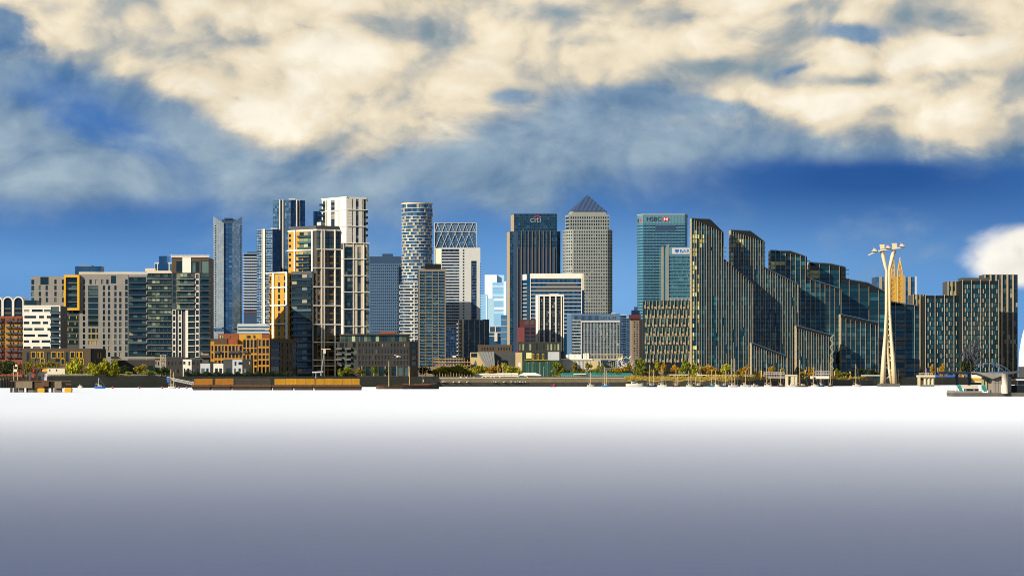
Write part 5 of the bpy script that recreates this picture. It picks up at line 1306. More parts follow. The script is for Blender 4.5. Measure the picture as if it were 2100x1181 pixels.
def masts():
    for label, cx, yt, yb, hw, D in (('yellow lattice mast close behind the white cable car pylon', 1831, 522, 640, 4.6, 2500), ('yellow lattice mast with pointed tip, right of the other yellow mast', 1845.5, 532, 640, 4.3, 2520)):
        T = thing('lattice_mast', label, 'mast', cx, D, 'yellow lattice masts'); f = Face(cx-10, D, cx+10, D)
        w = lambda y: hw*min(1, max(0.06, (y-yt)/24)) if cx > 1840 else hw*min(1, .35+.65*(y-yt)/60)
        ys = [yt+(yb-yt)*i/22 for i in range(23)]
        for sx in (-1, 1):
            for so in (0, 1):
                m_ = MB(); m_.tube([f.pt(cx+sx*w(y), y, (so-.5)*2*w(y)*.4) for y in ys], .42, 5); m_.build('chord', M['yellow'], T)
        m_ = MB()
        for i in range(22):
            a, b = ys[i], ys[i+1]; s = 1 if i % 2 else -1
            for o in (-.4, .4): m_.tube([f.pt(cx-s*w(a), a, o*w(a)), f.pt(cx+s*w(b), b, o*w(b))], .26, 4); m_.tube([f.pt(cx-w(b), b, o*w(b)), f.pt(cx+w(b), b, o*w(b))], .22, 4)
            for sx in (-1, 1): m_.tube([f.pt(cx+sx*w(a), a, -.4*w(a)), f.pt(cx+sx*w(b), b, .4*w(b))], .22, 4)
        m_.build('bracing', M['yellow'], T); f.piece(T, 'tip', cx-.8, cx+.8, yt-4, yt+1, -.3, .3, M['cream'])
masts()

def pylon():
    D = 1850; T = thing('cable_car_pylon', 'white twisted cable car pylon with forked top and crossarm, standing in the river', 'pylon', 1822, D, z=0)
    f = Face(1780, D, 1860, D); M['pylon'] = mat('pylon_white', (0.60, 0.49, 0.31), 0.5, var=0.15, streak=0.15)
    def loft(secs, name, n=10):
        m_ = MB(); rings = []
        for cx, py, hw, dp in secs: rings.append([f.pt(cx+hw*math.cos(2*math.pi*k/n), py, -dp*math.sin(2*math.pi*k/n)) for k in range(n)])
        for rg in rings: m_.v += rg
        for i in range(len(rings)-1):
            for k in range(n): m_.f.append((i*n+k, i*n+(k+1)%n, (i+1)*n+(k+1)%n, (i+1)*n+k))
        m_.f.append(tuple(range(n))); m_.f.append(tuple((len(rings)-1)*n+k for k in range(n)))
        return m_.build(name, M['pylon'], T, smooth=True)
    loft([(1809.2, 515, 4.6, 1.6), (1811.2, 524, 4.3, 1.6), (1815.6, 545, 3.6, 1.6), (1818.6, 556, 3.0, 1.6), (1818.2, 577, 2.9, 1.6), (1817.6, 640, 2.8, 1.7), (1815.2, 690, 3.2, 2.0), (1812.2, 735, 4.4, 2.4), (1809.8, 793, 6.2, 2.8)], 'leg')
    loft([(1834.2, 513, 4.6, 1.6), (1831, 524, 4.5, 1.6), (1825.8, 545, 3.7, 1.6), (1823.4, 556, 3.2, 1.6), (1823.4, 577, 3.0, 1.6), (1824.4, 640, 3.0, 1.8), (1827.4, 690, 3.4, 2.2), (1831, 735, 4.4, 2.6), (1834.4, 793, 6.2, 3)], 'leg')
    loft([(1819.5, 655, 1.2, .8), (1819.5, 690, 2.2, 1.0), (1820.5, 725, 3.2, 1.2), (1823.5, 760, 2.8, 1.2), (1828, 788, 2.5, 1.0)], 'spiral_shell')
    m_ = MB(); L = [(560, 1818, 1825), (640, 1818.4, 1825.6), (700, 1815.5, 1829.5), (750, 1811.5, 1833.5), (790, 1809, 1835.5)]
    xl = lambda y: lerp_line([(a, b) for a, b, c in L], y); xr = lambda y: lerp_line([(a, c) for a, b, c in L], y)
    y = 572; s = 1
    while y < 782:
        h = 6+ (y-572)*.055; a, b = (xl(y), xr(y+h)) if s > 0 else (xr(y), xl(y+h)); m_.tube([f.pt(a, y, .5), f.pt(b, y+h, .5)], .38, 5); y += h; s = -s
    m_.build('spiral_bracing', M['pylon'], T)
    MB().box(*[P(1803, D)[0], P(1842, D)[0]], D-9, D+9, -1, Z(786, D)).build('pile_cap', M['quay'], T)
    # crossarm: rising, slightly bowed beam
    top = [(1781.5, 523), (1794, 517), (1808, 513), (1822, 511), (1838, 509), (1855, 506.5)]
    arm = MB()
    for (xa, ya), (xb, yb) in zip(top, top[1:]):
        p = f.pt; t = 1.6 if xa > 1790 else .8
        arm.hexa([p(xa, ya+t, 2.2), p(xb, yb+1.6, 2.2), p(xb, yb+1.6, -2.2), p(xa, ya+t, -2.2), p(xa, ya-1.2, 2.2), p(xb, yb-1.2, 2.2), p(xb, yb-1.2, -2.2), p(xa, ya-1.2, -2.2)])
    arm.build('crossarm', M['pylon'], T)
    for xa, xb, y in ((1803.5, 1813.5, 511), (1828.5, 1839, 508.5)):
        m_ = MB(); p = f.pt; m_.hexa([p(xa+1.5, y, 1.2), p(xb-.3, y-1, 1.2), p(xb-.3, y-1, .2), p(xa+1.5, y, .2), p(xa, y-9.5, 1.2), p(xb, y-9.5, 1.2), p(xb, y-9.5, .2), p(xa, y-9.5, .2)]); m_.build('fork_head', M['pylon'], T)
    for cx, y in ((1793, 514), (1820, 507.5), (1849, 504)):
        m_ = MB(); f.box(m_, cx-4, cx+4.5, y-.8, y+2, -2.8, 2.8); f.box(m_, cx-2, cx+2, y-3.6, y-.7, -1.5, 1.5); m_.build('sheave_house', M['cream'], T)
        m_ = MB(); [m_.tube([f.pt(cx+d, y-5, 0), f.pt(cx+d, y-8.5, 0)], .16, 4) for d in (-1.5, 1.5)]; f.box(m_, cx-6, cx+6, y+1.9, y+2.6, -3, 3); m_.build('service_deck', M['slab'], T)
    m_ = MB(); f.box(m_, 1843.2, 1844.2, 757, 793, -2, -1.4); m_.build('mooring_pile', M['yellow'], T)
pylon()

def dome():
    D = 2130; T = thing('fabric_dome', 'edge of a huge white fabric dome at the right margin', 'dome', 2200, D)
    cx, cy_ = P(2202, D+150); RX = 121*D/FPX; m_ = MB(); n, k = 48, 14; H = Z(604, D)-GZ
    for j in range(k+1):
        a = math.pi/2*j/k
        for i in range(n):
            t = 2*math.pi*i/n; sc = 1-.035*abs(math.sin(t*6)); m_.v.append((cx+RX*math.cos(a)**.75*math.cos(t)*sc, cy_+RX*math.cos(a)**.75*math.sin(t)*sc, GZ+8+H*math.sin(a)))
    for j in range(k):
        for i in range(n): m_.f.append((j*n+i, j*n+(i+1)%n, (j+1)*n+(i+1)%n, (j+1)*n+i))
    M['fabric'] = mat('dome_fabric', (0.62, 0.60, 0.55), 0.7, var=0.1, scale=0.05); m_.build('fabric', M['fabric'], T, smooth=True)
    m_ = MB(); m_.prism([(cx+RX*.99*math.cos(2*math.pi*i/48), cy_+RX*.99*math.sin(2*math.pi*i/48)) for i in range(48)], GZ-.5, GZ+8); m_.build('base_wall', M['dgrey'], T)
dome()

# ------------------------------------------------------------ embankment
def shore_D(px):
    return lerp_line(SHORE, px)
M['grassy'] = mat('dry_grass', (0.27, 0.19, 0.022), 0.9, var=0.45, scale=0.4)
M['hedge'] = mat('hedge_green', (0.018, 0.035, 0.012), 0.9, var=0.5, scale=0.6)
M['fence'] = mat('grey_fence', (0.17, 0.18, 0.16), 0.8, var=0.3, streak=0.3)
M['algae'] = mat('weathered_piling', (0.045, 0.044, 0.034), 0.85, var=0.5, scale=0.3, streak=0.4)
M['stonew'] = mat('river_wall_stone', (0.19, 0.15, 0.085), 0.9, var=0.5, scale=0.25, streak=0.4)
M['rust'] = mat('rusty_steel', (0.085, 0.045, 0.022), 0.85, var=0.5, scale=0.5, streak=0.4)
M['pilet'] = mat('pale_timber_pile', (0.20, 0.165, 0.11), 0.85, var=0.4, scale=0.5, streak=0.4)
M['rail'] = mat('pale_railing', (0.42, 0.34, 0.2), 0.7)

LIME = mat('lime_grass', (0.30, 0.27, 0.02), 0.9, var=0.4, scale=0.5)
def strip(T, pxs, off, z0, z1, mt, name, thick=.6):
    m_ = MB()
    for a, b in zip(pxs, pxs[1:]):
        (xa, ya), (xb, yb) = P(a, shore_D(a)), P(b, shore_D(b))
        m_.hexa([(xa, ya-off, z0), (xb, yb-off, z0), (xb, yb-off+thick, z0), (xa, ya-off+thick, z0), (xa, ya-off, z1), (xb, yb-off, z1), (xb, yb-off+thick, z1), (xa, ya-off+thick, z1)])
    return m_.build(name, mt, T)
def rng(a, b, s):
    l = [a + s*i for i in range(int((b-a)/s)+1)]
    return l + ([b] if l[-1] < b-1e-6 else [])

def river_walls():
    T = thing('river_wall', 'dark timber-piled river wall with a grey fence along the left bank', 'wall', 200, 1590, z=0)
    strip(T, rng(-200, 340, 30), .5, -1, 5.2, M['algae'], 'wall'); strip(T, rng(-200, 326, 30), .8, 5.25, 5.6, M['pilet'], 'waling'); strip(T, rng(-200, 326, 30), .85, 3.2, 3.5, M['rust'], 'waling')
    for i in range(58):
        px = -4 + 5.7*i; D = shore_D(px); x, y = P(px, D); MB().box(x-.16, x+.16, y-1.0, y-.52, -.5, 5.2).build('pile', M['pilet'], T)
    for i in range(76):
        px = 100 + 3*i
        if px > 325: break
        D = shore_D(px); x, y = P(px, D); MB().box(x-.35, x+.35, y-.75, y-.6, 5.7, 7.6).build('fence_panel', M['fence'], T)
    T = thing('river_wall', 'stone river wall with sloping foot between the moored sailing barge and the yacht moorings', 'wall', 1000, 1820, z=0)
    strip(T, rng(900, 1300, 25), .5, -1, 5.4, M['stonew'], 'wall'); strip(T, rng(900, 1300, 25), 1.4, -1, 3.0, M['algae'], 'foot', 1.0); strip(T, rng(900, 1300, 25), .7, 5.45, 5.9, M['cream'], 'coping')
    T = thing('river_wall', 'dark river wall behind the yellow container barges', 'wall', 620, 1720, z=0)
    strip(T, rng(342, 900, 30), .5, -1, 5.6, M['quay'], 'wall'); strip(T, rng(342, 900, 30), .7, 5.65, 6.0, M['quay'], 'coping')
    T = thing('river_bank', 'grassy bank of dark stone behind the moored yachts', 'river bank', 1550, 1870, z=0)
    strip(T, rng(1300, 2200, 25), .5, -1, 4.6, M['algae'], 'stone_facing')
    m_ = MB(); rr = random.Random(2)
    for px in rng(1280, 1800, 1.1):
        D = shore_D(px); x, y = P(px, D)
        for k in range(2):
            xx = x+rr.uniform(-.4, .4); h = rr.uniform(.4, 1.3); tt = rr.random(); yy = y-3.6+3.0*tt; w = rr.uniform(.25, .5); zb = 4.4+1.9*tt
            m_.quad((xx-w, yy, zb-.2), (xx+w, yy+.1, zb-.2), (xx+w*.7, yy-.1, zb+h), (xx-w*.6, yy, zb+h*.8))
    o = m_.build('dry_grass', M['grassy'], T, kind='stuff')
    m_ = MB(); l = rng(1285, 1815, 15)
    for a, b in zip(l, l[1:]):
        (xa, ya), (xb, yb) = P(a, shore_D(a)), P(b, shore_D(b)); q = lambda t: 4.3+.7*math.sin(t*.13)+.5*math.sin(t*.41)
        m_.quad((xa, ya-3.8, q(a)), (xb, yb-3.8, q(b)), (xb, yb-.4, 6.45), (xa, ya-.4, 6.45)); m_.quad((xa, ya-3.9, -.5), (xb, yb-3.9, -.5), (xb, yb-3.8, q(b)), (xa, ya-3.8, q(a)))
    m_.f, side = [f_ for i, f_ in enumerate(m_.f) if i % 2 == 0], [f_ for i, f_ in enumerate(m_.f) if i % 2]
    m2 = MB(); m2.v, m2.f = list(m_.v), side; m_.build('grass_verge', M['grassy'], T); m2.build('stone_toe', M['algae'], T)
    T = thing('grass_bank', 'sunlit yellow-green grass strip under the lime willows', 'grass bank', 200, 1600); m_ = MB()
    for px in rng(125, 275, .5):
        D = shore_D(px)+rr.uniform(2, 12); x, y = P(px, D); h = rr.uniform(.5, 1.5); w = rr.uniform(.3, .6); m_.quad((x-w, y, GZ), (x+w, y+.1, GZ), (x+w*.8, y, GZ+h), (x-w*.7, y, GZ+h*.8))
    m_.build('blades', LIME, T, kind='stuff')
    # promenade railing
    T = thing('railing', 'pale promenade railing on the wall beneath the white exhibition hall', 'railing', 1230, 1825); 
    for px in rng(1140, 1312, 4): D = shore_D(px); x, y = P(px, D); MB().box(x-.09, x+.09, y-.2, y, 5.9, 7.2).build('post', M['rail'], T)
    for z in (7.2, 6.55): strip(T, rng(1140, 1312, 20), .15, z, z+.12, M['rail'], 'rail', .1)
    T = thing('railing', 'sunlit yellow timber railing on the bank behind the yachts', 'railing', 1530, 1860)
    M['railY'] = mat('yellow_timber', (0.52, 0.36, 0.09), 0.7)
    for px in rng(1450, 1602, 3.2): D = shore_D(px); x, y = P(px, D); MB().box(x-.2, x+.2, y-.2, y+.1, 6.0, 7.9).build('post', M['railY'], T)
    for z in (7.2, 5.8): strip(T, rng(1450, 1604, 20), .1, z, z+.45, M['railY'], 'rail', .1)
    T = thing('hedge', 'dark green hedge behind the container barges', 'hedge', 470, 1670)
    m_ = MB(); rr = random.Random(5)
    for i in range(3200):
        px = rr.uniform(378, 600); D = shore_D(px)+rr.uniform(1, 5); x, y = P(px, D); z = GZ+rr.uniform(-.8, 2.0+.7*math.sin(px*.3)); s = rr.uniform(.25, .6); a = rr.uniform(0, 3.1)
        m_.quad((x-s*math.cos(a), y-s*math.sin(a), z-s), (x+s*math.cos(a), y+s*math.sin(a), z-s*.6), (x+s*math.cos(a)*.8, y, z+s), (x-s*.8, y-.2, z+s*.7))
    m_.build('leaves', M['hedge'], T, kind='stuff')
    # teal hoarding
    T = thing('hoarding', 'long teal site hoarding under the trees by the exhibition hall', 'hoarding', 1220, 1840); 
    for i in range(36): px = 1150+4*i; D = shore_D(px)+12; x0, y0 = P(px, D); x1, y1 = P(px+3.9, shore_D(px+3.9)+12); m_ = MB(); m_.hexa([(x0, y0, GZ), (x1, y1, GZ), (x1, y1+.1, GZ), (x0, y0+.1, GZ), (x0, y0, GZ+2.3), (x1, y1, GZ+2.3), (x1, y1+.1, GZ+2.3), (x0, y0+.1, GZ+2.3)]); m_.build('panel', M['teal'], T)
river_walls()

# ------------------------------------------------------------ trees
def leaf_mat(name, c1, c2):
    mt = bpy.data.materials.new(name); mt.use_nodes = True; nt = mt.node_tree; g = NG(nt); b = nt.nodes['Principled BSDF']
    geo = g.new('ShaderNodeNewGeometry'); r = geo.outputs['Random Per Island']; n = g.noise(geo.outputs['Position'], 0.5, 3, 0.6)
    c = g.mix(g.m('MULTIPLY_ADD', n, 0.8, g.m('MULTIPLY', r, 0.5), clamp=True), c1, c2)
    c = g.vm('SCALE', c, s=g.m('MULTIPLY_ADD', g.new('ShaderNodeObjectInfo').outputs['Random'], 0.35, 0.82))
    g.put(b.inputs['Base Color'], c); b.inputs['Roughness'].default_value = 0.7; b.inputs['Specular IOR Level'].default_value = 0.2
    tr = g.new('ShaderNodeBsdfTranslucent'); g.put(tr.inputs[0], c); mx = g.new('ShaderNodeMixShader'); mx.inputs[0].default_value = 0.25
    out = nt.nodes['Material Output']; nt.links.new(b.outputs[0], mx.inputs[1]); nt.links.new(tr.outputs[0], mx.inputs[2]); nt.links.new(mx.outputs[0], out.inputs[0])
    return mt
LEAF = {'lime': leaf_mat('lime_leaf', (0.13, 0.155, 0.010), (0.36, 0.33, 0.02)), 'green': leaf_mat('green_leaf', (0.045, 0.085, 0.012), (0.22, 0.24, 0.018)), 'dark': leaf_mat('dark_leaf', (0.008, 0.018, 0.008), (0.03, 0.05, 0.012)),
        'amber': leaf_mat('amber_leaf', (0.18, 0.10, 0.010), (0.46, 0.27, 0.02)), 'olive': leaf_mat('olive_leaf', (0.06, 0.065, 0.010), (0.26, 0.21, 0.018)), 'twig': leaf_mat('bare_twig', (0.03, 0.045, 0.06), (0.09, 0.11, 0.13))}
M['bark'] = mat('bark', (0.06, 0.045, 0.03), 0.9)
_crown = {}
def crown_mesh(kind, var, shape):
    key = (kind, var, shape)
    if key in _crown: return _crown[key]
    rr = random.Random(hash((var, len(shape)*7)) & 255); m_ = MB()
    lobes = []
    for i in range(9 if shape == 'round' else 8):
        if shape == 'tall': t = rr.random(); lobes.append((rr.uniform(-.28, .28)*(1.1-t), rr.uniform(-.28, .28), .12+.8*t, .30*(1.15-t*.75)))
        elif shape == 'willow': t = rr.random(); lobes.append((rr.uniform(-.33, .33), rr.uniform(-.3, .3), .30+.5*t, .26))
        else: lobes.append((rr.uniform(-.3, .3), rr.uniform(-.3, .3), rr.uniform(.32, .80), rr.uniform(.17, .28)))
    for i in range(620):
        lx, ly, lz, lr = rr.choice(lobes)
        while True:
            p = Vector((rr.uniform(-1, 1), rr.uniform(-1, 1), rr.uniform(-1, 1)))
            if .2 < p.length < 1: break
        x, y, z = lx+p.x*lr, ly+p.y*lr, lz+p.z*lr*(.85 if shape != 'willow' else 1.5)
        if shape == 'willow': z = max(.04, z-.12*abs(x)*2)
        s = rr.uniform(.022, .052)*(.38 if kind == 'twig' else 1); a = rr.uniform(0, 6.28); t = rr.uniform(-.8, .8)
        u = Vector((math.cos(a), math.sin(a), t*.4))*s; v = Vector((-math.sin(a)*t, math.cos(a)*t*.6, 1))*s*(3.0 if kind == 'twig' else 1.0 if shape != 'willow' else 2.0)
        c = Vector((x, y, max(z, .05)))
        m_.quad(tuple(c-u-v*.7), tuple(c+u*.8-v), tuple(c+u+v*.8), tuple(c-u*.9+v))
    _crown[key] = m_.mesh('crown', LEAF[kind]); return _crown[key]
def trunk_mesh():
    if 't' in _crown: return _crown['t']
    m_ = MB(); m_.tube([(0, 0, -.02), (.005, 0, .2), (-.01, .01, .45), (.01, 0, .7)], .022, 6, .006)
    for a, z, l in ((.4, .28, .28), (2.6, .33, .26), (4.4, .4, .25), (5.6, .5, .2)): m_.tube([(0, 0, z), (math.cos(a)*l*.5, math.sin(a)*l*.5, z+.12), (math.cos(a)*l, math.sin(a)*l, z+.28)], .011, 4, .003)
    _crown['t'] = m_.mesh('trunk', M['bark']); return _crown['t']
TREES = 0
def tree(label, px, ytop, wpx, D, kind='green', shape='round', ybase=None, group='trees along the river bank'):
    global TREES; TREES += 1
    z0 = GZ if ybase is None else Z(ybase, D)
    T = thing('tree', label, 'tree', px, D, group, z=z0); h = Z(ytop, D)-z0; w = wpx*D/FPX/.88
    for nm, me in (('trunk', trunk_mesh()), ('crown', crown_mesh(kind, TREES % 4, shape))):
        o = bpy.data.objects.new(nm, me); COL.objects.link(o); o.parent = T; o.scale = (w, w, h); o.rotation_euler = (0, 0, (TREES*1.7) % 6.28)
def trees():
    for l, px, yt, w, D, k, s in (
        ('big dark green tree at the left margin behind the ruined jetty', 8, 734, 34, 1640, 'dark', 'round'), ('dark round tree second from the left margin', 30, 737, 34, 1630, 'dark', 'round'), ('low dark bush just left of the jetty gantry', 14, 756, 40, 1600, 'dark', 'round'),
        ('half-lit green tree right above the jetty gantry', 55, 737, 22, 1610, 'olive', 'round'), ('olive tree above the rusty jetty crane', 85, 738, 22, 1620, 'olive', 'round'), ('olive tree behind the tan cabin', 110, 735, 24, 1625, 'olive', 'round'),
        ('lime-yellow weeping willow, first of four in front of the brown low block', 154, 738, 30, 1600, 'lime', 'willow'), ('second lime-yellow willow, left of the closely set willow pair', 189, 744, 27, 1600, 'lime', 'willow'), ('tall lime willow, left one of the close pair', 213, 739, 23, 1605, 'lime', 'willow'), ('slim lime willow, right one of the close pair', 233, 740, 20, 1605, 'lime', 'willow'),
        ('dark green tree just right of the willows', 253, 748, 22, 1625, 'dark', 'round'), ('olive-brown tree in front of the wide dark brick town house', 285, 746, 28, 1640, 'olive', 'round'), ('dark tree left of the scaffold tower', 324, 750, 18, 1640, 'dark', 'round'), ('dark green tree at the foot of the scaffold tower', 341, 750, 20, 1645, 'dark', 'round'), ('dark bush above the steel gangway', 332, 764, 26, 1635, 'dark', 'round'),
        ('slim green tree at the corner of the dark brick block', 699, 752, 14, 1770, 'green', 'tall'), ('green tree under the dark brick block balconies', 716, 749, 20, 1770, 'green', 'round'), ('olive tree second from the dark block balconies', 737, 752, 20, 1770, 'olive', 'round'), ('upright green tree in front of the dark brick block', 767, 749, 17, 1775, 'green', 'tall'), ('dark tree beyond the sailing barge mast', 792, 755, 16, 1780, 'dark', 'round'), ('dark tree at the right end of the dark brick block', 873, 749, 28, 1820, 'dark', 'round'),
        ('yellow-green tree right of the brown-grid tower foot', 905, 749, 30, 1840, 'lime', 'round'), ('dark green tree in front of the timber pavilion', 928, 748, 36, 1835, 'green', 'round'), ('green tree at the right end of the timber pavilion', 950, 745, 28, 1840, 'green', 'round'),
        ('amber tree left of the slanted metal roof', 985, 746, 26, 1850, 'lime', 'round'), ('amber tree in front of the slanted metal roof', 1006, 747, 22, 1850, 'amber', 'round'), ('slim amber tree between two round amber trees', 1022, 747, 14, 1850, 'amber', 'tall'), ('lime tree left of the tan theatre wall', 1042, 743, 26, 1850, 'lime', 'round'), ('small yellow tree in front of the tan theatre wall', 1055, 749, 18, 1852, 'lime', 'round'),
        ('big bright green tree right of the dark green theatre', 1139, 739, 28, 1840, 'green', 'tall'), ('green tree beside the big bright green tree', 1152, 748, 22, 1842, 'olive', 'round'), ('small dark fir in front of the white hall', 1163, 755, 14, 1838, 'dark', 'tall'), ('upright olive tree in front of the white hall, left of two', 1180, 742, 20, 1845, 'olive', 'tall'), ('upright olive tree in front of the white hall, right of two', 1205, 742, 20, 1845, 'olive', 'tall'), ('low olive bush between the two upright olive trees', 1192, 753, 18, 1846, 'olive', 'round'),
        ('green upright tree left of the pale double poplars', 1224, 745, 14, 1842, 'green', 'tall'), ('pale green poplar by the twin-masted yacht', 1235, 744, 14, 1842, 'olive', 'tall'), ('low dark round tree left of the twisted sculpture', 1254, 753, 24, 1845, 'olive', 'round'), ('brownish round tree under the curved roof', 1274, 752, 24, 1845, 'amber', 'round'),
        ('tall green tree left of the big tree by the motor yacht', 1287, 738, 20, 1850, 'olive', 'tall'), ('big green tree behind the white motor yacht', 1312, 734, 30, 1850, 'green', 'tall'), ('small dark tree in front of the cream wall', 1333, 754, 18, 1852, 'olive', 'round'), ('tall slender lime tree in front of the staggered glass block', 1346, 737, 16, 1855, 'lime', 'tall'), ('amber bush behind the slender lime tree', 1360, 744, 18, 1875, 'amber', 'round'), ('small dark tree left of the flat canopy', 1364, 757, 14, 1856, 'dark', 'round'), ('amber shrub in front of the staggered glass block', 1385, 746, 18, 1880, 'amber', 'round'),
        ('tall green tree right of the flat canopy', 1404, 736, 24, 1860, 'green', 'tall'), ('green tree at the left corner of the tallest finned tower', 1424, 737, 20, 1862, 'lime', 'tall'), ('reddish amber tree under the tallest finned tower', 1437, 748, 18, 1868, 'amber', 'round'),
        ('round amber tree, left of three under the finned towers', 1459, 746, 26, 1870, 'amber', 'round'), ('yellow-green tree, middle of three under the finned towers', 1491, 745, 26, 1872, 'lime', 'round'), ('golden tree, right of three under the finned towers', 1525, 748, 20, 1875, 'amber', 'round'), ('thin amber sapling left of the yellow flag', 1548, 757, 9, 1880, 'amber', 'tall'), ('second thin amber sapling by the yellow flag', 1558, 760, 8, 1880, 'amber', 'tall'), ('amber tree behind the striped white kiosk', 1582, 750, 18, 1905, 'amber', 'round'), ('small olive tree right of the striped white kiosk', 1600, 754, 14, 1905, 'olive', 'round'),
        ('thin amber tree, left of the close amber pair', 1659, 752, 11, 1930, 'amber', 'tall'), ('thin amber tree, right of the close amber pair', 1668, 752, 11, 1930, 'amber', 'tall'), ('small green tree right of the zig-zag stair', 1716, 755, 14, 1960, 'green', 'tall'), ('green sapling second right of the zig-zag stair', 1724, 757, 10, 1960, 'green', 'tall'), ('dark tree left of the cable car pylon', 1770, 752, 26, 2050, 'dark', 'round'), ('dark bushes at the left foot of the cable car pylon', 1792, 756, 22, 2060, 'dark', 'round'),
        ('small olive tree between the jetty gantry and the cabin', 70, 748, 16, 1615, 'olive', 'round'), ('round green tree right of the tan cabin', 136, 747, 20, 1612, 'green', 'round'), ('low lime bush right of the willow pair', 266, 760, 18, 1600, 'lime', 'round'), ('round green bush at the right end of the timber-piled wall', 306, 757, 22, 1625, 'green', 'round'),
        ('low green bush left of the yellow-green tree by the brown-grid tower', 889, 757, 20, 1838, 'green', 'round'), ('low lime bush at the left end of the cream marquee', 967, 755, 20, 1842, 'lime', 'round'), ('small lime tree at the right end of the cream marquee', 1066, 756, 14, 1850, 'lime', 'round'), ('low green bush left of the mushroom canopy', 1170, 761, 18, 1843, 'green', 'round'), ('round olive bush right of the mushroom canopy', 1215, 756, 16, 1843, 'olive', 'round'), ('round green tree between the sculpture and the staggered block', 1326, 750, 18, 1856, 'green', 'round'),
        ('small golden bush between the round amber and yellow-green trees', 1475, 758, 16, 1872, 'amber', 'round'), ('small golden bush left of the golden tree', 1509, 758, 16, 1874, 'amber', 'round'), ('low amber bush right of the concrete dolphin', 1645, 761, 16, 1925, 'amber', 'round'), ('low olive bush right of the saplings by the zig-zag stair', 1738, 762, 16, 1965, 'olive', 'round'),
        ('big dark green tree right of the cable car pylon', 1857, 737, 34, 2180, 'dark', 'round'), ('dark low tree behind the concrete fender', 1880, 752, 24, 2260, 'dark', 'round'), ('small golden tree above the concrete fender', 1912, 746, 13, 2320, 'amber', 'tall'), ('tall golden tree left of the bare grey tree', 1932, 738, 13, 2340, 'amber', 'tall'), ('small golden tree beside the bare grey tree', 1971, 744, 8, 2360, 'amber', 'tall'), ('tall bare blue-grey tree in front of the dark glass blocks', 1991, 684, 46, 2330, 'twig', 'round'), ('bushy dark tree below the bare grey tree', 1985, 735, 36, 2335, 'dark', 'round')):
        tree(l, px, yt, w, D, k, s)
trees()

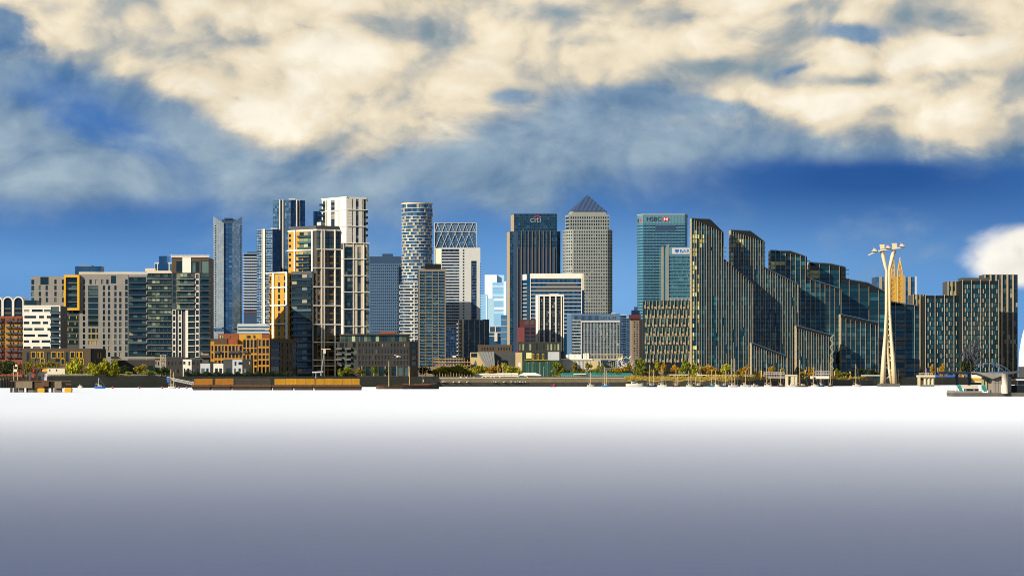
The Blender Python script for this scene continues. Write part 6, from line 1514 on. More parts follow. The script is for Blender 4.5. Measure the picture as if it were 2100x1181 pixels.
# ------------------------------------------------------------ low buildings on the quay
def quay_buildings():
    M['tentw'] = mat('tent_white', (0.66, 0.62, 0.52), 0.7, var=0.08); M['timber'] = mat('timber', (0.40, 0.25, 0.12), 0.8, var=0.25, streak=0.2); M['beige'] = mat('beige_render', (0.42, 0.33, 0.17), 0.8, var=0.12)
    M['dgreen'] = mat('dark_green_cladding', (0.008, 0.040, 0.026), 0.6, var=0.25); M['zinc'] = mat('zinc_roof', (0.26, 0.27, 0.28), 0.45, metal=0.3, var=0.15, streak=0.2); M['purple'] = mat('purple_cloth', (0.30, 0.12, 0.35), 0.7)
    D = 1900; T = thing('pavilion', 'open timber pavilion with stacked terraces right of the brown-grid tower', 'pavilion', 925, D); f = Face(888, D, 966, D)
    for i, y in enumerate((736, 742, 749, 755)): f.piece(T, 'deck', 889+2*i*0, 965 if i else 950, y, y+1.4, -10, 1, M['timber'])
    for k in range(14): f.piece(T, 'post', 890+5.7*k, 890.9+5.7*k, 734 if 3 < k < 12 else 737, 772, -.4, .2, M['timber'])
    f.piece(T, 'green_awning', 903, 948, 732.5, 734.5, -6, 0, M['dgreen']); f.piece(T, 'shop_front', 890, 964, 757, 772, -9, -3, M['g_dark']); f.piece(T, 'white_box', 928, 935, 729, 732.4, -5, -1, M['white'])
    D = 1910; T = thing('event_hall', 'beige hall with a steeply slanted zinc roof panel', 'building', 990, D); rect_body(T, 964, 1012, D+2, 18, 722.5, M['beige'], 'hall'); f = Face(964, D, 1016, D)
    m_ = MB(); p = f.pt; m_.hexa([p(998, 757, 1), p(1015, 753, 1), p(1015, 753, .2), p(998, 757, .2), p(979, 721.5, 1), p(1013, 721.5, 1), p(1013, 721.5, .2), p(979, 721.5, .2)]); m_.build('slanted_panel', M['zinc'], T)
    for k in range(5): m_ = MB(); m_.tube([p(983+6*k, 722, 1.1), p(1000+3*k, 755, 1.1)], .12, 4); m_.build('panel_seam', M['slab'], T)
    f.piece(T, 'dark_opening', 966, 978, 724, 732, -2, -1.8, M['g_dark']); m_ = MB(); m_.v += [p(967, 756, 1.2), p(980, 756, 1.2), p(976, 737, 1.2)]; m_.f.append((0, 1, 2)); m_.build('glass_gable', M['g_green'], T)
    rect_body(T, 1013.4, 1057, D+6, 14, 722.5, M['dgrey'], 'dark_wing')
    D = 1905; T = thing('theatre', 'dark green theatre with a tan corner wall, yellow glass upper floor and blank white screen', 'building', 1105, D); f = Face(1057, D, 1148, D)
    rect_body(T, 1057.2, 1148, D, 22, 723, M['dgreen'], 'core'); f.piece(T, 'tan_wall', 1057, 1071, 722.5, 772, .05, .6, M['beige']); f.piece(T, 'poster', 1063, 1068, 744, 757, .62, .7, M['white'])
    f.piece(T, 'glass_floor', 1077, 1123, 722.5, 737, .05, .5, M['g_green']); f.piece(T, 'yellow_glass', 1079, 1090, 723, 735, .52, .6, M['g_lit']); f.piece(T, 'white_screen', 1123.4, 1147, 721.5, 738.5, .05, .8, M['lgrey'])
    for x in (1091, 1101, 1111.5): 
        m_ = MB(); f.wall(m_, x, x+4.4, 725, 736, [(x+.8, x+3.6, 726, 735)], .5, .8); m_.build('window_frame', M['yellow'], T)
    f.piece(T, 'green_wall', 1071.3, 1148, 738.8, 772, .05, .4, M['dgreen']); f.piece(T, 'balcony_rail', 1076, 1123, 737.2, 738.4, .5, 1.2, M['yellow'])
    for k in range(7): f.piece(T, 'wall_rib', 1080+9.5*k, 1080.6+9.5*k, 742, 770, .42, .6, M['teal'])
    D = 1915; T = thing('exhibition_hall', 'white ribbed exhibition hall with roof vents', 'building', 1180, D); f = Face(1147, D, 1230, D)
    rect_body(T, 1148.3, 1232, D, 24, 738, M['lgrey'], 'wall'); f.piece(T, 'roof_edge', 1150, 1215, 735.5, 738, -12, .8, M['tentw'])
    for k in range(24): f.piece(T, 'wall_rib', 1149+2.75*k, 1149.5+2.75*k, 738.5, 772, .03, .25, M['cream'])
    for a, b, y in ((1161, 1166, 727), (1168, 1178.5, 726), (1180, 1192, 726), (1196, 1199, 725), (1200.5, 1203, 724), (1204, 1207.5, 724)): f.piece(T, 'roof_vent', a, b, y, 735.4, -8, -3, M['tentw'])
    f.piece(T, 'beige_bay', 1211, 1227, 739, 760, .3, .8, M['beige']); 
    D = 1920; T = thing('truss_canopy', 'pale timber truss frame above curved canopies beside the exhibition hall', 'canopy', 1250, D); f = Face(1208, D, 1295, D)
    for y in (726, 735): f.piece(T, 'truss_beam', 1209, 1277, y, y+1.5, -1, 0, M['rail'])
    for k in range(12): f.piece(T, 'truss_post', 1210+6*k, 1210.9+6*k, 727.6, 734.9, -.8, -.2, M['rail'])
    for k in range(3): m_ = MB(); m_.tube([f.pt(1266+4*k, 727, -.5), f.pt(1271+4*k, 739, -.5)], .3, 4); m_.build('truss_brace', M['rail'], T)
    f.piece(T, 'glass_front', 1227, 1262, 739, 754, -4, -3, M['g_teal']); f.piece(T, 'cream_wall', 1210, 1292, 755, 772, -3, -2, M['tentw'])
    for k, (cx, y, w) in enumerate(((1258, 741, 22), (1275, 745, 22), (1288, 748, 16))):
        m_ = MB(); n = 8; pts = [(cx+w*(i/n-.5), y-3*math.sin(math.pi*i/n)) for i in range(n+1)]
        for a, b in zip(pts, pts[1:]): m_.hexa([f.pt(a[0], a[1]+.8, .5), f.pt(b[0], b[1]+.8, .5), f.pt(b[0], b[1]+.8, -8), f.pt(a[0], a[1]+.8, -8), f.pt(*a, .5), f.pt(*b, .5), f.pt(*b, -8), f.pt(*a, -8)])
        m_.build('curved_roof', M['cream'], T)
        for i in range(5): f.piece(T, 'roof_post', cx-w*.4+i*w*.2, cx-w*.4+i*w*.2+.5, y, 755, -1, -.5, M['rail'])
    D = 1900; T = thing('sculpture', 'tangled white loop sculpture of steel in front of the pink tower', 'sculpture', 1290, D); f = Face(1260, D, 1312, D); m_ = MB(); rr = random.Random(8)
    pts = []
    for i in range(70): t = i/69*2*math.pi*3; pts.append(f.pt(1284+17*math.cos(t*.66+.5)+3*math.cos(t*3), 745-9*math.sin(t)-4*math.sin(t*.66), 2*math.sin(t*1.3)))
    m_.tube(pts, .22, 5); m_.build('loops', M['cream'], T); m_ = MB(); [m_.tube([f.pt(x, 772, 0), f.pt(x+2, 748, 0)], .25, 5) for x in (1276, 1290)]; m_.build('legs', M['slab'], T)
    for (a, b, c) in ((1272, 733, 4), (1289, 731.5, 4.5), (1278, 748, 4)): m_ = MB(); m_.quad(f.pt(a, b+4, 1), f.pt(a+c, b+1, 1.2), f.pt(a+c+1, b-3, 1.5), f.pt(a+c*.4, b, 1.2)); m_.build('sail_plate', M['tentw'], T)
    # tents and canopies
    D = 1845; T = thing('marquee', 'long cream marquee tent on the quay under the amber trees', 'tent', 1020, D); f = Face(960, D, 1064, D)
    for k in range(7):
        x0, x1 = 965+14*k, 979+14*k; m_ = MB(); p = f.pt; yt = 764.6
        m_.hexa([p(x0, 776, 0), p(x1-.3, 776, 0), p(x1-.3, 776, -9), p(x0, 776, -9), p(x0, 768.5, 0), p(x1-.3, 768.5, 0), p(x1-.3, 768.5, -9), p(x0, 768.5, -9)]); m_.quad(p(x0, 768.4, .3), p(x1-.2, 768.4, .3), p(x1-.2, yt, -4.5), p(x0, yt, -4.5)); m_.quad(p(x1-.2, 768.4, -9.2), p(x0, 768.4, -9.2), p(x0, yt, -4.5), p(x1-.2, yt, -4.5)); m_.build('tent_bay', M['tentw'], T)
    T = thing('stall_tent', 'white pitched tent with teal, red and purple side panels', 'tent', 1088, 1840); f = Face(1064, 1840, 1112, 1840); p = f.pt
    m_ = MB(); m_.quad(p(1064, 769.5, .5), p(1111, 769.5, .5), p(1098, 764.3, -3), p(1073, 764.3, -3)); m_.quad(p(1111, 769.5, -6.5), p(1064, 769.5, -6.5), p(1073, 764.3, -3), p(1098, 764.3, -3)); m_.tri(p(1064, 769.5, -6.5), p(1064, 769.5, .5), p(1073, 764.3, -3)); m_.tri(p(1111, 769.5, .5), p(1111, 769.5, -6.5), p(1098, 764.3, -3)); m_.build('tent_roof', M['tentw'], T)
    for a, b, mt in ((1066, 1074, 'teal'), (1074.2, 1081, 'lgrey'), (1081.2, 1090, 'redb'), (1090.2, 1098, 'teal'), (1098.2, 1109, 'purple')): f.piece(T, 'side_panel', a, b, 769.7, 776, 0, .1, M[mt])
    for l, cx, w, y, D in (('mushroom-shaped pale canopy in front of the teal hoarding', 1187, 30, 766, 1838), ('wide flat pale canopy over a kiosk behind the brown yacht', 1389, 43, 767.5, 1858), ('small flat canopy with purple panel under the tallest finned tower', 1439, 18, 768, 1862), ('flat grey canopy left of the cable car pylon', 1787, 40, 769, 2040)):
        T = thing('canopy', l, 'canopy', cx, D); f = Face(cx-30, D, cx+30, D); f.piece(T, 'roof', cx-w/2, cx+w/2, y, y+1.5, -3, 3, M['tentw'])
        m_ = MB(); m_.prism([f.pt(cx-2, y, .5)[:2], f.pt(cx+3, y, .5)[:2], f.pt(cx+3, y, -.5)[:2], f.pt(cx-2, y, -.5)[:2]], GZ, Z(y+1.4, D)); m_.build('column', M['cream'], T)
        if cx > 1300: f.piece(T, 'kiosk', cx-w*.35, cx-w*.05, y+2.2, 777, -2.5, -.6, M['lgrey']); f.piece(T, 'kiosk', cx+w*.1, cx+w*.4, y+2.5, 777, -2.5, -.6, M['purple' if cx == 1439 else 'teal'])
    M['shelt0'] = mat('kiosk_panel', (0.24, 0.21, 0.20), 0.6, var=0.1)
    # kiosks
    for l, x0, x1, y0, D in (('striped white two-storey kiosk block under the low finned wing', 1566, 1609, 762, 1890), ('lilac-white striped kiosk left of the zig-zag stair', 1672, 1701, 760, 1945)):
        T = thing('kiosk', l, 'kiosk', (x0+x1)/2, D); rect_body(T, x0+.4, x1-.4, D, 6, y0+.5, M['dbrick']); f = Face(x0, D, x1, D)
        n = int((x1-x0)/5); H = gridholes(x0+1, x1-1, y0+1, 773, n, 2, .5, .5); facade(T, f, (x0, x1, y0, 776), H, M['shelt0'], M['g_dark'], .3, single=True); f.piece(T, 'balcony_rail', x0, x1, 767, 767.8, .4, .8, M['cream'])
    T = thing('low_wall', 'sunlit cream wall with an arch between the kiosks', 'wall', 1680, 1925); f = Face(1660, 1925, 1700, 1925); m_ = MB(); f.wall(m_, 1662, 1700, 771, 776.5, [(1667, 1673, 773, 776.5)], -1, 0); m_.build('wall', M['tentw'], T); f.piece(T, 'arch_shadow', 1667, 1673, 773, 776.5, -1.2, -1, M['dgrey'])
    for l, px, y0, D, mt in (('yellow feather flag left of the striped white kiosk', 1561, 759, 1870, 'yellow'), ('tall yellow banner behind the concrete dolphin', 1651, 758, 1925, 'yellow'), ('yellow banner right of the zig-zag stair', 1711, 761, 1955, 'yellow'), ('yellow and purple flag left of the cable car pylon', 1743, 761, 1985, 'yellow'), ('lilac feather flag by the flat canopy', 1321, 762, 1850, 'purple'), ('white feather flag under the tallest finned tower', 1429, 762, 1860, 'tentw')):
        T = thing('flag', l, 'flag', px, D, 'flags along the promenade'); f = Face(px-5, D, px+5, D); f.piece(T, 'pole', px-1.0, px-.6, y0, 777, -.05, .05, M['rail'])
        m_ = MB(); p = f.pt; m_.quad(p(px-.5, 774, .04), p(px+1, 773, .12), p(px+1.6, y0+1.5, .2), p(px-.5, y0, .04)); m_.quad(p(px-.5, 774, 0), p(px-.5, y0, 0), p(px+1.6, y0+1.5, .16), p(px+1, 773, .08)); m_.build('cloth', M[mt], T)
    # lamp posts
    LP = ((1083, 745, 'first lamp post from the left in front of the dark green theatre'), (1093, 742, 'second and tallest lamp post in front of the dark green theatre'), (1106, 745, 'third lamp post from the left in front of the dark green theatre'), (1122, 742, 'tall lamp post under the white screen of the theatre'), (1115, 752, 'short lamp post between two taller ones at the theatre'),
          (1140, 753, 'short lamp post by the big bright green tree'), (1031, 747, 'lamp post left of the lime tree by the tan theatre wall'), (1021, 741, 'lamp post rising above the slim amber tree'))
    for px, y0, l in LP:
        T = thing('lamp_post', l, 'lamp post', px, 1848, 'lamp posts by the theatre'); f = Face(px-5, 1848, px+5, 1848)
        m_ = MB(); m_.tube([f.pt(px, 777, 0), f.pt(px, y0, 0)], .11, 5, .07); m_.build('pole', M['lgrey'], T); f.piece(T, 'lantern', px-.3, px+1.6, y0-.5, y0+.1, -.2, .2, M['lgrey'])
quay_buildings()

# ------------------------------------------------------------ things on the water
def hull_mesh(L, B, H, sheer=.25, mt=None, bowx=1):
    """boat hull along x: pointed bow, narrowing stern, curved sheer"""
    m_ = MB(); n = 10; rings = []
    for i in range(n+1):
        t = i/n; w = B/2*min(1, 1.9*(1-t)**.55)*(.72+.28*min(1, t*4)); zt = H*(1+sheer*(2*t-.8)**2); keel = -.3
        x = -L/2+L*t
        rings.append([(x, -w, zt), (x, -w*.8, H*.35), (x-(.05*L*(t) if t > .8 else 0), -w*.35, keel), (x-(.05*L*t if t > .8 else 0), w*.35, keel), (x, w*.8, H*.35), (x, w, zt)])
    for r in rings: m_.v += r
    for i in range(n):
        for k in range(6): m_.f.append((i*6+k, (i+1)*6+k, (i+1)*6+(k+1)%6, i*6+(k+1)%6))
    m_.f.append(tuple(range(6))[::-1]); m_.f.append(tuple(n*6+k for k in range(6)))
    return m_
def mb_at(m_, D, px, z=0, rz=0):
    x0, y0 = P(px, D); c, s = math.cos(rz), math.sin(rz); m_.v = [(x0+x*c-y*s, y0+x*s+y*c, z+zz) for x, y, zz in m_.v]; return m_
M['bwhite'] = mat('boat_white', (0.58, 0.55, 0.48), 0.35, var=0.1); M['bnavy'] = mat('boat_navy', (0.02, 0.04, 0.09), 0.35); M['bteal'] = mat('boat_teal', (0.01, 0.16, 0.24), 0.35); M['bblue'] = mat('boat_blue', (0.02, 0.15, 0.48), 0.35)
M['bhull'] = mat('barge_hull', (0.055, 0.032, 0.022), 0.7, var=0.4, scale=0.5, streak=0.4); M['bblack'] = mat('boat_black', (0.018, 0.014, 0.012), 0.5); M['bbrown'] = mat('boat_brown', (0.10, 0.05, 0.025), 0.6); M['mast'] = mat('mast_varnish', (0.50, 0.36, 0.16), 0.5); M['alloy'] = mat('mast_alloy', (0.50, 0.48, 0.42), 0.4); M['sailc'] = mat('sail_cover', (0.10, 0.03, 0.02), 0.8)

def yacht(label, px, wpx, hm, D, masts, cabin=True, flip=False, mastm='mast', cover='bwhite', sails=None):
    T = thing('sailing_yacht' if masts else 'motor_boat', label, 'boat', px, D, 'boats on the moorings', z=0)
    L = wpx*D/FPX; B = L*.32; H = max(1.25, L*.19); rz = math.pi if flip else 0.0; rz += rnd.uniform(-.25, .25)
    h = mb_at(hull_mesh(L, B, H), D, px, 0, rz).build('hull', M[hm], T)
    dk = MB(); n = 8; pts = [(-L/2*.92, -B*.3), (0, -B*.44), (L*.25, -B*.34), (L*.44, 0), (L*.25, B*.34), (0, B*.44), (-L/2*.92, B*.3)]
    dk.prism(pts, H*.9, H*1.06); mb_at(dk, D, px, 0, rz).build('deck', M['bwhite'], T)
    if cabin:
        c = MB(); c.prism([(-L*.2, -B*.26), (L*.16, -B*.2), (L*.16, B*.2), (-L*.2, B*.26)], H*1.05, [H*1.7, H*1.4, H*1.4, H*1.7]); mb_at(c, D, px, 0, rz).build('cabin', M['bwhite'], T)
        w = MB(); w.box(-L*.15, L*.1, -B*.265, B*.265, H*1.2, H*1.42); mb_at(w, D, px, 0, rz).build('cabin_window', M['g_dark'], T)
        if not masts:
            c = MB(); c.prism([(-L*.16, -B*.22), (L*.04, -B*.2), (L*.04, B*.2), (-L*.16, B*.22)], H*1.68, [H*2.2, H*2.0, H*2.0, H*2.2]); mb_at(c, D, px, 0, rz).build('flybridge', M[cover], T)
    for k, (dx, ytop) in enumerate(masts):
        x = dx*L; top = Z(ytop, D); m_ = MB(); m_.tube([(x, 0, H), (x-.02*L, 0, top)], .19, 6, .12); mb_at(m_, D, px, 0, rz).build('mast', M[mastm], T)
        m_ = MB(); m_.tube([(x, 0, H+1.2), (x-.32*L, 0, H+1.35)], .1, 5); bo = mb_at(m_, D, px, 0, rz).build('boom', M[mastm], T)
        m_ = MB(); m_.tube([(x-.02, 0, H+1.45), (x-.16*L, 0, H+1.62), (x-.3*L, 0, H+1.5)], .2, 6, .12); mb_at(m_, D, px, 0, rz).build('furled_sail', M[sails or 'bnavy'], T)
        m_ = MB()
        for ex in (.46*L, -.45*L): m_.tube([(x-.02*L, 0, top), (ex, 0, H)], .035, 3)
        for ey in (-.4*B, .4*B): m_.tube([(x-.02*L, 0, top-.5), (x, ey, H)], .03, 3)
        m_.tube([(x-.01*L, -.3*B, H+(top-H)*.6), (x-.01*L, .3*B, H+(top-H)*.6)], .04, 3); mb_at(m_, D, px, 0, rz).build('rigging', M['alloy'], T)
    return T
def boats():
    Y = yacht
    Y('small grey motor boat off the timber-piled wall', 164.5, 9.5, 'bwhite', 1480, [], cover='bnavy'); Y('blue and white motor boat off the timber-piled wall', 205, 22, 'bblue', 1470, [(-.1, 775)], cover='bblue', mastm='alloy')
    Y('cream two-masted yacht beside the steel gangway', 353, 16, 'bwhite', 1440, [(-.15, 757), (.2, 763)])
    Y('small white yacht moored off the promenade railing', 1211.5, 15, 'bwhite', 1760, [(0, 762)], mastm='mast'); Y('blue-hulled yacht with two masts off the promenade railing', 1242, 16, 'bblue', 1750, [(-.1, 752), (.12, 760)])
    Y('large white motor yacht in front of the big green tree', 1301.5, 36, 'bwhite', 1745, [], cover='bnavy'); Y('navy-hulled yacht right of the white motor yacht', 1337, 22, 'bnavy', 1740, [(-.2, 747), (.18, 757)])
    Y('white yacht with a leaning mast beside the navy yacht', 1358, 19, 'bwhite', 1735, [(-.1, 757), (.1, 757)]); Y('dark brown gaff yacht under the flat canopy', 1386.5, 15, 'bbrown', 1750, [(0, 758), (.25, 772)], sails='sailc'); Y('small grey-white yacht right of the brown gaff yacht', 1414, 13, 'bwhite', 1745, [(-.1, 760), (.25, 767)])
    Y('black-hulled yacht with a tall mast below the tallest finned tower', 1433, 19, 'bblack', 1740, [(.15, 747), (-.3, 773)]); Y('teal-hulled yacht right of the black-hulled yacht', 1459.5, 12, 'bteal', 1745, [(0, 758)]); Y('pale yacht with furled brown sail beside the teal one', 1469, 13, 'bwhite', 1755, [(-.1, 759)], sails='sailc'); Y('low dark yacht left of the big cutter', 1485.5, 15, 'bnavy', 1745, [(.2, 759)])
    Y('big white cutter with two very tall masts', 1504, 21, 'bwhite', 1720, [(-.14, 735), (.15, 735)], sails='sailc'); Y('cream motor yacht with yellow furled sail and mast', 1529, 21, 'bwhite', 1740, [(0, 760)], sails='yellow'); Y('small white speedboat right of the cream motor yacht', 1548, 15, 'bwhite', 1745, [], cover='bnavy'); Y('white ketch with dark waterline in front of the low finned wing', 1575, 16, 'bwhite', 1745, [(-.15, 746), (.3, 771)])
    Y('brown and white yacht left of the concrete dolphin', 1602, 15, 'bbrown', 1745, [(-.05, 756)]); Y('low cream launch at the foot of the concrete dolphin', 1625, 22, 'bwhite', 1735, []); Y('varnished launch right of the concrete dolphin', 1647, 22, 'bbrown', 1740, [(-.3, 737)], mastm='mast'); Y('small yacht with tall mast right of the varnished launch', 1671, 14, 'bwhite', 1750, [(-.2, 752)])
    Y('navy dinghy yacht with pale mast left of the brown sail', 1685, 12, 'bnavy', 1800, [(-.1, 751)], mastm='alloy'); Y('brown-sailed smack left of the zig-zag stair foot', 1703, 10, 'bbrown', 1830, [(0, 730)], sails='sailc'); Y('lone white yacht with blue stern left of the cable car pylon', 1757, 17, 'bwhite', 1800, [(-.1, 746)], cover='bblue')
    T = Y('small orange-red work boat off the dark green theatre', 1134, 14, 'bnavy', 1740, [], cabin=False); f = Face(1127, 1740, 1141, 1740); f.piece(T, 'red_wheelhouse', 1131, 1137, 789, 793, -.6, .6, M['redp']); f.piece(T, 'red_wheelhouse', 1134.5, 1137, 786.5, 789, -.5, .5, M['redp'])
    # tan sail bundle on the smack
    # sailing barge
    D = 1380; T = thing('sailing_barge', 'long black sailing barge with red rail and two tall masts', 'boat', 862, D, z=0); L = 75*D/FPX
    mb_at(hull_mesh(L, 4.4, 1.9, .3), D, 863, 0, .05).build('hull', M['bblack'], T); m_ = MB(); 
    for sy in (-1, 1):
        for i in range(9): t = i/10; t2 = (i+1)/10; w = lambda t: 2.2*min(1, 1.9*(1-t)**.55)*(.72+.28*min(1, t*4)); zz = lambda t: 2.1*(1+.3*(2*t-.8)**2); m_.tube([(-L/2+L*t, sy*w(t), zz(t)+.15), (-L/2+L*t2, sy*w(t2), zz(t2)+.15)], .18, 4)
    mb_at(m_, D, 863, 0, .05).build('red_rail', M['redb'], T); m_ = MB(); m_.box(-3, 4, -1.2, 1.2, 2, 2.7); mb_at(m_, D, 863, 0, .05).build('hatch', M['bbrown'], T)
    f = Face(820, D, 900, D)
    for px, y0, mt in ((840, 751, 'mast'), (867, 747, 'bbrown')): m_ = MB(); m_.tube([f.pt(px-.6, 793, 0), f.pt(px+.6, y0, 0)], .2, 6, .1); m_.build('mast', M[mt], T)
    m_ = MB(); [m_.tube([f.pt(a, b, 0), f.pt(c, d, 0)], .05, 3) for a, b, c, d in ((840.6, 752, 828, 791), (840.6, 752, 852, 791), (867.6, 748, 858, 791), (867.6, 748, 892, 789))]; m_.build('rigging', M['bbrown'], T); f.piece(T, 'white_flag', 866.6, 868.6, 778, 783, -.1, .1, M['white'])
    T = thing('lighter', 'low rusty brown lighter tied behind the sailing barge', 'boat', 798, D+10, z=0); mb_at(hull_mesh(56*D/FPX, 4.2, 1.5, .1), D+10, 799, 0, math.pi).build('hull', M['rust'], T); f = Face(770, D+9, 830, D+9)
    for i in range(14): f.piece(T, 'rail_post', 775+3.5*i, 775.5+3.5*i, 788.8, 792.5, -1, -.8, M['rust'])
    f.piece(T, 'rail', 774, 824, 788.5, 789, -1, -.8, M['rust']); m_ = MB(); m_.tube([f.pt(797.5, 792, 0), f.pt(797.5, 740, 0)], .2, 6, .12); m_.build('mast', M['mast'], T)
    # gulls on the mud, buoys
    gm = MB(); gm.prism([(-.35, -.1), (.2, -.14), (.42, 0), (.2, .14), (-.35, .1)], .1, [.3, .42, .4, .42, .3]); gm.quad((-.1, .1, .35), (.15, .1, .38), (.0, .75, .6), (-.2, .7, .55)); gm.quad((-.1, -.1, .35), (.15, -.1, .38), (.0, -.75, .6), (-.2, -.7, .55)); gme = gm.mesh('gull', M['tentw']); rr = random.Random(3)
    for i in range(34):
        px = rr.uniform(902, 1085); D = shore_D(px); py = rr.uniform(785, 791.5); D2 = D-1.6
        o = bpy.data.objects.new('gull', gme); COL.objects.link(o); x, y = P(px, D2); o.location = (x, y-1.6 if False else y-.6, 2.95 if i % 3 else 5.85); o.rotation_euler = (0, 0, rr.uniform(0, 6.3)); o.scale = (1.3, 1.3, 1.3)
        if i % 3 == 0: o.location.y = P(px, D)[1]-.3
        o['label'] = 'small white gull perched on the stone river wall'; o['category'] = 'gull'; o['group'] = 'gulls on the river wall'
    o = bpy.data.objects.new('flying_gull', gme); COL.objects.link(o); o.location = (*P(815, 1500), Z(733, 1500)); o.scale = (2, 2.6, 2); o.rotation_euler = (.3, -.35, 1.2); o['label'] = 'white gull flying in front of the dark brown brick block'; o['category'] = 'gull'
    bm_ = MB(); n = 8
    for j in range(5):
        for i in range(n): a = math.pi*j/4-math.pi/2; bm_.v.append((.55*math.cos(a)*math.cos(2*math.pi*i/n), .55*math.cos(a)*math.sin(2*math.pi*i/n), .5+.6*math.sin(a)))
    for j in range(4):
        for i in range(n): bm_.f.append((j*n+i, j*n+(i+1)%n, (j+1)*n+(i+1)%n, (j+1)*n+i))
    bme = bm_.mesh('buoy', M['redp'])
    for px, l in ((231, 'red mooring buoy right of the blue motor boat'), (286, 'red mooring buoy in open water below the wide dark town house'), (333, 'red mooring buoy left of the two-masted yacht'), (367, 'red mooring buoy just right of the two-masted yacht'), (383, 'red mooring buoy nearest the container barges')):
        o = bpy.data.objects.new('mooring_buoy', bme); COL.objects.link(o); o.location = (*P(px, 1440), .35); o['label'] = l; o['category'] = 'buoy'; o['group'] = 'red mooring buoys'
boats()

def container_barges():
    D = 1250
    hulls = ((395, 434), (434.6, 475), (475.6, 558), (558.6, 602), (602.6, 643), (643.6, 742)); names = ('leftmost barge of the container tow, with blunt rusty bow', 'second barge of the container tow', 'long central barge with dull brown containers', 'fourth barge, first under the bright yellow containers on the right half', 'fifth barge of the container tow, amid the yellow containers', 'long rightmost barge of the container tow')
    for (a, b), l in zip(hulls, names):
        T = thing('barge', l, 'barge', (a+b)/2, D, 'barges of the container tow', z=0); xa, xb = P(a, D)[0], P(b, D)[0]; m_ = MB(); r = (xb-xa)*.04
        m_.hexa([(xa+.8, D-3.5, -.4), (xb-.5, D-3.5, -.4), (xb-.5, D+3.5, -.4), (xa+.8, D+3.5, -.4), (xa, D-4, 2.2), (xb, D-4, 2.2), (xb, D+4, 2.2), (xa, D+4, 2.2)]); m_.build('hull', M['bhull'], T)
        m_ = MB(); m_.box(xa-.05, xb+.05, D-4.15, D-3.98, 1.75, 2.3); m_.build('rubbing_strake', M['rust'], T)
        m_ = MB()
        for i in range(int((xb-xa)/1.6)): x = xa+.8+1.6*i; m_.box(x-.1, x+.1, D-4.1, D-3.9, 2.32, 2.75)
        m_.build('stanchions', M['rust'], T, kind='stuff'); m_ = MB(); m_.box(xa+.3, xb-.3, D-3.6, D+3.6, 2.2, 2.55); m_.build('hatch_deck', M['rust'], T)
    M['cyel'] = mat('container_yellow', (0.50, 0.26, 0.012), 0.5, var=0.2, scale=0.8, streak=0.25); M['corg'] = mat('container_orange', (0.38, 0.16, 0.012), 0.55, var=0.25, scale=0.8, streak=0.3); M['cbrn'] = mat('container_brown', (0.055, 0.045, 0.035), 0.7, var=0.3, streak=0.3)
    C = [(399, 418, 'corg'), (418.4, 437, 'corg'), (442, 461, 'corg'), (461.4, 480, 'corg'), (483, 501, 'cbrn'), (501.4, 519, 'cbrn'), (519.4, 537, 'cbrn'), (537.4, 555, 'cbrn'), (564, 586, 'cyel'), (586.4, 608, 'cyel'), (608.4, 627, 'cyel'), (627.4, 646, 'cyel'), (648, 666, 'cyel'), (666.4, 685, 'cyel'), (685.4, 703, 'cyel'), (703.4, 721, 'cyel'), (721.4, 738, 'cyel')]
    cn = {'corg': 'orange', 'cbrn': 'dull brown', 'cyel': 'yellow'}; cnt = {}; tot = {'corg': 4, 'cbrn': 4, 'cyel': 9}; ordn = ('first', 'second', 'third', 'fourth', 'fifth', 'sixth', 'seventh', 'eighth', 'ninth')
    for a, b, k in C:
        i = cnt.get(k, 0); cnt[k] = i+1
        T = thing('container', f'{ordn[i]} {cn[k]} ribbed container from the left on the barge tow', 'container', (a+b)/2, D-1, 'containers on the barges', z=2.56); xa, xb = P(a, D)[0]+.05, P(b, D)[0]-.05; zt = 2.56+2.55+rnd.uniform(-.12, .12); m_ = MB(); n = 13; w = (xb-xa)/n; y0, y1 = D-3.0, D-.4
        m_.box(xa+.1, xb-.1, y0+.12, y1, 2.56, zt-.05); m_.build('box', M[k], T); m_ = MB()
        for j in range(n): x = xa+w*(j+.5); m_.box(x-w*.28, x+w*.28, y0, y0+.13, 2.7, zt-.15)
        m_.build('ribs', M[k], T); m_ = MB(); m_.box(xa, xb, y0-.04, y0+.14, zt-.16, zt); m_.box(xa, xb, y0-.04, y0+.14, 2.56, 2.72); m_.box(xa, xa+.16, y0-.05, y0+.14, 2.72, zt-.16); m_.box(xb-.16, xb, y0-.05, y0+.14, 2.72, zt-.16); m_.build('frame', M[k], T)
    T = thing('lattice_crane', 'slim white mast crane with small jib standing behind the yellow containers', 'crane', 663, 1700); f = Face(640, 1700, 690, 1700); m_ = MB(); m_.tube([f.pt(658, 770, 0), f.pt(665, 722, 0)], .4, 5, .25); m_.build('mast', M['zinc'], T); f.piece(T, 'jib', 659, 678, 715, 716, -.3, .3, M['white']); f.piece(T, 'cab', 663, 668, 717, 725, -.8, .8, M['cream']); m_ = MB(); m_.tube([f.pt(640, 764, 0), f.pt(663, 762.5, 0)], .5, 4); m_.tube([f.pt(648, 763, 0), f.pt(648, 776, 0)], .2, 4); m_.build('base_arm', M['lgrey'], T)
    T = thing('gangway', 'white steel lattice gangway sloping down to the barges', 'gangway', 372, 1420, z=0); f = Face(340, 1420, 404, 1420)
    for dy in (0, 5):
        for o in (0, 2): m_ = MB(); m_.tube([f.pt(343, 773+dy*.9, o), f.pt(402, 785+dy, o)], .16, 4); m_.build('chord', M['alloy'], T)
    m_ = MB()
    for i in range(14):
        t, u = i/14, (i+1)/14; x, y = 343+59*t, 773+12*t; x2, y2 = 343+59*u, 773+12*u
        for o in (0, 2): m_.tube([f.pt(x, y+4.6, o), f.pt((x+x2)/2, (y+y2)/2, o), f.pt(x2, y2+4.6, o)], .1, 4)
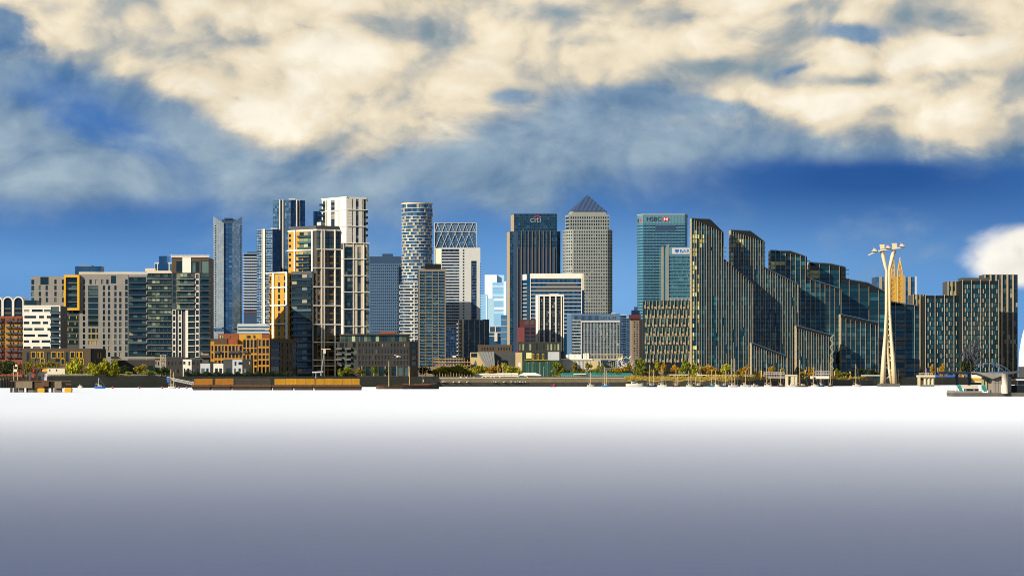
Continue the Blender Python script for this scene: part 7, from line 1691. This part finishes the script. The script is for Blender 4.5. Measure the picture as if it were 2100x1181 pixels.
    m_.build('bracing', M['alloy'], T); f.piece(T, 'pile', 393, 395, 778, 797, -2, -1, M['dgrey']); f.piece(T, 'blue_ramp', 344, 349, 774, 784, 2.2, 3, M['blue'])
container_barges()

def jetty():
    D = 1040; T = thing('ruined_jetty', 'ruined concrete jetty with rusty gantry and yellow fenders at the left edge', 'jetty', 80, D, z=0); f = Face(18, D, 150, D)
    M['jcon'] = mat('jetty_concrete', (0.16, 0.13, 0.085), 0.9, var=0.45, scale=0.6, streak=0.5)
    f.piece(T, 'pile_cap', 32, 66, 782, 795.5, -5, 0, M['jcon']); f.piece(T, 'pile_cap', 70, 100, 782, 796, -5, -.6, M['rust']); f.piece(T, 'pile_cap', 86, 100, 781, 792, -4, .2, M['rust']); f.piece(T, 'pile_cap', 112, 126, 782, 796, -5, 0, M['jcon']); f.piece(T, 'deck', 20, 145, 780, 782, -5, -.3, M['rust']); f.piece(T, 'deck_beam', 100, 145, 786, 789, -4, -1, M['rust'])
    for a, b, y1, mt in ((20, 23, 805, 'rust'), (27, 35, 805, 'algae'), (37.5, 47, 807.5, 'quay'), (57, 68, 807.5, 'quay'), (68.5, 76, 807, 'algae'), (92, 97, 806, 'algae'), (104, 107, 804, 'rust'), (110.5, 125, 807, 'quay'), (53, 55, 804, 'rust')): f.piece(T, 'pile', a, b, 794, y1+2, -3, -.8, M[mt])
    for a, b, y0, y1 in ((77, 92, 796, 806), (132.5, 147, 795, 805)):
        m_ = MB(); p = f.pt; m_.hexa([p(a+1, y1+2, .6), p(b-1, y1+2, .6), p(b-1, y1+2, -2.4), p(a+1, y1+2, -2.4), p(a, y0+2, .6), p(b, y0+2, .6), p(b, y0+2, -2.4), p(a, y0+2, -2.4)]); m_.hexa([p(a, y0+2, .6), p(b, y0+2, .6), p(b, y0+2, -2.4), p(a, y0+2, -2.4), p(a+2, y0, .2), p(b-2, y0, .2), p(b-2, y0, -2), p(a+2, y0, -2)]); m_.build('fender', M['yellow'], T)
    T2 = thing('rusty_gantry', 'rusty gantry of posts with white tank on the ruined jetty', 'gantry', 42, D, z=Z(780, D)); f.piece(T2, 'white_tank', 30, 34, 747, 753, -2, -1, M['tentw']); f.piece(T2, 'white_tank', 27.5, 34.5, 757, 762, -2, -.6, M['tentw'])
    for x in (27, 35, 47, 54): f.piece(T2, 'post', x-.7, x+.7, 749 if x < 50 else 750, 780, -1.4, -.8, M['rust'] if x > 40 else M['timber'])
    for y in (751, 757, 769.5): f.piece(T2, 'beam', 26, 55, y, y+1.2, -1.5, -.7, M['timber'] if y > 760 else M['rust'])
    for k in range(4): f.piece(T2, 'pipe', 38+4*k, 39+4*k, 752+2*k, 768, -2.5, -1.8, M['rust'])
    m_ = MB(); m_.tube([f.pt(28, 768, -1), f.pt(35, 758, -1)], .12, 4); m_.tube([f.pt(36, 768, -1), f.pt(47, 758, -1)], .12, 4); m_.build('brace', M['rust'], T2); f.piece(T2, 'red_float', 42.5, 45.5, 767, 773, -.6, .2, M['redp'])
    m_ = MB()
    for k in range(9): f.box(m_, 3+6*k, 3.6+6*k, 772, 780, -2.4, -2.2)
    m_.build('rail_posts', M['rust'], T2, kind='stuff')
    f.piece(T2, 'steel_column', 58, 62, 762, 782, -2, -1, M['dgrey'])
    T3 = thing('dock_crane', 'small rusty T-shaped dock crane on the ruined jetty', 'crane', 74, D, z=Z(780, D)); f.piece(T3, 'column', 72, 76, 757, 782, -2, -1, M['bblack']); f.piece(T3, 'jib', 64, 89, 754, 756.5, -2, -1, M['rust']); m_ = MB(); m_.tube([f.pt(88, 755, -1.5), f.pt(76, 763, -1.5)], .2, 4); m_.tube([f.pt(65, 755, -1.5), f.pt(72, 762, -1.5)], .2, 4); m_.build('strut', M['rust'], T3); f.piece(T3, 'red_drum', 66, 69.5, 756, 762, -1.9, -1.1, M['redp']); f.piece(T3, 'red_box', 64, 69, 767, 774, -1.8, -.6, M['redp'])
    T4 = thing('sign_hut', 'white life-ring hut with red ring on the ruined jetty', 'hut', 88, D, z=Z(780, D)); f.piece(T4, 'panel', 82, 94, 762, 780, -3, -2.6, M['lgrey']); m_ = MB(); n = 12
    for i in range(n): a, b = 2*math.pi*i/n, 2*math.pi*(i+1)/n; m_.quad(*[f.pt(88+r*math.cos(t), 770-r*1.3*math.sin(t), -2.5) for r, t in ((1.1, a), (2.2, a), (2.2, b), (1.1, b))])
    m_.build('life_ring', M['redp'], T4)
jetty()

def right_pier():
    # concrete dolphins
    M['sunc'] = mat('pale_dolphin_concrete', (0.52, 0.46, 0.32), 0.8, var=0.2, streak=0.25)
    D = 1760; T = thing('mooring_dolphin', 'pale concrete dolphin of three square pillars among the yachts', 'dolphin', 1624, D, z=0); f = Face(1605, D, 1645, D)
    for a, b in ((1611, 1616.5), (1622, 1628), (1629.5, 1635)): f.piece(T, 'pillar', a, b, 769.5, 797, -2, 0, M['sunc'])
    f.piece(T, 'cap_beam', 1611, 1635, 768, 770.8, -2.2, .2, M['sunc']); f.piece(T, 'base', 1609, 1640, 790, 793, -3, .6, M['sunc'])
    D = 1900; T = thing('fender_structure', 'pale concrete fender with cylinders right of the cable car pylon', 'dolphin', 1900, D, z=0); f = Face(1880, D, 1930, D)
    f.piece(T, 'deck', 1882, 1918, 769, 773, -6, 0, M['sunc']); f.piece(T, 'pillar', 1882, 1887.5, 773.2, 797, -1, 0, M['sunc']); f.piece(T, 'pillar', 1893, 1918, 773.2, 776, -3, -1, M['sunc']); f.piece(T, 'back_wall', 1888, 1918, 776.2, 797, -5.5, -5, M['rust'])
    for k, x in enumerate((1898, 1906, 1914)): m_ = MB(); m_.tube([f.pt(x, 776, -2), f.pt(x, 797, -2)], 1.0, 10); m_.build('fender_cylinder', M['sunc'], T)
    f.piece(T, 'skirt', 1892, 1928, 788.5, 791, -4, 1, M['slab'])
    for k in range(8): f.piece(T, 'rail_post', 1885+3.8*k, 1885.5+3.8*k, 765, 769, -.4, -.2, M['sunc'])
    f.piece(T, 'rail', 1884, 1913, 764.6, 765.2, -.5, -.2, M['sunc']); f.piece(T, 'navigation_post', 1899.5, 1901.2, 755, 769, -3, -2.6, M['purple'])
    # pontoon pier
    M['shelt'] = mat('shelter_panel', (0.22, 0.195, 0.17), 0.6, var=0.1, streak=0.1)
    D = 800; T = thing('pontoon_pier', 'dark steel pontoon pier with a grey shelter and a wing-like roof at the right edge', 'pier', 2050, D, z=0); f = Face(1950, D, 2140, D); p = f.pt
    m_ = MB(); m_.hexa([p(1957, 818, 0), p(2140, 820, 0), p(2140, 820, -12), p(1957, 818, -12), p(1954, 805.5, .4), p(2140, 805.5, .4), p(2140, 805.5, -12), p(1954, 805.5, -12)]); m_.build('pontoon', M['quay'], T)
    f.piece(T, 'bulwark', 1954, 2014, 801.5, 805.4, .1, .4, M['slab']); f.piece(T, 'bulwark', 1954, 1958, 800, 805.4, -11, 0, M['slab'])
    for a, b in ((1984, 2010),): f.piece(T, 'ramp', a, b, 797, 803, -6, -2, M['black'])
    f.piece(T, 'shelter', 2036.5, 2053.5, 775, 806, -8, -.5, M['shelt']); f.piece(T, 'shelter', 2066.5, 2075, 772, 806, -8, -.8, M['shelt'])
    for x in (2042, 2048): f.piece(T, 'panel_joint', x, x+.25, 776, 805, -.49, -.45, M['dgrey'])
    f.piece(T, 'panel_joint', 2036.6, 2053.4, 785.5, 785.8, -.49, -.45, M['dgrey'])
    m_ = MB(); m_.tube([p(2060, 807, .6), p(2060, 766, .6)], .88, 16); m_.build('mooring_pile', M['cream'], T, smooth=True)
    m_ = MB(); m_.hexa([p(2002, 764.2, .5), p(2036, 777, .5), p(2036, 777, -9), p(2002, 764.2, -9), p(2002, 762.6, .5), p(2036, 765, .5), p(2036, 765, -9), p(2002, 762.6, -9)]); m_.hexa([p(2036.1, 776.5, .5), p(2056, 770, .5), p(2056, 770, -9), p(2036.1, 776.5, -9), p(2036.1, 765, .5), p(2056, 764.6, .5), p(2056, 764.6, -9), p(2036.1, 765, -9)]); m_.build('wing_roof', M['slab'], T)
    m_ = MB(); m_.hexa([p(2064, 769, 0), p(2094, 763, 0), p(2094, 763, -9), p(2064, 769, -9), p(2064, 765, 0), p(2094, 760.5, 0), p(2094, 760.5, -9), p(2064, 765, -9)]); m_.build('wing_roof', M['dgrey'], T)
    f.piece(T, 'dark_hold', 2075.4, 2140, 790, 805, -9, -1, M['black']); f.piece(T, 'upper_deck', 2084, 2140, 777, 780, -8, -1, M['bwhite']); f.piece(T, 'wheelhouse', 2090, 2140, 780.2, 789.8, -7, -2, M['g_teal']); f.piece(T, 'post', 2085, 2087, 764, 790, -2, -1.6, M['rust'])
    for a, b, x, y in ((1966, 1976, 788, 803), (2016, 2026, 789, 803)):
        m_ = MB(); m_.hexa([p(a+6, y, -1.5), p(b+1, y-1, -1.5), p(b+1, y-1, -3), p(a+6, y, -3), p(a, x+3, -1.5), p(a+5, x, -1.5), p(a+5, x, -3), p(a, x+3, -3)]); m_.build('teal_winch', M['teal'], T)
    for a in (1963, 1981, 1998, 2007): f.piece(T, 'bollard', a, a+1.6, 797.5, 803, -1.2, -.7, M['slab'])
    f.piece(T, 'gangway_tube', 1972, 2016, 790, 796.5, -10, -8, M['cream']); f.piece(T, 'glass_screen', 2021, 2036, 773, 800, -7, -6.8, M['g_green'])
    for a in (2024.5, 2031): f.piece(T, 'screen_post', a, a+.8, 773, 803, -6.7, -6.5, M['rail'])
    # footbridge with arch
    D = 2250; T = thing('arched_footbridge', 'blue steel arched footbridge behind the pontoon pier', 'footbridge', 2025, D, z=0); f = Face(1940, D, 2080, D)
    for dx, o in ((0, 2), (14, -3)):
        m_ = MB(); n = 20; m_.tube([f.pt(1982+dx+78*i/n, 763-18.5*math.sin(math.pi*i/n)**.8, o) for i in range(n+1)], .26, 6); m_.build('arch', M['bluegrey'], T)
    for dx, o in ((0, 2), (14, -3)):
        for i in range(2, 19, 3): m_ = MB(); y = 763-18.5*math.sin(math.pi*i/20)**.8; m_.tube([f.pt(1982+dx+78*i/20, y, o), f.pt(1982+dx+78*i/20+2.5, 764, o)], .15, 4); m_.build('hanger', M['bluegrey'], T)
    f.piece(T, 'deck', 1925, 2070, 762.5, 766.5, -3, 2, M['bluegrey']); 
    for x in (1960, 1985, 2017): f.piece(T, 'pier_leg', x, x+5, 766.6, 795, -2, 1, M['navy'])
    f.piece(T, 'white_rail', 1925, 1980, 761.6, 762.4, 2, 2.2, M['cream'])
    T = thing('river_bus_shelter', 'brightly lit white and yellow kiosk under the arched footbridge', 'kiosk', 2005, 2400); f = Face(1990, 2400, 2020, 2400); f.piece(T, 'white_front', 1992, 2016, 768.5, 775, -4, 0, M['tentw']); f.piece(T, 'yellow_front', 1992, 2016, 775.2, 781.5, -4, .2, M['yellow']); f.piece(T, 'white_step', 1992, 2016, 781.7, 784, -4, .4, M['tentw'])
    T = thing('work_shed', 'blue shed behind the concrete fender', 'shed', 1940, 2420); f = Face(1918, 2420, 1985, 2420); f.piece(T, 'blue_wall', 1920, 1958, 769, 784, -5, 0, M['blue']); f.piece(T, 'white_boat_shed', 1945, 1955, 780, 783, 0, 1, M['tentw']); f.piece(T, 'yellow_door', 1972, 1977, 769, 775, 0, .3, M['yellow']); f.piece(T, 'grey_wall', 1960, 1985, 768, 784, -5, -.5, M['bluegrey'])
right_pier()
